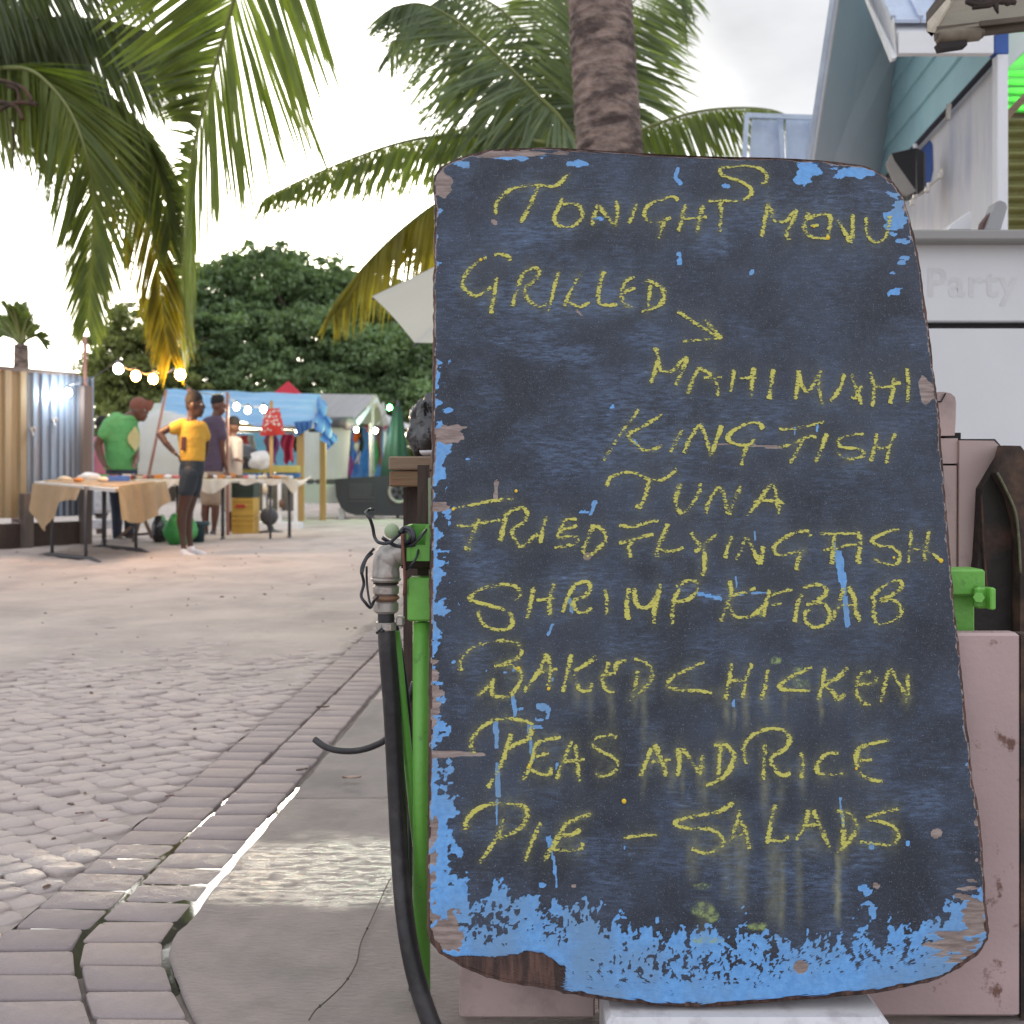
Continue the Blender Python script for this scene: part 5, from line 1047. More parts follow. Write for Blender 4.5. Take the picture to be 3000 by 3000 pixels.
# ------------------------------------------------------------------ broadleaf trees
def leafmat(name, c): return M(name, c, .5, .35, .8, 0, col2=tuple(a*1.7 for a in c), c2s=.55, c2t=(.35, .65), trans=.3, spec=.3)
m_lf = leafmat('tree_leaves', (.14, .20, .105)); m_lf2 = leafmat('tree_leaves_light', (.19, .215, .085))
m_bark = M('tree_bark', (.10, .08, .06), .9, .3, 5, .4, 20)
def tree(base, blobs, nleaf, size, mat, label, seed, trunk_r=.35, group=None, lump=.5):
    rnd = random.Random(seed); rs = np.random.RandomState(seed); tr = thing('tree', label, 'tree', base, group); base = Vector(base)
    mb = MB(); tot = sum(b[3]*b[5] for b in blobs)
    fork = base+Vector((0, 0, min(b[2]-b[5] for b in blobs)*.75)); mb.tube([base+Vector((0, 0, -.1)), base.lerp(fork, .5)+Vector((.1, 0, 0)), fork], [trunk_r, trunk_r*.8, trunk_r*.6], 10)
    for b in blobs: 
        c = Vector(b[:3]); mb.tube(catmull([fork, fork.lerp(c, .5)+Vector((0, 0, .5)), c+Vector((0, 0, b[5]*.3))], 4), [trunk_r*.5*(1-.09*i) for i in range(9)], 6)
        for q in range(5):
            e = c+Vector((rnd.uniform(-1, 1)*b[3]*.8, rnd.uniform(-1, 1)*b[4]*.8, rnd.uniform(-.3, .9)*b[5])); mb.tube([fork.lerp(c, .6), fork.lerp(c, .6).lerp(e, .6)+Vector((0, 0, .3)), e], [trunk_r*.22, trunk_r*.13, .02], 5)
    mb.build('trunk', m_bark, tr, True)
    P = []
    for b in blobs:
        k = int(nleaf*b[3]*b[5]/tot); ncl = max(6, int(k/55))
        d = rs.normal(size=(ncl, 3)); d /= np.linalg.norm(d, axis=1)[:, None]; rad = rs.uniform(.35, 1.0, (ncl, 1))**.45
        cl = np.array(b[:3])+d*rad*np.array(b[3:6])*(.85+.3*rs.rand(ncl, 1)); cr_ = rs.uniform(.2, 1.0, ncl)*lump*min(b[3], b[5])*.42
        idx_ = rs.randint(0, ncl, k); q = rs.normal(size=(k, 3)); q /= np.linalg.norm(q, axis=1)[:, None]; q *= rs.rand(k, 1)**.4
        P.append(cl[idx_]+q*cr_[idx_][:, None]*np.array([1.25, 1.25, .62]))
        kk = int(k*.10); q = rs.normal(size=(kk, 3)); q /= np.linalg.norm(q, axis=1)[:, None]; q *= rs.rand(kk, 1)**.4; P.append(np.array(b[:3])+q*np.array(b[3:6])*.98)
    P = np.concatenate(P); n = len(P)
    a = rs.normal(size=(n, 3)); a /= np.linalg.norm(a, axis=1)[:, None]; b_ = rs.normal(size=(n, 3)); b_[:, 2] *= .5; b_ -= a*(a*b_).sum(1)[:, None]; b_ /= np.linalg.norm(b_, axis=1)[:, None]
    s = size*rs.uniform(.6, 1.3, (n, 1)); V = np.stack([P-a*s, P-b_*s*.45, P+a*s, P+b_*s*.45], 1).reshape(-1, 3)-np.array(base)
    me = bpy.data.meshes.new('crown'); me.vertices.add(4*n); me.vertices.foreach_set('co', V.astype(np.float32).reshape(-1)); me.loops.add(4*n); me.loops.foreach_set('vertex_index', np.arange(4*n)); me.polygons.add(n); me.polygons.foreach_set('loop_start', np.arange(0, 4*n, 4)); me.polygons.foreach_set('loop_total', np.full(n, 4)); me.update(calc_edges=True)
    me.materials.append(mat); o = bpy.data.objects.new('crown', me); COL.objects.link(o); o.parent = tr; return tr
def B(px, py, Y, rx, ry, rz): p = at(px, py, Y); return (p.x, Y, p.z, rx, ry, rz)
tree((-5.6, 36, 0), [B(650, 872, 36, 1.6, 2.2, 1.2), B(790, 830, 36, 1.7, 2.4, 1.25), B(930, 868, 37, 1.8, 2.4, 1.3), B(1060, 915, 37, 1.8, 2.4, 1.3), B(1190, 990, 37, 1.8, 2.4, 1.4), B(560, 950, 36, 1.5, 2, 1.1), B(700, 990, 35, 1.8, 2.2, 1.2), B(900, 1010, 35, 2.0, 2.2, 1.3), B(1100, 1060, 35, 2.0, 2.2, 1.3), B(1290, 1090, 36, 2.0, 2.2, 1.5), B(1400, 1080, 37, 2.0, 2.2, 1.6), B(560, 1090, 34, 1.4, 1.6, .9), B(760, 1110, 34, 1.6, 1.6, .9), B(960, 1140, 34, 1.8, 1.6, .9), B(1180, 1180, 34, 2, 1.6, 1.0)],
     190000, .105, m_lf, 'huge dark green spreading tree behind the market stalls', 5, .5, lump=.8)
tree((-11.5, 34, 0), [B(420, 960, 33, 1.3, 1.6, .9), B(370, 1040, 33, 1.2, 1.6, .9), B(470, 1060, 33, 1.3, 1.6, 1.0), B(320, 1120, 33, 1.0, 1.4, .8), B(420, 1150, 33, 1.4, 1.4, .9), B(520, 1180, 33, 1.4, 1.4, .9), B(340, 1220, 33, 1.0, 1.4, .8), B(450, 1260, 33, 1.4, 1.4, .9)], 44000, .10, m_lf2, 'lighter tree with sky showing through, left of the huge dark tree', 6, .3, lump=.85)
hg_ = thing('hedge', 'low dark shrubs closing the view behind the stalls', 'hedge', (-6, 40, 0))
rs = np.random.RandomState(4); mb = MB()
n = 14000; X_ = rs.uniform(-16, 8, n); Z_ = rs.rand(n)**1.2*(1.9+.6*np.sin(X_*1.3)+.4*np.sin(X_*3.1)); Y_ = 41+rs.normal(size=n)*.7
for i in range(n):
    a = rs.normal(size=3)*.14; b = rs.normal(size=3)*.08; p = np.array([X_[i], Y_[i], Z_[i]]); mb.add([p-a, p-b, p+a, p+b], [(0, 1, 2, 3)])
o = mb.build('foliage', m_lf, hg_); tag(o, None, None, None, 'stuff')
# ------------------------------------------------------------------ market at the end of the lane
def z1(x, y, Y): return at(x*.3623, 1000+y*.3623, Y)
def z2(x, y, Y): return at(600+x*.3623, 1000+y*.3623, Y)
m_tarpb = M('blue_tarpaulin', (.24, .46, .80), .5, .14, 3, .35, 9, trans=.3, stretch=(.5, 2, 2))
m_tarpd = M('deep_blue_sheet', (.07, .20, .46), .6, .15, 3, .3, 8)
m_tarpg = M('grey_tent_canvas', (.38, .37, .40), .7, .10, 2, .25, 7, trans=.15)
m_tentw = M('pale_tent_canvas', (.62, .62, .68), .7, .07, 2, .2, 6, trans=.25)
m_tentd = M('rolled_dark_canvas', (.10, .095, .11), .8, .2, 5, .4, 20)
m_tan = M('tan_corrugated_metal', (.33, .26, .16), .5, .18, 2, .15, 20, metal=.2, stretch=(3, 3, .5))
m_zinc = M('blue_grey_corrugated_metal', (.28, .34, .42), .35, .2, 2, .15, 20, metal=.5, col2=(.20, .17, .16), c2s=2, c2t=(.5, .75), stretch=(3, 3, .4))
m_post = M('grey_brown_timber', (.14, .11, .095), .8, .25, 5, .4, 30, stretch=(3, 3, .4))
m_ypost = M('yellow_timber', (.46, .29, .10), .7, .12, 4, .25, 30, stretch=(3, 3, .4))
m_pink = M('pinkish_pole', (.42, .22, .17), .7, .15, 6, .2, 20)
m_yel = M('yellow_painted_board', (.52, .44, .11), .6, .12, 4, .15, 20)
m_tbl = M('white_table_top', (.58, .54, .50), .5, .07, 3, .1, 30)
m_cloth = M('white_table_cloth', (.62, .57, .53), .85, .08, 4, .3, 12, trans=.2)
m_tcloth = M('tan_table_cloth', (.40, .28, .17), .85, .12, 4, .4, 12, trans=.15)
m_steel = M('dark_steel', (.06, .06, .068), .5, .2, 9, .1)
def pole(a, b, r_, mat, name, label, cat, grp=None):
    mb = MB(); mb.tube([a, b], r_, 8); o = mb.build(name, mat, None, True, off=tuple(min((Vector(a), Vector(b)), key=lambda q: q.z))); return tag(o, label, cat, grp)
# corrugated fence
fn = thing('corrugated_fence', 'tall fence of tan and blue grey corrugated sheets on dark posts at the left edge', 'fence', (-5.3, 11.2, 0))
A0, A1 = Vector((-6.6, 9.7, 0)), Vector((-4.93, 12.0, 0)); dv = (A1-A0).normalized(); nvv = Vector((dv.y, -dv.x, 0))
def fpt(x_native):      # point on the fence line seen at that column
    k = (x_native-1500)/3000; t = (k*A0.y-A0.x)/(dv.x-k*dv.y); return t
cols = [(-260, 78, m_tan), (80, 158, m_zinc), (160, 215, m_zinc), (217, 272, m_zinc)]
for x0, x1_, mt_ in cols:
    t0_, t1_ = fpt(x0), fpt(x1_); W_ = t1_-t0_; nr = max(3, int(round(W_/.175)))
    mb = MB(); V = []; zb0, zt0 = .36, 1.98-.02*nz(x0*.01, 1)
    prof = []
    for i in range(nr):
        for u, d in ((0, 0), (.38, 0), (.5, .038), (.88, .038)): prof.append((t0_+W_*(i+u)/nr, d))
    prof.append((t1_, 0))
    for t_, d in prof:
        for z in (zb0, zt0): p = A0+dv*t_+nvv*d; V.append((p.x, p.y, z))
    k = len(prof); V += [(v[0]-nvv.x*.004, v[1]-nvv.y*.004, v[2]) for v in V]
    Q = [(2*i, 2*i+2, 2*i+3, 2*i+1) for i in range(k-1)]+[(2*k+2*i, 2*k+2*i+1, 2*k+2*i+3, 2*k+2*i+2) for i in range(k-1)]+[(2*i+1, 2*i+3, 2*k+2*i+3, 2*k+2*i+1) for i in range(k-1)]
    mb.add(V, Q); mb.build('corrugated_sheet', mt_, fn)
for x, w_ in ((64, .11), (236, .11), (-180, .11)):
    p = A0+dv*fpt(x)+nvv*.10; MB().box((p.x, p.y, .93 if x > 200 else .30), (w_, w_, 1.86 if x > 200 else .66), Matrix.Rotation(math.atan2(dv.y, dv.x), 3, 'Z'), bev=.006).build('post', m_post, fn)
p, q = A0+dv*fpt(-250)+nvv*.02, A0+dv*fpt(225)+nvv*.02
MB().bar((p.x, p.y, .15), (q.x, q.y, .15), .10, .30).build('base_board', m_darkwood, fn)
MB().bar((p.x, p.y, 1.99), (q.x, q.y, 1.99), .03, .05).build('top_rail', m_post, fn)
for a, zz in ((86, 1257), (150, 1230)):
    p = A0+dv*fpt(a)+nvv*.07; z = at(0, zz, p.y).z; mb = MB(); mb.box((p.x, p.y, z), (.07, .03, .05), bev=.01); mb.tube([(p.x, p.y-.03, z), (p.x+.03, p.y-.05, z-.08)], .012, 6); mb.build('latch', m_galv, fn)
pole(at(250, 1640, 11.9)+Vector((0, 0, -.05)), at(249, 985, 11.9), .022, m_pink, 'wooden_pole', 'pinkish pole rising above the right end of the corrugated fence', 'pole')
# tables
def folding_table(name, FL, FR, BR, BL, label, legs, thick=.035):
    c = (FL+FR+BR+BL)/4; t_ = thing(name, label, 'table', (c.x, c.y, 0))
    mb = MB(); mb.prism([FL, FR, BR, BL], (0, 0, -thick)); recalc(mb.build('table_top', m_tbl, t_))
    for (a, b) in legs:        # each leg frame: two legs on a curved foot bar
        fa, fb = a, b
        for q in (.22, .78):
            p = fa.lerp(fb, q); top_ = FL.z*.5+BR.z*.5-thick; mb = MB(); mb.tube([(p.x, p.y, .02), (p.x, p.y, top_)], .017, 8); mb.build('leg', m_steel, t_, True)
        mb = MB(); mb.tube([(fa.x, fa.y, .012), ((fa.lerp(fb, .15)).x, fa.lerp(fb, .15).y, .045), ((fa.lerp(fb, .85)).x, fa.lerp(fb, .85).y, .045), (fb.x, fb.y, .012)], .022, 8); mb.build('foot_bar', m_steel, t_, True)
    return t_
FL, FR, BR, BL = at(100, 1411, 10.3), at(338, 1431, 9.35), at(480, 1413, 11.2), at(240, 1398, 12.0)
folding_table('folding_table', FL, FR, BR, BL, 'folding table with tan cloth in front of the corrugated fence', [(at(116, 1634, 10.26), at(293, 1654, 9.45)), (at(272, 1609, 11.5), at(437, 1626, 10.6))])
def drape(p0, p1, droop, n, name, mat, label, depth=.02, wav=.5, cat='tablecloth'):
    """cloth hanging from the edge p0-p1; droop(u) gives its length"""
    mb = MB(); d = (p1-p0); nrm_ = Vector((d.y, -d.x, 0)).normalized()
    mb.sheet(lambda u, v: p0+d*u+nrm_*(.025+.05*wav*v*math.sin(u*21+2*nz(u*5, 1))+.03*v)+Vector((0, 0, .012-droop(u)*v)), n, 8)
    o = mb.build(name, mat, None, True, off=tuple(p0)); return tag(o, label, cat)
cl = drape(FR, BR, lambda u: .20+.12*math.sin(math.pi*u)+.10*(1-u), 40, 'table_cloth', m_tcloth, 'tan cloth hanging off the right end of the folding table by the fence')
drape(FL+Vector((0, .02, -.03)), FL.lerp(FR, .62)+Vector((0, .02, -.03)), lambda u: .12+.34*math.exp(-((u-.28)/.26)**2), 40, 'table_cloth', m_tcloth, 'tan cloth sagging in a deep loop under the front edge of the folding table')
mb = MB(); mb.sheet(lambda u, v: FL.lerp(FR, .05+.9*u).lerp(BL.lerp(BR, .05+.9*u), .06+.9*v)+Vector((0, 0, .008+.006*nz(u*9, v*9))), 24, 12); o = mb.build('table_cloth', m_tcloth, None, True, off=tuple(FL)); tag(o, 'tan cloth spread flat on the folding table top by the fence', 'tablecloth')
# long tables
def z78(px, Y, z=.775): return Vector(((px-1500)/3000*Y, Y, z))
g1 = folding_table('folding_table', z78(258, 11.9), z78(560, 11.6), z78(560, 12.5), z78(262, 12.8), 'long white table the man in green leans on', [(z78(300, 12, 0), z78(310, 12.7, 0)), (z78(520, 11.8, 0), z78(520, 12.4, 0))])
g2 = folding_table('folding_table', z78(575, 12.4), z78(868, 12.9), z78(862, 13.8), z78(590, 13.3), 'long white table with draped cloth in front of the yellow crates', [(z78(650, 12.7, 0), z78(655, 13.2, 0)), (z78(850, 13.0, 0), z78(846, 13.5, 0)), ])
pole(z78(792, 12.9, 0), z78(792, 12.9, .76), .016, m_steel, 'table_prop', 'single dark prop leg under the middle of the long white table', 'prop')
def topcloth(a, b, c, d, lab):
    mb = MB(); mb.sheet(lambda u, v: a.lerp(b, -.01+1.02*u).lerp(d.lerp(c, -.01+1.02*u), v)+Vector((0, 0, .012+.008*nz(u*12, v*6, a.x))), 40, 8); o = mb.build('table_cloth', m_cloth, None, True, off=tuple(a)); tag(o, lab, 'tablecloth')
topcloth(z78(258, 11.9), z78(560, 11.6), z78(560, 12.5), z78(262, 12.8), 'white cloth spread on the long table beside the man in green')
topcloth(z78(575, 12.4), z78(868, 12.9), z78(862, 13.8), z78(590, 13.3), 'white cloth spread on the long table beside the man in the purple shirt')
drape(z78(400, 11.75), z78(560, 11.6), lambda u: .05+.16*abs(math.sin(u*4.2)), 40, 'table_cloth', m_cloth, 'white cloth edge hanging in scallops behind the woman in yellow')
drape(z78(575, 12.4), z78(700, 12.6), lambda u: .10+.08*math.sin(u*5), 40, 'table_cloth', m_cloth, 'white cloth edge hanging below the purple shirted man')
drape(z78(700, 12.62), z78(868, 12.9), lambda u: .06+.11*math.exp(-((u-.92)/.1)**2)+.02*math.sin(u*14), 40, 'table_cloth', m_cloth, 'white cloth edge with a rounded flap at the right end of the long table')
mb = MB(); mb.sheet(lambda u, v: z78(866, 12.95+.7*v).lerp(z78(915, 13.4+.5*v, .845), u)+Vector((0, 0, -.10*(1-u)*(1-v)-.03*math.sin(u*3))), 10, 6); o = mb.build('table_cloth', m_cloth, None, True, off=tuple(z78(868, 13))); tag(o, 'loose white cloth corner blowing out to the right of the long table', 'tablecloth')
# goods on the tables
cols_ = {'red': (.45, .035, .03), 'pink': (.50, .14, .13), 'orange': (.52, .20, .04), 'green': (.05, .22, .07), 'blue': (.06, .14, .42), 'cream': (.60, .50, .36), 'brown': (.15, .07, .04), 'yellow': (.55, .42, .06), 'white': (.65, .64, .62), 'dark': (.04, .03, .03)}
mg = {k: M('goods_'+k, v, .5, .15, 20, .1) for k, v in cols_.items()}
rnd = random.Random(12)
def good(p, kind, color, s=1., label=None, grp=None):
    mb = MB(); x, y, z = p
    if kind == 'box': mb.box((x, y, z+.028*s), (.10*s, .07*s, .056*s), Matrix.Rotation(rnd.uniform(-1, 1), 3, 'Z'), bev=.006)
    elif kind == 'bowl': mb.rings([((x, y, z), .03*s, .03*s), ((x, y, z+.02*s), .055*s, .055*s), ((x, y, z+.045*s), .065*s, .065*s), ((x, y, z+.03*s), .045*s, .045*s)], 14)
    elif kind == 'jar': mb.rings([((x, y, z), .03*s, .03*s), ((x, y, z+.07*s), .032*s, .032*s), ((x, y, z+.085*s), .02*s, .02*s), ((x, y, z+.10*s), .022*s, .022*s)], 12)
    else: mb = crumple((x, y, z+.02*s), .07*s, .05*s, .03*s, rnd.random()*50, 14, 8, .3)
    o = mb.build({'box': 'small_box', 'bowl': 'bowl', 'jar': 'jar', 'heap': 'folded_cloth'}[kind], mg[color], None, kind != 'box', off=(x, y, z)); tag(o, label, {'box': 'box', 'bowl': 'bowl', 'jar': 'jar', 'heap': 'cloth'}[kind], grp); return o
G1 = 'small souvenirs spread on the long table beside the man in green'; G2 = 'small souvenirs spread on the long table beside the man in purple'
cnt = {}
def nth(t, c, k): cnt[(t, c, k)] = cnt.get((t, c, k), 0)+1; return ('first', 'second', 'third', 'fourth', 'fifth', 'sixth', 'seventh')[cnt[(t, c, k)]-1]
for i in range(34):
    px = 275+i*8.4+rnd.uniform(-3, 3); Y = rnd.uniform(11.85, 12.6); k = rnd.choice(['box', 'bowl', 'heap', 'box']); c_ = rnd.choice(['red', 'pink', 'orange', 'cream', 'red', 'white', 'green', 'brown', 'pink', 'cream'])
    good(z78(px, Y, .79), k, c_, rnd.uniform(.7, 1.1), '%s %s on the long table by the man in green, %s such from left' % (c_, {'box': 'small box', 'bowl': 'bowl', 'heap': 'folded cloth'}[k], nth(1, c_, k)), G1)
for i in range(30):
    px = 585+i*9+rnd.uniform(-3, 3); Y = rnd.uniform(12.8, 13.5); k = rnd.choice(['box', 'bowl', 'heap', 'jar']); c_ = rnd.choice(['cream', 'pink', 'white', 'orange', 'cream', 'blue', 'brown'])
    good(z78(px, Y, .79), k, c_, rnd.uniform(.6, .95), '%s %s on the long table by the man in purple, %s such from left' % (c_, {'box': 'small box', 'bowl': 'bowl', 'heap': 'folded cloth', 'jar': 'jar'}[k], nth(2, c_, k)), G2)
tz = (FL+FR+BR+BL)/4
for px, py, Y, k, c_, s_, lab in ((262, 1398, 11.3, 'heap', 'white', 1.9, 'crumpled white cloth at the back of the tan covered table'), (330, 1403, 10.5, 'box', 'blue', 1.0, 'left one of two pale blue packets on the tan covered table'), (362, 1408, 10.4, 'box', 'blue', 1.05, 'right one of two pale blue packets on the tan covered table'),
                          (190, 1405, 10.6, 'heap', 'cream', 1.1, 'cream cloth near the left end of the tan covered table'), (230, 1410, 10.3, 'heap', 'orange', .8, 'flat orange cloth in the middle of the tan covered table'), (300, 1418, 10.0, 'heap', 'cream', .9, 'flat cream cloth near the front corner of the tan covered table')):
    p = at(px, py, Y); u = FL.lerp(FR, .5); good((p.x, p.y, FL.lerp(BR, .5).z+.008), k, c_, s_, lab)
mg['blue'].node_tree  # packets share the blue goods paint
# crates, bags, bins below the tables
def crate(x0, y0, x1_, y1_, Y, mat, lab, name='crate', grp=None, slot=None):
    a, b = at(x0, y0, Y), at(x1_, y1_, Y); w_, h_ = b.x-a.x, a.z-b.z; t_ = thing(name, lab, 'crate', ((a.x+b.x)/2, Y+.17, b.z), grp)
    mb = MB(); c = ((a.x+b.x)/2, Y+.17)
    mb.box((c[0], c[1], b.z+.01), (w_-.02, .32, .02))
    for s_ in (-1, 1):
        mb.box((c[0]+s_*(w_/2-.008), c[1], b.z+h_/2), (.016, .34, h_)); 
        for (zz, hh) in ((.16, .30), (.62, .16), (.90, .18)): mb.box((c[0], c[1]+s_*.162, b.z+h_*zz), (w_-.033, .014, h_*hh))
        mb.box((c[0], c[1]+s_*.155, b.z+h_*.5), (w_-.033, .006, h_*.98))
    mb.build('shell', mat, t_)
    if slot: MB().box((c[0]-w_*.1, c[1]-.172, b.z+h_*.55), (w_*.42, .006, h_*.18)).build('handle_slot', slot, t_)
    return t_
m_cry = M('yellow_crate_plastic', (.56, .34, .06), .5, .1, 5, .1)
gzz = 1400+2400/14.2
crate(679, 1513, 742, gzz, 14.2, m_cry, 'lower yellow plastic crate on the sand under the long table')
crate(679, 1459, 742, 1512, 14.2, m_cry, 'upper yellow plastic crate with a red brown handle slot', slot=mg['red'])
crate(678, 1412, 743, 1458, 14.2, M('dark_green_crate', (.02, .035, .025), .5, .2, 10), 'dark green crate topmost of the stack under the long table')
m_gbag = M('green_plastic_bag', (.035, .26, .055), .4, .15, 6, .5, 14)
def bag(zx0, zy0, zx1, zy1, Y, mat, lab, name='bag', seed=1, amp=.2, dep=.16):
    a, b = z1(zx0, zy0, Y), z1(zx1, zy1, Y); gz = 0
    o = crumple(((a.x+b.x)/2, Y, (a.z)/2), (b.x-a.x)/2, dep, a.z/2*1.02, seed, 30, 20, amp, .0).build(name, mat, None, True, off=((a.x+b.x)/2, Y, 0)); return tag(o, lab, 'bag')
bag(1335, 1385, 1585, 1660, 11.9, m_gbag, 'bright green plastic bag on the sand behind the woman in yellow', 'plastic_bag', 5)
bag(1235, 1405, 1350, 1630, 12.2, m_bag, 'black bag standing left of the bright green bag', 'black_bag', 8)
m_teal2 = M('dark_teal_plastic', (.02, .05, .06), .45, .2, 10)
p = z1(1600, 1650, 12.2); o = MB().rings([((p.x, 12.2, .0), .07, .07), ((p.x, 12.2, .22), .085, .085), ((p.x, 12.2, .24), .14, .10), ((p.x, 12.2, .28), .14, .10), ((p.x, 12.2, .26), .08, .07)], 16).build('bucket', m_teal2, None, True, off=(p.x, 12.2, 0)); tag(o, 'dark teal bucket with wide rim to the right of the green bag', 'bucket')
# black fan and white shelf frame under the right table
p = z2(520, 1500, 14.4); fan = thing('floor_fan', 'round black fan on a flat base under the long table', 'fan', (p.x, 14.4, 0))
mb = MB(); mb.ball((p.x, 14.4, .26), (.13, .07, .13), 16, 10); mb.build('fan_head', m_steel, fan, True); mb = MB(); mb.rings([((p.x+.03, 14.4, 0), .19, .12), ((p.x+.03, 14.4, .05), .17, .1), ((p.x+.03, 14.4, .07), .05, .05), ((p.x, 14.4, .16), .04, .04)], 14); mb.build('fan_base', m_steel, fan, True)
sh = thing('white_shelf', 'white framed glass cabinet standing behind the long table', 'cabinet', (z2(620, 1400, 15.4).x, 15.4, 0)); m_glassd = M('dim_glass', (.13, .13, .12), .2, .3, 5, 0)
for x in (485, 605, 735):
    a, b = z2(x, 1120, 15.4), z2(x, 1400, 15.4); mb = MB(); mb.bar((a.x, 15.4, .05), a, .06, .05); mb.build('upright', m_trim, sh)
a, b = z2(400, 1395, 15.3), z2(755, 1395, 15.3); mb = MB(); mb.box(((a.x+b.x)/2, 15.5, .08), (b.x-a.x, .4, .10)); mb.build('base_shelf', m_trim, sh)
for x0, x1_ in ((400, 478), (492, 598), (612, 728)):
    a, b = z2(x0, 1150, 15.45), z2(x1_, 1370, 15.45); mb = MB(); mb.box(((a.x+b.x)/2, 15.45, (a.z+b.z)/2), (b.x-a.x, .01, a.z-b.z)); mb.build('glass_panel', m_glassd, sh)
for i, (x, y, c_) in enumerate(((430, 1210, 'white'), (440, 1320, 'white'), (520, 1230, 'cream'), (560, 1330, 'white'), (650, 1340, 'brown'))):
    p = z2(x, y, 15.6); good((p.x, 15.35, max(.13, p.z)), 'jar', c_, 1.2, '%s jar standing in the white framed cabinet, %s from left' % (c_, ('first', 'second', 'third', 'fourth', 'fifth')[i]))
# cooler behind man in green (pale box under the table)
p = z1(800, 1400, 13.4); o = MB().box((p.x, 13.4, .20), (.42, .3, .12), bev=.01).build('cool_box', m_white, None, off=(p.x, 13.4, 0)); o2 = None; tag(o, 'white cool box low behind the fence end table', 'box')
o = MB().box((z1(820, 1290, 13.6).x, 13.6, .50), (.30, .2, .34), bev=.05).build('plastic_chair_back', m_white, None, off=(z1(820, 1290, 13.6).x, 13.6, .3)); tag(o, 'white rounded container behind the folding table by the fence', 'container')
tr_ = thing('trestle', 'light wooden trestle crossing under the long table', 'trestle', (z1(1130, 1600, 12.4).x, 12.4, 0))
for a, b in (((1080, 1620), (1150, 1370)), ((1230, 1590), (1140, 1370)), ((960, 1590), (1060, 1500))):
    mb = MB(); mb.bar(z1(*a, 12.4), z1(*b, 12.4), .035); mb.build('leg', m_wood, tr_)
mb = MB(); mb.bar((z1(1000, 0, 12.4).x, 12.4, .10), (z1(1240, 0, 12.4).x, 12.4, .13), .03); mb.build('rail', m_darkwood, tr_)
# blue stall
bs = thing('market_stall', 'market stall with a sloping light blue tarpaulin roof on yellow posts', 'stall', (z2(300, 0, 18).x, 18, 0))
def lerp4(a, b, c, d, u, v): return a.lerp(b, u).lerp(d.lerp(c, u), v)
TL, TR_ = z1(1345, 388, 19.2), z2(940, 428, 19.2); BR_, BL_ = z2(862, 690, 17.4), z1(1235, 640, 17.4)
mb = MB(); mb.sheet(lambda u, v: lerp4(TL, TR_, BR_, BL_, u, v)+Vector((0, 0, -.10*math.sin(math.pi*((v*4) % 1))*(.25+.1*nz(u*3, v*4))+.03*nz(u*8, v*5)-.03*math.sin(u*31)*max(0, v-.8)*4)), 60, 32); mb.build('tarpaulin', m_tarpb, bs, True)
ER = z2(1050, 790, 17.6)
mb = MB(); mb.sheet(lambda u, v: lerp4(z2(865, 640, 17.3), z2(938, 425, 19.0), z2(1052, 790, 17.9), z2(1010, 885, 17.2), u, v)+Vector((.05*math.sin(v*17+u*4), .08*math.sin(u*13+v*9), 0)), 18, 22); mb.build('tarpaulin_flap', m_tarpd, bs, True)
mb = MB(); mb.sheet(lambda u, v: lerp4(z2(720, 650, 17.3), z2(868, 640, 17.3), z2(860, 700, 17.3), z2(750, 765, 17.3), u, v)+Vector((0, .05*math.sin(u*20), 0)), 16, 6); mb.build('tarpaulin_flap', m_tarpd, bs, True)
mb = MB(); mb.sheet(lambda u, v: lerp4(z1(1180, 645, 17.5), z1(1420, 640, 17.4), z1(1400, 770, 17.4), z1(1150, 765, 17.5), u, v)+Vector((0, .05*math.sin(u*14), 0)), 16, 6); mb.build('tarpaulin_flap', m_tarpd, bs, True)
for x, yb in ((775, 1435), (950, 1420)):
    Y_ = 2400/(1000+yb*.3623-1400); Y_ = min(Y_, 20); yy = 17.4 if x == 775 else 18.6; a = z2(x+(5 if x == 950 else 0), 700, yy); mb = MB(); mb.bar((a.x, yy, 0), (a.x, yy, a.z+.1), .11 if x == 775 else .10); mb.build('post', m_ypost, bs)
mb = MB(); mb.bar(z2(160, 672, 17.6), z2(735, 700, 17.6), .22, .06); mb.build('front_beam', m_ypost, bs)
mb = MB(); mb.bar(z2(250, 725, 17.7), z2(725, 730, 17.7), .18, .05); mb.build('cream_beam', M('cream_timber', (.42, .35, .25), .7), bs)
mb = MB(); mb.bar(z2(850, 720, 18.5), z2(960, 720, 18.6), .22, .06); mb.build('side_beam', m_darkwood, bs)
mb = MB(); mb.prism([z2(-420, 740, 20.2), z2(756, 740, 20.2), z2(756, 1040, 20.2), z2(-420, 1040, 20.2)], (0, .03, 0)); mb.build('back_sheet', m_tarpb, bs)
a, b = z2(-480, 1005, 16.6), z2(752, 1062, 16.6)
MB().box(((a.x+b.x)/2, 16.7, (a.z+b.z)/2), (b.x-a.x, .22, a.z-b.z), bev=.01).build('counter_board', m_yel, bs)
a, b = z2(-480, 1066, 16.8), z2(752, 1100, 16.8); MB().box(((a.x+b.x)/2, 17.0, (a.z+b.z)/2), (b.x-a.x, .1, a.z-b.z)).build('counter_skirt', m_tarpd, bs)
wt = MB(); wt.sheet(lambda u, v: lerp4(z1(1215, 500, 17.2), z1(1330, 500, 18.0), z1(1330, 1000, 18.0), z1(1110, 1000, 16.9), u, v)+Vector((0, .06*math.sin(u*9+v*2), 0)), 12, 10); o = wt.build('white_sheet', m_tentw, None, True, off=tuple(z1(1215, 1000, 17))); tag(o, 'white sheet hanging at the left side of the blue stall', 'sheet')
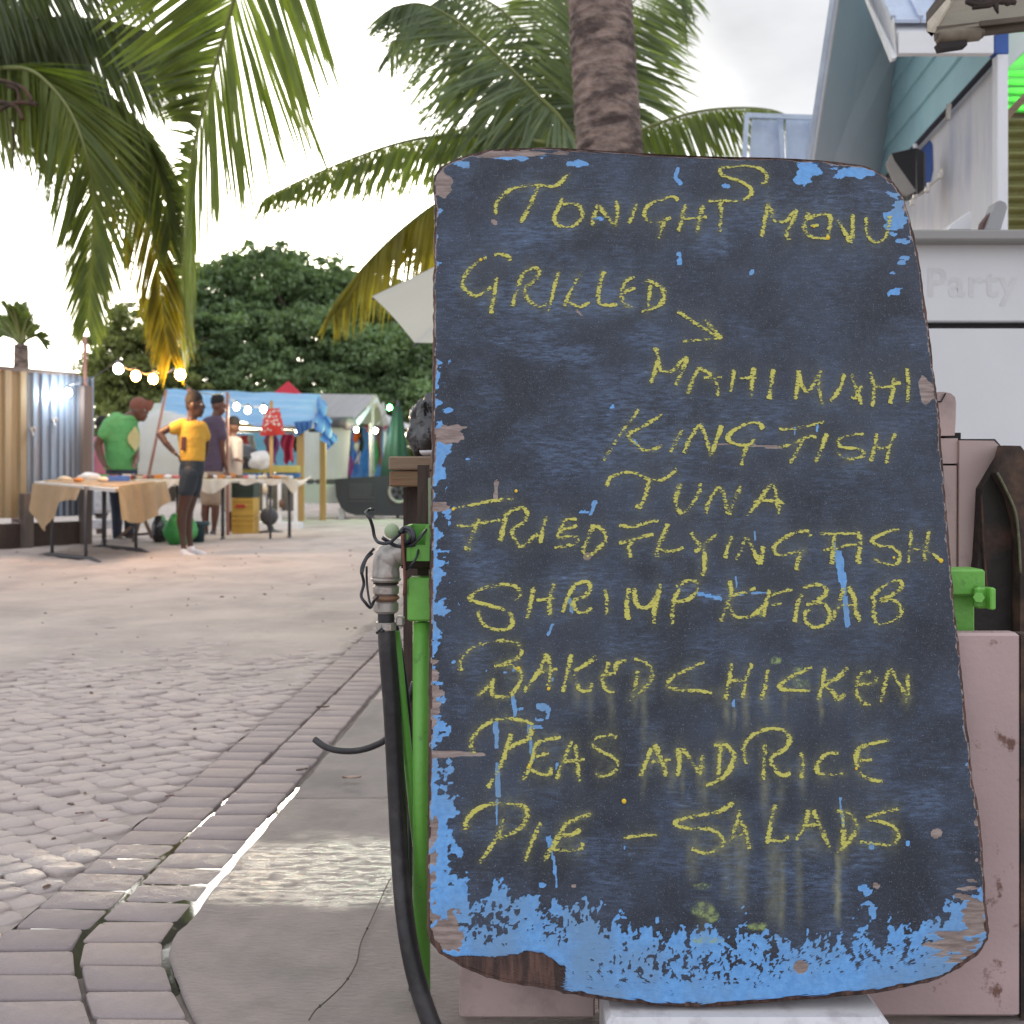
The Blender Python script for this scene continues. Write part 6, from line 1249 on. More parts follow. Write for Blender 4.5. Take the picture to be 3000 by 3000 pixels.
o = crumple(tuple(z1(1340, 870, 16.4)), .62, .3, .60, 21, 30, 20, .16).build('covered_goods', m_tentw, None, True, off=tuple(z1(1340, 980, 16.4))); tag(o, 'bulging white covered goods behind the elbow of the woman in yellow', 'bundle')
# hanging clothes
def garment(x, y0, y1, w_, Y, col, lab, grp='clothes hanging in the blue stall'):
    a = z2(x, y0, Y); h_ = a.z-z2(x, y1, Y).z; s_ = .3623*Y/3000*w_; mb = MB()
    m_ = M('fabric_'+lab.split()[0]+str(x), col, .85, .2, 6, .3, 15)
    mb.sheet(lambda u, v: Vector((a.x+(u-.5)*s_*(.7+.3*math.sin(math.pi*min(1, v*1.3+.15)))+.02*math.sin(v*7+x), Y+.04*math.sin(u*12+v*3), a.z-h_*v*(1-.08*math.cos(u*9)))), 12, 14)
    o = mb.build('garment', m_, None, True, off=tuple(a)); return tag(o, lab, 'garment', grp)
garment(310, 760, 900, 120, 19.6, (.45, .06, .06), 'red and white cloth hanging left in the blue stall')
garment(380, 760, 880, 60, 19.4, (.5, .45, .42), 'pale cloth hanging beside the red cloth in the blue stall')
garment(540, 760, 1000, 110, 19.5, (.24, .05, .22), 'purple dress hanging behind the pole in the blue stall')
garment(505, 770, 900, 50, 19.3, (.45, .14, .20), 'pink cloth hanging left of the purple dress')
garment(668, 750, 980, 110, 19.2, (.42, .02, .07), 'crimson dress hanging at the right side of the blue stall')
garment(730, 770, 890, 50, 19.4, (.05, .055, .03), 'dark green cloth hanging beside the crimson dress')
# red netting bag with white shells
rb = thing('net_bag', 'red bag dotted with white shells hanging from a pole under the blue roof', 'bag', tuple(z2(540, 650, 15.6)))
cN = z2(540, 655, 15.6); mb = MB(); mb.sheet(lambda u, v: lerp4(z2(490, 545, 15.6), z2(605, 540, 15.6), z2(650, 755, 15.6), z2(445, 765, 15.6), u, v)+Vector((0, -.10*math.sin(math.pi*u)*math.sin(math.pi*v), 0)), 10, 10); mb.sheet(lambda u, v: lerp4(z2(490, 545, 15.62), z2(605, 540, 15.62), z2(650, 755, 15.62), z2(445, 765, 15.62), u, v)+Vector((0, .10*math.sin(math.pi*u)*math.sin(math.pi*v), 0)), 10, 10); mb.build('bag', mg['red'], rb, True)
mb = MB(); rr_ = random.Random(5)
for i in range(46):
    u, v = rr_.random(), rr_.choice([.12, .3, .48, .62, .8])+rr_.uniform(-.04, .04); p = lerp4(z2(490, 545, 15.6), z2(605, 540, 15.6), z2(650, 755, 15.6), z2(445, 765, 15.6), u, v)+Vector((0, -.10*math.sin(math.pi*u)*math.sin(math.pi*v)-.012, 0)); mb.ball(p, .014, 6, 4)
mb.build('shells', mg['white'], rb, True)
pole(Vector((z2(540, 0, 15.7).x, 15.7, 0)), z2(538, 480, 15.7), .028, m_ypost, 'wooden_pole', 'yellow timber pole the red net bag hangs on', 'pole')
pole(Vector((z2(185, 0, 14.0).x, 14.0, 0)), z2(183, 410, 14.0), .022, m_pink, 'wooden_pole', 'thin pinkish pole beside the man in the purple shirt', 'pole')
pole(Vector((z1(1192, 0, 13.6).x, 13.6, .75)), z1(1345, 395, 13.6), .02, m_pink, 'leaning_pole', 'thin pink pole leaning from the long table to the blue roof corner', 'pole')
pole(Vector((z1(1530, 0, 11.4).x, 11.4, 0)), z1(1528, 375, 11.4), .022, m_pink, 'wooden_pole', 'orange lit pole behind the head of the woman in yellow', 'pole')
o = crumple(tuple(z2(300, 945, 16.5)+Vector((0, 0, .02))), .30, .2, .20, 31, 30, 18, .25).build('cloth_bundle', m_bag, None, True, off=tuple(z2(300, 1000, 16.5))); tag(o, 'dark cloth bundle on the yellow counter board', 'bundle')
o = crumple(tuple(z2(440, 965, 16.45)), .19, .16, .15, 33, 30, 18, .25).build('cloth_bundle', mg['white'], None, True, off=tuple(z2(440, 1000, 16.45))); tag(o, 'white cloth bundle on the yellow counter board', 'bundle')
# grey tent
gt = thing('market_tent', 'grey canvas ridge tent with an open goods front, right of the blue stall', 'tent', (z2(1150, 0, 21).x, 21, 0))
Y1, Y2_ = 20.0, 22.5
AP_ = z2(1390, 432, 20.2); RB = z2(925, 424, 22.8)
LE, LB = z2(1195, 655, 19.2), z2(985, 622, 21.6); RE, = (z2(1490, 688, 21.2),)
mb = MB(); mb.sheet(lambda u, v: lerp4(RB, AP_, LE, LB, u, v)+Vector((0, 0, -.05*math.sin(math.pi*u)*math.sin(math.pi*v))), 14, 10); mb.build('roof_slope', m_tarpg, gt, True)
mb = MB(); mb.sheet(lambda u, v: lerp4(AP_+Vector((.0, .02, 0)), RB+Vector((.3, .3, 0)), RE+Vector((.6, 2.2, 0)), RE, u, v), 8, 8); mb.build('roof_slope', m_tentw, gt, True)
mb = MB(); mb.prism([LE+Vector((.02, .05, 0)), AP_+Vector((0, .06, -.03)), AP_+Vector((0, .06, -.12)), LE+Vector((.10, .05, -.06))], (0, .02, 0)); mb.prism([RE+Vector((-.02, 0, 0)), AP_+Vector((0, .06, -.03)), AP_+Vector((0, .06, -.12)), RE+Vector((-.10, 0, -.04))], (0, .02, 0)); mb.build('gable_edge', m_trim, gt)
mb = MB(); mb.prism([z2(1200, 655, 20.8), AP_+Vector((0, 1.2, -.05)), z2(1480, 690, 21.6)], (0, .02, 0)); mb.build('gable_lining', m_tentw, gt)
mb = MB(); mb.sheet(lambda u, v: lerp4(z2(790, 640, 21.2), z2(1185, 655, 19.4), z2(1150, 1115, 19.4), z2(795, 1115, 21.2), u, v)+Vector((0, .04*math.sin(u*13), 0)), 30, 6); mb.build('side_wall', m_tentw, gt, True)
mb = MB(); mb.tube([z2(1000, 655, 20.2), z2(1180, 655, 19.2)], .11, 10); mb.tube([z2(1150, 700, 19.3), z2(1160, 640, 19.2)], .08, 8); mb.build('rolled_wall', m_tentd, gt, True)
for x, y0, Y_, w_, mt_ in ((1360, 440, 19.9, .05, m_galv), (1456, 690, 20.6, .15, m_trim), (1340, 660, 19.7, .04, m_galv)):
    a = z2(x, y0, Y_); mb = MB(); mb.bar((a.x, Y_, 0), a, w_, .05); mb.build('post', mt_, gt)
mb = MB(); mb.prism([z2(1180, 690, 22.2), z2(1490, 690, 22.2), z2(1490, 1400, 22.2), z2(1180, 1400, 22.2)], (0, .02, 0)); mb.build('back_wall', m_tarpd, gt)
mb = MB(); mb.box((z2(900, 0, 19.6).x, 19.6, .50), (1.9, .5, .36)); mb.build('low_table', m_tentw, gt)
mb = MB(); mb.box((z2(900, 0, 19.6).x, 19.4, .73), (1.9, .08, .05)); mb.build('dark_edge', m_tentd, gt)
gg = 'goods hanging in the open front of the grey tent'
for x, y0, y1_, w_, c_, lab in ((1180, 930, 1085, 50, (.30, .06, .26), 'purple cloth low at the left of the tent opening'), (1215, 880, 1080, 60, (.06, .16, .5), 'blue cloth hanging left in the tent opening'), (1290, 880, 1085, 80, (.05, .2, .55), 'bright blue cloth in the middle of the tent opening'), (1288, 940, 1005, 55, (.6, .5, .05), 'yellow cloth over the bright blue cloth'),
                                (1235, 820, 990, 45, (.65, .6, .55), 'white sleeve shaped cloth slanting in the tent opening'), (1260, 700, 900, 45, (.03, .045, .03), 'dark cloth behind the white sleeve in the tent'), (1375, 800, 1080, 45, (.05, .28, .12), 'green cloth right of the tent pole'), (1410, 700, 1000, 40, (.20, .08, .06), 'brown cloth beside the white tent post'),
                                (1310, 680, 730, 30, (.5, .03, .04), 'small red pennant at the left under the tent gable'), (1412, 685, 725, 24, (.5, .03, .04), 'small red pennant in the middle under the tent gable'), (1458, 680, 725, 26, (.45, .03, .04), 'small red pennant beside the white tent post'), (1225, 740, 815, 60, (.65, .12, .02), 'orange red lamp shade shaped cloth under the bright lamp')):
    garment(x, y0, y1_, w_, 20.4+.1*((x*7) % 5), c_, lab, gg)
o = None
# red tent top, green closed umbrella
a_ = z2(675, 320, 27); rt = MB(); r0_ = .82
zt_ = a_.z-.70
rt.add([a_, (a_.x-.66, 26.4, zt_), (a_.x+.62, 26.4, zt_), (a_.x+.66, 27.7, zt_), (a_.x-.70, 27.7, zt_), (a_.x-.66, 26.4, zt_-.2), (a_.x+.62, 26.4, zt_-.2), (a_.x+.66, 27.7, zt_-.2), (a_.x-.70, 27.7, zt_-.2)], [(0, 1, 2), (0, 2, 3), (0, 3, 4), (0, 4, 1), (1, 5, 6, 2), (2, 6, 7, 3), (3, 7, 8, 4), (4, 8, 5, 1)])
rtt = thing('canopy_tent', 'red pointed canopy tent peeking over the blue roof', 'tent', (a_.x, 27, 0)); rt.build('canopy', M('red_canopy', (.55, .03, .06), .6, .1, 3, trans=.3), rtt)
mb = MB()
for sx in (-.62, .58): mb.bar((a_.x+sx, 26.45, 0), (a_.x+sx, 26.45, zt_), .04); mb.bar((a_.x+sx, 27.6, 0), (a_.x+sx, 27.6, zt_), .04)
mb.build('posts', m_trim, rtt)
gu = z2(1560, 520, 19.5); gut = thing('closed_umbrella', 'tall dark green closed umbrella lit by a green bulb beside the grey tent', 'umbrella', (gu.x, 19.5, 0))
def gf(u, v):
    th = 2*math.pi*u; r_ = (.05+.20*min(1, v*1.6)**.8)*(1+.10*math.sin(th*8)); return Vector((gu.x+r_*math.cos(th)-.08*v, 19.5+r_*.7*math.sin(th), gu.z*(1-v)+.28*v))
mb = MB(); mb.sheet(gf, 48, 16); mb.build('folded_canopy', M('dark_green_canvas', (.008, .035, .025), .7, .15, 3), gut, True)
mb = MB(); mb.tube([(gu.x, 19.5, 0), (gu.x, 19.5, gu.z+.1)], .03, 8); mb.build('pole', m_steel, gut, True)
# dark grey slab with ribbed panel and chrome ring
ds = thing('dark_sound_cabinet', 'long dark grey cabinet with rounded lower corner, ribbed label block and chrome ringed speaker', 'cabinet', tuple(at(1150, 1510, 19)))
m_ds = M('dark_grey_shell', (.030, .031, .042), .5, .12, 3, .1); m_rib = M('grey_rib', (.085, .085, .10), .5, .1, 3)
quadbox([at(980, 1403, 19), at(1134, 1393, 19), at(1420, 1388, 19), at(1420, 1513, 19), at(1173, 1512, 19), at(1043, 1510, 19), at(1014, 1501, 19), at(998, 1486, 19), at(985, 1455, 19)], (0, .6, 0), 'shell', m_ds, ds)
for i in range(11):
    y = 1417+i*5.0; x0, x1_ = (1023, 1092-(i*.9)); 
    if i == 9: continue
    if i > 7: x0, x1_ = 1024, 1098
    a, b = at(x0, y, 18.985), at(x1_, y+2.6, 18.985); MB().box(((a.x+b.x)/2, 18.99, (a.z+b.z)/2), (b.x-a.x, .02, a.z-b.z)).build('label_rib', m_rib, ds)
c = at(1170, 1442, 18.97); mb = MB(); R_ = 33/3000*19
pts = [c+Vector((math.cos(i*math.pi/16)*R_*.88, 0, math.sin(i*math.pi/16)*R_*.88)) for i in range(33)]; mb.tube(pts, .030, 8, False); mb.build('chrome_ring', m_galv, ds, True)
mb = MB(); mb.tube([c+Vector((0, -.0, 0)), c+Vector((0, .05, 0))], R_*.80, 24); mb.build('speaker_cone', m_rib, ds)
mb = MB()
for i in range(5): an = i*2*math.pi/5+.5; mb.tube([c+Vector((math.cos(an)*R_*.5, -.012, math.sin(an)*R_*.5)), c+Vector((math.cos(an)*R_*.5, .02, math.sin(an)*R_*.5))], R_*.19, 10)
mb.tube([c+Vector((0, -.02, 0)), c+Vector((0, .03, 0))], R_*.22, 12); mb.build('cone_holes', m_seam, ds)
mb = MB(); mb.box((at(996, 0, 19).x, 19.2, .12), (.1, .1, .24)); mb.box((at(1300, 0, 19).x, 19.2, .07), (.1, .1, .14)); mb.build('support', m_trim, ds)
# white parasol behind the board
um = thing('parasol', 'white parasol whose pointed corner shows left of the board', 'parasol', (at(1640, 0, 5).x, 5.0, 0)); m_par = M('white_parasol_cloth', (.56, .54, .53), .8, .04, 2, .15, 20, trans=.3)
apx = at(1640, 590, 5.2); C8 = [at(1090, 868, 5.25), at(1214, 1004, 4.55), at(1640, 1035, 4.2), at(2060, 1010, 4.55), at(2190, 880, 5.3), at(2000, 860, 6.2), at(1640, 850, 6.5), at(1290, 860, 6.2)]
for i in range(8):
    a, b = C8[i], C8[(i+1) % 8]; mb = MB(); mb.sheet(lambda u, v: apx.lerp(a.lerp(b, u)+Vector((0, 0, .012*math.sin(math.pi*u))), v)+Vector((0, 0, -.012*math.sin(math.pi*v))), 6, 8); mb.build('canopy_panel', m_par, um, True)
mb = MB(); mb.tube([(apx.x, 5.2, 0), apx+Vector((0, 0, .06))], .02, 10); mb.build('pole', m_galv, um, True)
mb = MB()
for c_ in C8: mb.tube([apx+Vector((0, 0, -.05)), c_+Vector((0, 0, -.015))], .007, 5)
mb.build('ribs', m_steel, um, True)
# ------------------------------------------------------------------ bulbs on strings
def bulb(p, warm, lab, e=5., es=40, grp='lit bulbs strung over the market tables'):
    col = {'w': (1, .50, .16), 'c': (.85, .93, 1), 'n': (1, .82, .55), 'g': (.12, 1, .22)}[warm]
    t_ = thing('light_bulb', lab, 'light bulb', tuple(p), grp)
    MB().ball(p, (.042, .042, .048), 12, 9).build('glass', M('lit_bulb_'+warm+str(int(p[0]*100)), col, .3, 0, 1, 0, emit=col, es=es), t_, True)
    mb = MB(); mb.tube([p+Vector((0, 0, .034)), p+Vector((0, 0, .085))], .015, 8); mb.build('socket', m_seam, t_, True)
    l = bpy.data.lights.new('bulb_light', 'POINT'); l.energy = e; l.color = col; l.shadow_soft_size = .045; lo = bpy.data.objects.new('bulb_light', l); COL.objects.link(lo); lo.location = p+Vector((0, -.09, -.02))
BL4 = [z1(957, 222, 9.6), z1(1098, 280, 9.8), z1(1238, 305, 10.0), z1(1457, 267, 8.6)]
bulb(BL4[0], 'c', 'cold white bulb, leftmost of the string above the man in green', 10); bulb(BL4[1], 'w', 'warm orange bulb right of the cold white one', 13, 90); bulb(BL4[2], 'w', 'warm orange bulb over the head of the man in green', 13, 90); bulb(BL4[3], 'w', 'warm orange bulb under the hanging palm frond tip', 9, 90)
F3 = [z2(255, 528, 14.2), z2(348, 556, 14.4), z2(475, 548, 14.6)]
bulb(F3[0], 'n', 'left bulb of the three in front of the blue roof', 8); bulb(F3[1], 'n', 'middle bulb of the three in front of the blue roof', 8); bulb(F3[2], 'n', 'right bulb of the three in front of the blue roof', 8)
p = A0+dv*fpt(176)+nvv*.16; p.z = at(0, 1150, p.y).z; bulb(p, 'c', 'cold white bulb shining against the blue grey corrugated sheets', 10)
bulb(z2(1495, 535, 18.6), 'g', 'green bulb beside the gable of the grey tent', 30, 60)
bulb(z2(1225, 715, 19.0), 'n', 'bright lamp hanging in the grey tent opening', 14); bulb(z2(1380, 722, 19.3), 'c', 'small white bulb in the middle of the tent opening', 5)
m_cab = M('black_cable', (.02, .02, .02), .6)
def sag(pts, d):
    out_ = []
    for a, b in zip(pts[:-1], pts[1:]):
        for i in range(8): t = i/8; out_.append(a.lerp(b, t)+Vector((0, 0, -d*4*t*(1-t))))
    return out_+[pts[-1]]
up = Vector((0, 0, .085))
s_ = MB(); s_.tube(sag([p+up]+[q+up for q in BL4]+[z1(1528, 378, 11.4)], .05), .006, 5); o = s_.build('light_cable', m_cab, None, True, off=tuple(BL4[0])); tag(o, 'black cable carrying the bulbs from the fence to the pole', 'cable')
s_ = MB(); s_.tube(sag([z1(1528, 378, 11.4), z2(183, 410, 14.0)]+[q+up for q in F3]+[z2(538, 480, 15.7)], .05), .006, 5); o = s_.build('light_cable', m_cab, None, True, off=tuple(F3[0])); tag(o, 'black cable carrying the three bulbs in front of the blue roof', 'cable')
s_ = MB(); s_.tube(sag([z2(1225, 650, 19.2), z2(1225, 715, 19.0)+up], .0), .006, 5); s_.tube(sag([z2(1225, 715, 19.0)+up, z2(1380, 722, 19.3)+up, z2(1495, 535, 18.6)+up], .05), .006, 5); o = s_.build('light_cable', m_cab, None, True, off=tuple(F3[0])); tag(o, 'black cable between the bulbs of the grey tent', 'cable')
# ------------------------------------------------------------------ people
m_skin = M('dark_brown_skin', (.060, .030, .022), .45, .10, 8, .05); m_skin2 = M('brown_skin', (.12, .050, .032), .45, .10, 8, .05); m_hair = M('black_hair', (.010, .008, .008), .8, .3, 40, .5, 120)
def fuse(mb, name, mat, parent, vox=.010, it=3):
    o = mb.build(name, mat, parent); recalc(o); md = o.modifiers.new('r', 'REMESH'); md.mode = 'VOXEL'; md.voxel_size = vox; s2 = o.modifiers.new('s', 'SMOOTH'); s2.iterations = it; s2.factor = .5
    bake_mods(o); o.data.materials.clear(); o.data.materials.append(mat)
    o.data.polygons.foreach_set('use_smooth', [True]*len(o.data.polygons)); return o
class Fig:
    def __init__(s, Y, label, base_x): s.Y = Y; p = z1(base_x, 0, Y); s.root = thing('person', label, 'person', (p.x, Y, 0)); s.k = .3623*Y/3000
    def q(s, x, y, d=0): p = z1(x, y, s.Y); return Vector((p.x, s.Y+d, p.z))
    def limb(s, mb, pts, n=10):      # (x, y, depth, radius[, radius across depth])
        P = [s.q(a[0], a[1], a[2]) for a in pts]; r_ = [a[3] if len(a) < 5 else (a[3], a[4]) for a in pts]
        # radii pair is (x-extent, depth-extent); build as stacked horizontal-ish ellipses when given
        if len(pts[0]) > 4: mb.rings([((p.x, p.y, p.z), r[0], r[1]) for p, r in reversed(list(zip(P, r_)))], 18)
        else:
            mb.tube(P, r_, n)
            for p, r in zip(P, r_): mb.ball(p, r*.985, n, 7)
    def hand(s, mb, wr, pal, tips, thumb, r=.0085):
        w_, p_ = s.q(*wr), s.q(*pal); mb.tube([w_, w_.lerp(p_, .5), p_], [(.024, .016), (.034, .016), (.032, .013)], 10)
        for i, t_ in enumerate(tips):
            e = s.q(*t_); b = p_+Vector((0, (i-1.5)*.014, 0)); m_ = b.lerp(e, .5)+Vector((.004, 0, .008)); mb.tube([b, m_, e], [r, r*.95, r*.7], 6); mb.ball(e, r*.75, 6, 4)
        e = s.q(*thumb); b = w_.lerp(p_, .35); mb.tube([b, b.lerp(e, .55)+Vector((0, -.006, 0)), e], [r*1.2, r*1.1, r*.8], 6)
    def head(s, mb, c, rx, rz, face=1, d=0, tilt=0):
        C_ = s.q(c[0], c[1], d); mb.ball(C_+Vector((-.012*face, 0, rz*.10)), (rx*1.02, rx*.90, rz*.90), 18, 14)
        mb.ball(C_+Vector((.022*face, 0, -rz*.40)), (rx*.70, rx*.66, rz*.58), 14, 10)          # jaw
        mb.ball(C_+Vector((.040*face, 0, -rz*.80)), (rx*.30, rx*.32, rz*.20), 10, 8)            # chin
        f = C_+Vector((rx*.93*face, 0, 0))
        mb.tube([f+Vector((0, -.004, rz*.02)), f+Vector((.014*face, -.004, -rz*.24)), f+Vector((-.004*face, -.004, -rz*.30))], [.010, .014, .012], 8)   # nose
        mb.ball(f+Vector((-.006*face, -.006, -rz*.50)), (.014, .024, .011), 8, 6); mb.ball(f+Vector((-.008*face, -.004, -rz*.60)), (.013, .022, .010), 8, 6)  # lips
        mb.ball(f+Vector((-.016*face, 0, rz*.14)), (.016, rx*.62, .012), 8, 6)                     # brow
        mb.ball(C_+Vector((-.008*face, -rx*.88, -rz*.10)), (.018, .012, .030), 8, 8)               # ear
    def eye(s, c, rx, rz, face=1, d=0):
        C_ = s.q(c[0], c[1], d); mb = MB(); mb.ball(C_+Vector((rx*.80*face, -rx*.42, rz*.0)), .011, 10, 8); mb.build('eye', M('eye_white', (.5, .48, .45), .2, 0, 1, 0), s.root, True)
        mb = MB(); mb.ball(C_+Vector((rx*.80*face+.006*face, -rx*.42-.008, 0)), .005, 8, 6); mb.build('pupil', m_seam, s.root, True)
# --- woman in yellow
f = Fig(10.2, 'slim woman in yellow T-shirt and dark shorts standing with a hand on her hip', 1560)
mb = MB()
f.head(mb, (1585, 512), .083, .128)
f.limb(mb, [(1560, 570, 0, .050), (1556, 615, 0, .047), (1550, 660, 0, .055)])
f.limb(mb, [(1548, 640, 0, .06, .07), (1545, 680, 0, .115, .09), (1550, 780, 0, .118, .10), (1558, 880, 0, .10, .09), (1556, 950, 0, .098, .09), (1550, 1020, 0, .108, .11), (1545, 1085, 0, .10, .12)])
f.limb(mb, [(1470, 668, -.03, .046), (1400, 705, -.10, .040), (1335, 745, -.14, .034), (1330, 752, -.14, .036), (1385, 830, -.15, .033), (1440, 895, -.14, .024)])
f.hand(mb, (1440, 895, -.14), (1468, 925, -.14), [(1500, 945, -.14), (1505, 960, -.15), (1500, 975, -.15), (1490, 985, -.15)], (1480, 905, -.17))
f.limb(mb, [(1622, 690, .04, .045), (1640, 800, .12, .038), (1628, 890, .15, .032), (1600, 980, .14, .024)])
f.hand(mb, (1600, 980, .14), (1590, 1015, .13), [(1582, 1050, .12), (1588, 1055, .13), (1594, 1052, .14), (1600, 1045, .14)], (1605, 1035, .11))
f.limb(mb, [(1552, 1060, -.06, .088), (1530, 1200, -.06, .075), (1500, 1330, -.05, .054), (1488, 1380, -.05, .050), (1478, 1460, -.04, .049), (1484, 1560, -.03, .034), (1494, 1665, -.03, .027), (1500, 1712, -.04, .032)])
f.limb(mb, [(1545, 1060, .08, .088), (1532, 1200, .10, .075), (1503, 1330, .12, .054), (1490, 1380, .13, .050), (1483, 1460, .14, .049), (1490, 1560, .15, .034), (1500, 1650, .16, .027), (1506, 1698, .16, .032)])
fuse(mb, 'body', m_skin, f.root, .009)
f.eye((1585, 512), .083, .128)
mb = MB(); C_ = f.q(1580, 500); mb.ball(C_+Vector((-.014, 0, .028)), (.088, .080, .104), 18, 12); mb.ball(C_+Vector((-.052, 0, -.02)), (.045, .060, .07), 12, 8); fuse(mb, 'hair', m_hair, f.root, .008, 2)
mb = MB()
f.limb(mb, [(1552, 640, 0, .062, .060), (1545, 656, 0, .105, .085), (1545, 685, 0, .132, .108), (1550, 780, 0, .137, .118), (1556, 880, 0, .127, .112), (1556, 970, 0, .120, .115)])
f.limb(mb, [(1490, 672, -.02, .064), (1430, 708, -.08, .066)]); f.limb(mb, [(1620, 690, .03, .062), (1636, 765, .09, .060)])
fuse(mb, 'yellow_shirt', M('yellow_cotton', (.52, .31, .04), .85, .10, 6, .9, 9), f.root, .010)
mb = MB(); a = f.q(1515, 830, -.118); mb.box(a, (.046, .008, .135), Matrix.Rotation(.06, 3, 'Y'), bev=.003); mb.build('side_stripe', M('maroon_stripe', (.075, .02, .025), .8), f.root)
mb = MB()
f.limb(mb, [(1556, 955, 0, .112, .108), (1552, 1020, 0, .122, .125), (1546, 1090, 0, .118, .135)]); f.limb(mb, [(1552, 1070, -.06, .094), (1536, 1150, -.06, .090), (1524, 1205, -.06, .085)]); f.limb(mb, [(1548, 1070, .07, .094), (1540, 1150, .09, .090), (1532, 1205, .10, .085)])
fuse(mb, 'shorts', M('dark_navy_denim', (.020, .030, .042), .85, .15, 8, .3, 20), f.root, .010)
m_shoe = M('white_shoe', (.66, .66, .70), .6, .05)
for x0, d in ((0, -.04), (10, .16)):
    dy_ = -14 if d > .1 else 0
    mb = MB(); f.limb(mb, [(1496+x0, 1700+dy_, d, .038), (1500+x0, 1725+dy_, d, .037), (1545+x0, 1728+dy_, d-.04, .034), (1600+x0, 1736+dy_, d-.08, .028), (1635+x0, 1741+dy_, d-.11, .022)]); fuse(mb, 'shoe', m_shoe, f.root, .007)
# --- man in green leaning over the table
f = Fig(12.75, 'heavy man in green T-shirt and reddish cap leaning over the long table', 990)
k_ = 1.0
mb = MB()
f.head(mb, (1130, 560), .100, .140)
f.limb(mb, [(1090, 600, 0, .075), (1050, 620, 0, .08), (1010, 650, 0, .09)])
f.limb(mb, [(1010, 620, 0, .10, .12), (975, 700, 0, .17, .17), (985, 850, 0, .185, .18), (985, 1000, 0, .18, .18), (985, 1080, 0, .17, .17)])
f.limb(mb, [(915, 705, -.12, .058), (868, 770, -.18, .054), (838, 850, -.20, .050), (845, 860, -.20, .05), (880, 940, -.24, .042), (925, 1005, -.30, .030)])
f.hand(mb, (925, 1005, -.30), (955, 1025, -.32), [(985, 1036, -.33), (990, 1038, -.34), (988, 1040, -.36), (980, 1042, -.38)], (965, 1010, -.38), .010)
f.limb(mb, [(1040, 690, .10, .066), (1065, 800, .10, .054), (1085, 880, .05, .048), (1125, 960, -.10, .040), (1155, 1005, -.30, .030)])
f.hand(mb, (1155, 1005, -.36), (1180, 1022, -.37), [(1208, 1030, -.36), (1214, 1034, -.38), (1210, 1036, -.40), (1200, 1038, -.42)], (1180, 1036, -.43), .010)
fuse(mb, 'body', m_skin2, f.root, .012)
f.eye((1130, 560), .100, .140)
mb = MB(); c = f.q(1130, 540); mb.ball(c+Vector((-.012, 0, .035)), (.112, .10, .105), 18, 12); mb.tube([c+Vector((.06, 0, .035)), c+Vector((.13, 0, .03)), c+Vector((.165, 0, .015))], [(.012, .07), (.010, .075), (.006, .05)], 12); fuse(mb, 'cap', M('faded_red_cap', (.20, .075, .05), .8, .2, 5), f.root, .009, 2)
mb = MB()
f.limb(mb, [(1040, 600, 0, .11, .10), (1015, 625, 0, .16, .15), (970, 690, 0, .205, .20), (980, 800, 0, .212, .21), (985, 900, 0, .20, .205), (980, 1020, 0, .198, .20), (980, 1040, 0, .198, .20)])
f.limb(mb, [(960, 650, -.06, .12), (915, 690, -.12, .10), (885, 760, -.17, .082)]); f.limb(mb, [(1040, 680, .06, .09), (1060, 750, .10, .078)])
fuse(mb, 'green_shirt', M('green_cotton', (.10, .36, .12), .85, .12, 4, 1.0, 7, col2=(.16, .42, .14), c2s=1.5), f.root, .012)
mb = MB(); c0 = f.q(1080, 790, 0)
mb.sheet(lambda u, v: Vector((f.q(1000, 790).x, f.Y, c0.z))+Vector((.212*math.sin(1.05+.95*(u-.5)*math.sin(math.pi*max(.03, min(.97, v)))), -.216*math.cos(1.05+.95*(u-.5)*math.sin(math.pi*max(.03, min(.97, v)))), .15*(1-2*v))), 12, 12); mb.build('round_print', M('cream_print', (.50, .46, .22), .8, .12, 20), f.root, True)
mb = MB()
f.limb(mb, [(985, 1010, 0, .19, .18), (985, 1100, 0, .185, .18)])
for x0, d in ((950, -.04), (1020, .08)): f.limb(mb, [(x0, 1080, d, .105), (x0+5, 1300, d, .082), (x0+8, 1350, d, .075), (x0+6, 1575, d, .055)])
fuse(mb, 'trousers', M('dark_blue_trousers', (.035, .045, .075), .85, .15, 6), f.root, .012)
for x0, d in ((956, -.04), (1026, .08)): mb = MB(); f.limb(mb, [(x0, 1592, d, .05), (x0+30, 1606, d-.03, .045), (x0+75, 1611, d-.06, .035)]); fuse(mb, 'shoe', m_steel, f.root, .009)
# --- man in purple T-shirt
f = Fig(13.9, 'man in dark purple T-shirt and beige shorts seen from behind at the long table', 1725)
mb = MB()
f.head(mb, (1772, 515), .092, .135, 1, -.0)
f.limb(mb, [(1758, 570, 0, .06), (1748, 610, 0, .065), (1740, 640, 0, .08)])
f.limb(mb, [(1735, 630, 0, .12, .10), (1725, 700, 0, .15, .12), (1725, 850, 0, .14, .115), (1715, 1000, 0, .135, .12), (1712, 1080, 0, .13, .12)])
f.limb(mb, [(1800, 680, -.06, .052), (1812, 790, -.08, .045), (1806, 870, -.06, .040), (1815, 960, -.02, .036), (1835, 1040, .0, .026)])
f.hand(mb, (1835, 1040, 0), (1842, 1072, 0), [(1848, 1098, .01), (1852, 1100, 0), (1856, 1096, -.01), (1860, 1088, -.02)], (1862, 1070, -.03), .010)
f.limb(mb, [(1655, 690, .02, .050), (1655, 820, .08, .044), (1690, 940, .20, .034), (1740, 985, .28, .026)])
f.hand(mb, (1740, 985, .28), (1765, 990, .29), [(1785, 995, .28), (1788, 998, .29), (1786, 1000, .31), (1780, 1002, .32)], (1770, 975, .26), .010)
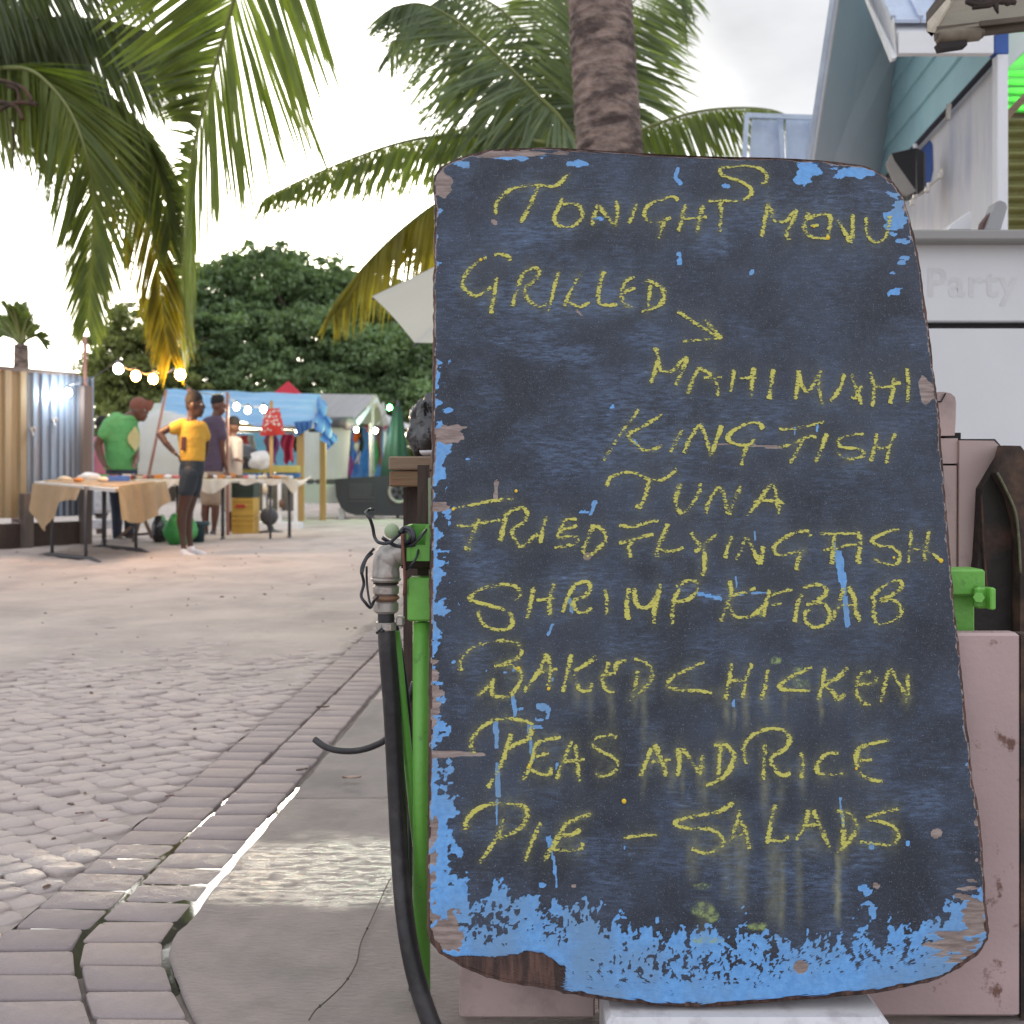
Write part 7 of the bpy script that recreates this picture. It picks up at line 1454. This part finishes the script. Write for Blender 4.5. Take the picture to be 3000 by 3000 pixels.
f.limb(mb, [(1668, 1200, 0, .08), (1664, 1290, 0, .062), (1662, 1330, 0, .058), (1656, 1400, .01, .056), (1660, 1500, .02, .034), (1662, 1560, .02, .036)])
f.limb(mb, [(1745, 1200, 0, .08), (1745, 1290, 0, .062), (1742, 1330, 0, .058), (1738, 1400, .01, .056), (1728, 1500, .02, .034), (1722, 1560, .02, .036)])
f.limb(mb, [(1708, 1150, 0, .12, .11), (1708, 1200, 0, .125, .12)])
fuse(mb, 'body', m_skin2, f.root, .011)
mb = MB(); c = f.q(1768, 500); mb.ball(c+Vector((-.012, 0, .03)), (.098, .09, .108), 18, 12); fuse(mb, 'hair', m_hair, f.root, .009, 2)
mb = MB()
f.limb(mb, [(1742, 605, 0, .09, .08), (1735, 622, 0, .14, .11), (1725, 660, 0, .172, .135), (1722, 780, 0, .165, .14), (1720, 900, 0, .158, .14), (1712, 1055, 0, .155, .14)])
f.limb(mb, [(1792, 668, -.05, .075), (1812, 770, -.08, .068)]); f.limb(mb, [(1662, 680, .02, .072), (1658, 780, .06, .066)])
fuse(mb, 'purple_shirt', M('dusty_purple_cotton', (.085, .06, .095), .85, .12, 5, 1.0, 8), f.root, .012)
mb = MB(); f.limb(mb, [(1712, 1045, 0, .15, .135), (1710, 1140, 0, .155, .14)])
for x0 in (1672, 1745): f.limb(mb, [(x0, 1130, 0, .095), (x0, 1210, 0, .092), (x0, 1285, 0, .090)])
fuse(mb, 'beige_shorts', M('beige_cotton', (.38, .28, .20), .85, .12, 5, .9, 9), f.root, .012)
for x0 in (1655, 1722): mb = MB(); f.limb(mb, [(x0, 1552, 0, .045), (x0+14, 1568, -.08, .044), (x0+22, 1572, -.16, .034)]); fuse(mb, 'shoe', m_steel, f.root, .009)
# --- pale clothed person beyond, reaching over the table
f = Fig(14.9, 'person in pale top reaching over the long table, right of the man in purple', 1875)
mb = MB(); f.head(mb, (1880, 690), .095, .13, -1)
f.limb(mb, [(1880, 740, 0, .055), (1880, 790, 0, .07)]); f.limb(mb, [(1880, 780, 0, .10, .08), (1875, 850, 0, .13, .10), (1875, 1000, 0, .12, .11), (1875, 1150, 0, .12, .11)])
f.limb(mb, [(1900, 820, -.10, .045), (1925, 900, -.18, .038), (1935, 950, -.22, .030), (1975, 965, -.26, .024)]); f.hand(mb, (1975, 965, -.26), (1995, 970, -.27), [(2015, 978, -.27), (2018, 982, -.28), (2015, 985, -.29), (2008, 988, -.30)], (1998, 984, -.30), .010)
f.limb(mb, [(1850, 830, -.10, .045), (1835, 910, -.18, .038), (1850, 980, -.24, .026)]); f.hand(mb, (1850, 980, -.24), (1865, 990, -.25), [(1880, 998, -.25), (1883, 1000, -.26), (1881, 1002, -.27), (1876, 1004, -.28)], (1868, 1003, -.28), .010)
for x0 in (1855, 1895): f.limb(mb, [(x0, 1150, 0, .09), (x0, 1300, 0, .06), (x0, 1400, 0, .055), (x0, 1530, 0, .036), (x0+15, 1545, -.08, .035)])
fuse(mb, 'body', m_skin2, f.root, .012)
mb = MB(); c = f.q(1882, 670); mb.ball(c+Vector((.012, 0, .02)), (.10, .092, .105), 16, 12); fuse(mb, 'hair', m_hair, f.root, .010, 2)
mb = MB(); f.limb(mb, [(1880, 770, 0, .10, .09), (1878, 800, 0, .15, .12), (1876, 900, 0, .155, .13), (1875, 1080, 0, .15, .13), (1875, 1380, 0, .17, .15)]); f.limb(mb, [(1905, 820, -.09, .062), (1925, 890, -.17, .055), (1936, 945, -.22, .045)]); f.limb(mb, [(1850, 825, -.09, .062), (1838, 900, -.17, .055), (1850, 970, -.23, .045)])
fuse(mb, 'pale_top', M('peach_cotton', (.42, .36, .32), .85, .1, 5), f.root, .012)
# --- person in pink between the fence and the man in green
f = Fig(14.2, 'person in pink half hidden between the fence and the man in green', 800)
mb = MB(); f.head(mb, (838, 690), .09, .13, 1)
f.limb(mb, [(825, 740, 0, .055), (820, 790, 0, .07)]); f.limb(mb, [(820, 780, 0, .10, .08), (815, 850, 0, .13, .10), (815, 1000, 0, .12, .11), (812, 1120, 0, .12, .11)])
f.limb(mb, [(785, 820, -.08, .045), (770, 900, -.12, .038), (760, 980, -.16, .026)]); f.hand(mb, (760, 980, -.16), (758, 1005, -.17), [(757, 1025, -.17), (760, 1028, -.18), (763, 1027, -.19), (766, 1022, -.2)], (770, 1005, -.2), .010)
for x0 in (800, 835): f.limb(mb, [(x0, 1120, 0, .09), (x0, 1300, 0, .06), (x0, 1420, 0, .05), (x0, 1560, 0, .036), (x0+15, 1566, -.08, .035)])
fuse(mb, 'body', m_skin, f.root, .012)
mb = MB(); c = f.q(835, 672); mb.ball(c+Vector((-.012, 0, .02)), (.095, .09, .105), 16, 12); fuse(mb, 'hair', m_hair, f.root, .010, 2)
mb = MB(); f.limb(mb, [(822, 770, 0, .10, .09), (818, 800, 0, .15, .12), (816, 900, 0, .155, .13), (815, 1080, 0, .15, .13)]); f.limb(mb, [(785, 815, -.08, .062), (768, 930, -.13, .052)])
fuse(mb, 'pink_top', M('pink_cotton', (.50, .16, .20), .85, .1, 5), f.root, .012)
mb = MB(); f.limb(mb, [(812, 1060, 0, .145, .13), (812, 1150, 0, .15, .13)])
for x0 in (800, 835): f.limb(mb, [(x0, 1120, 0, .095), (x0, 1380, 0, .075)])
fuse(mb, 'dark_trousers', M('black_trousers', (.02, .02, .022), .85), f.root, .012)
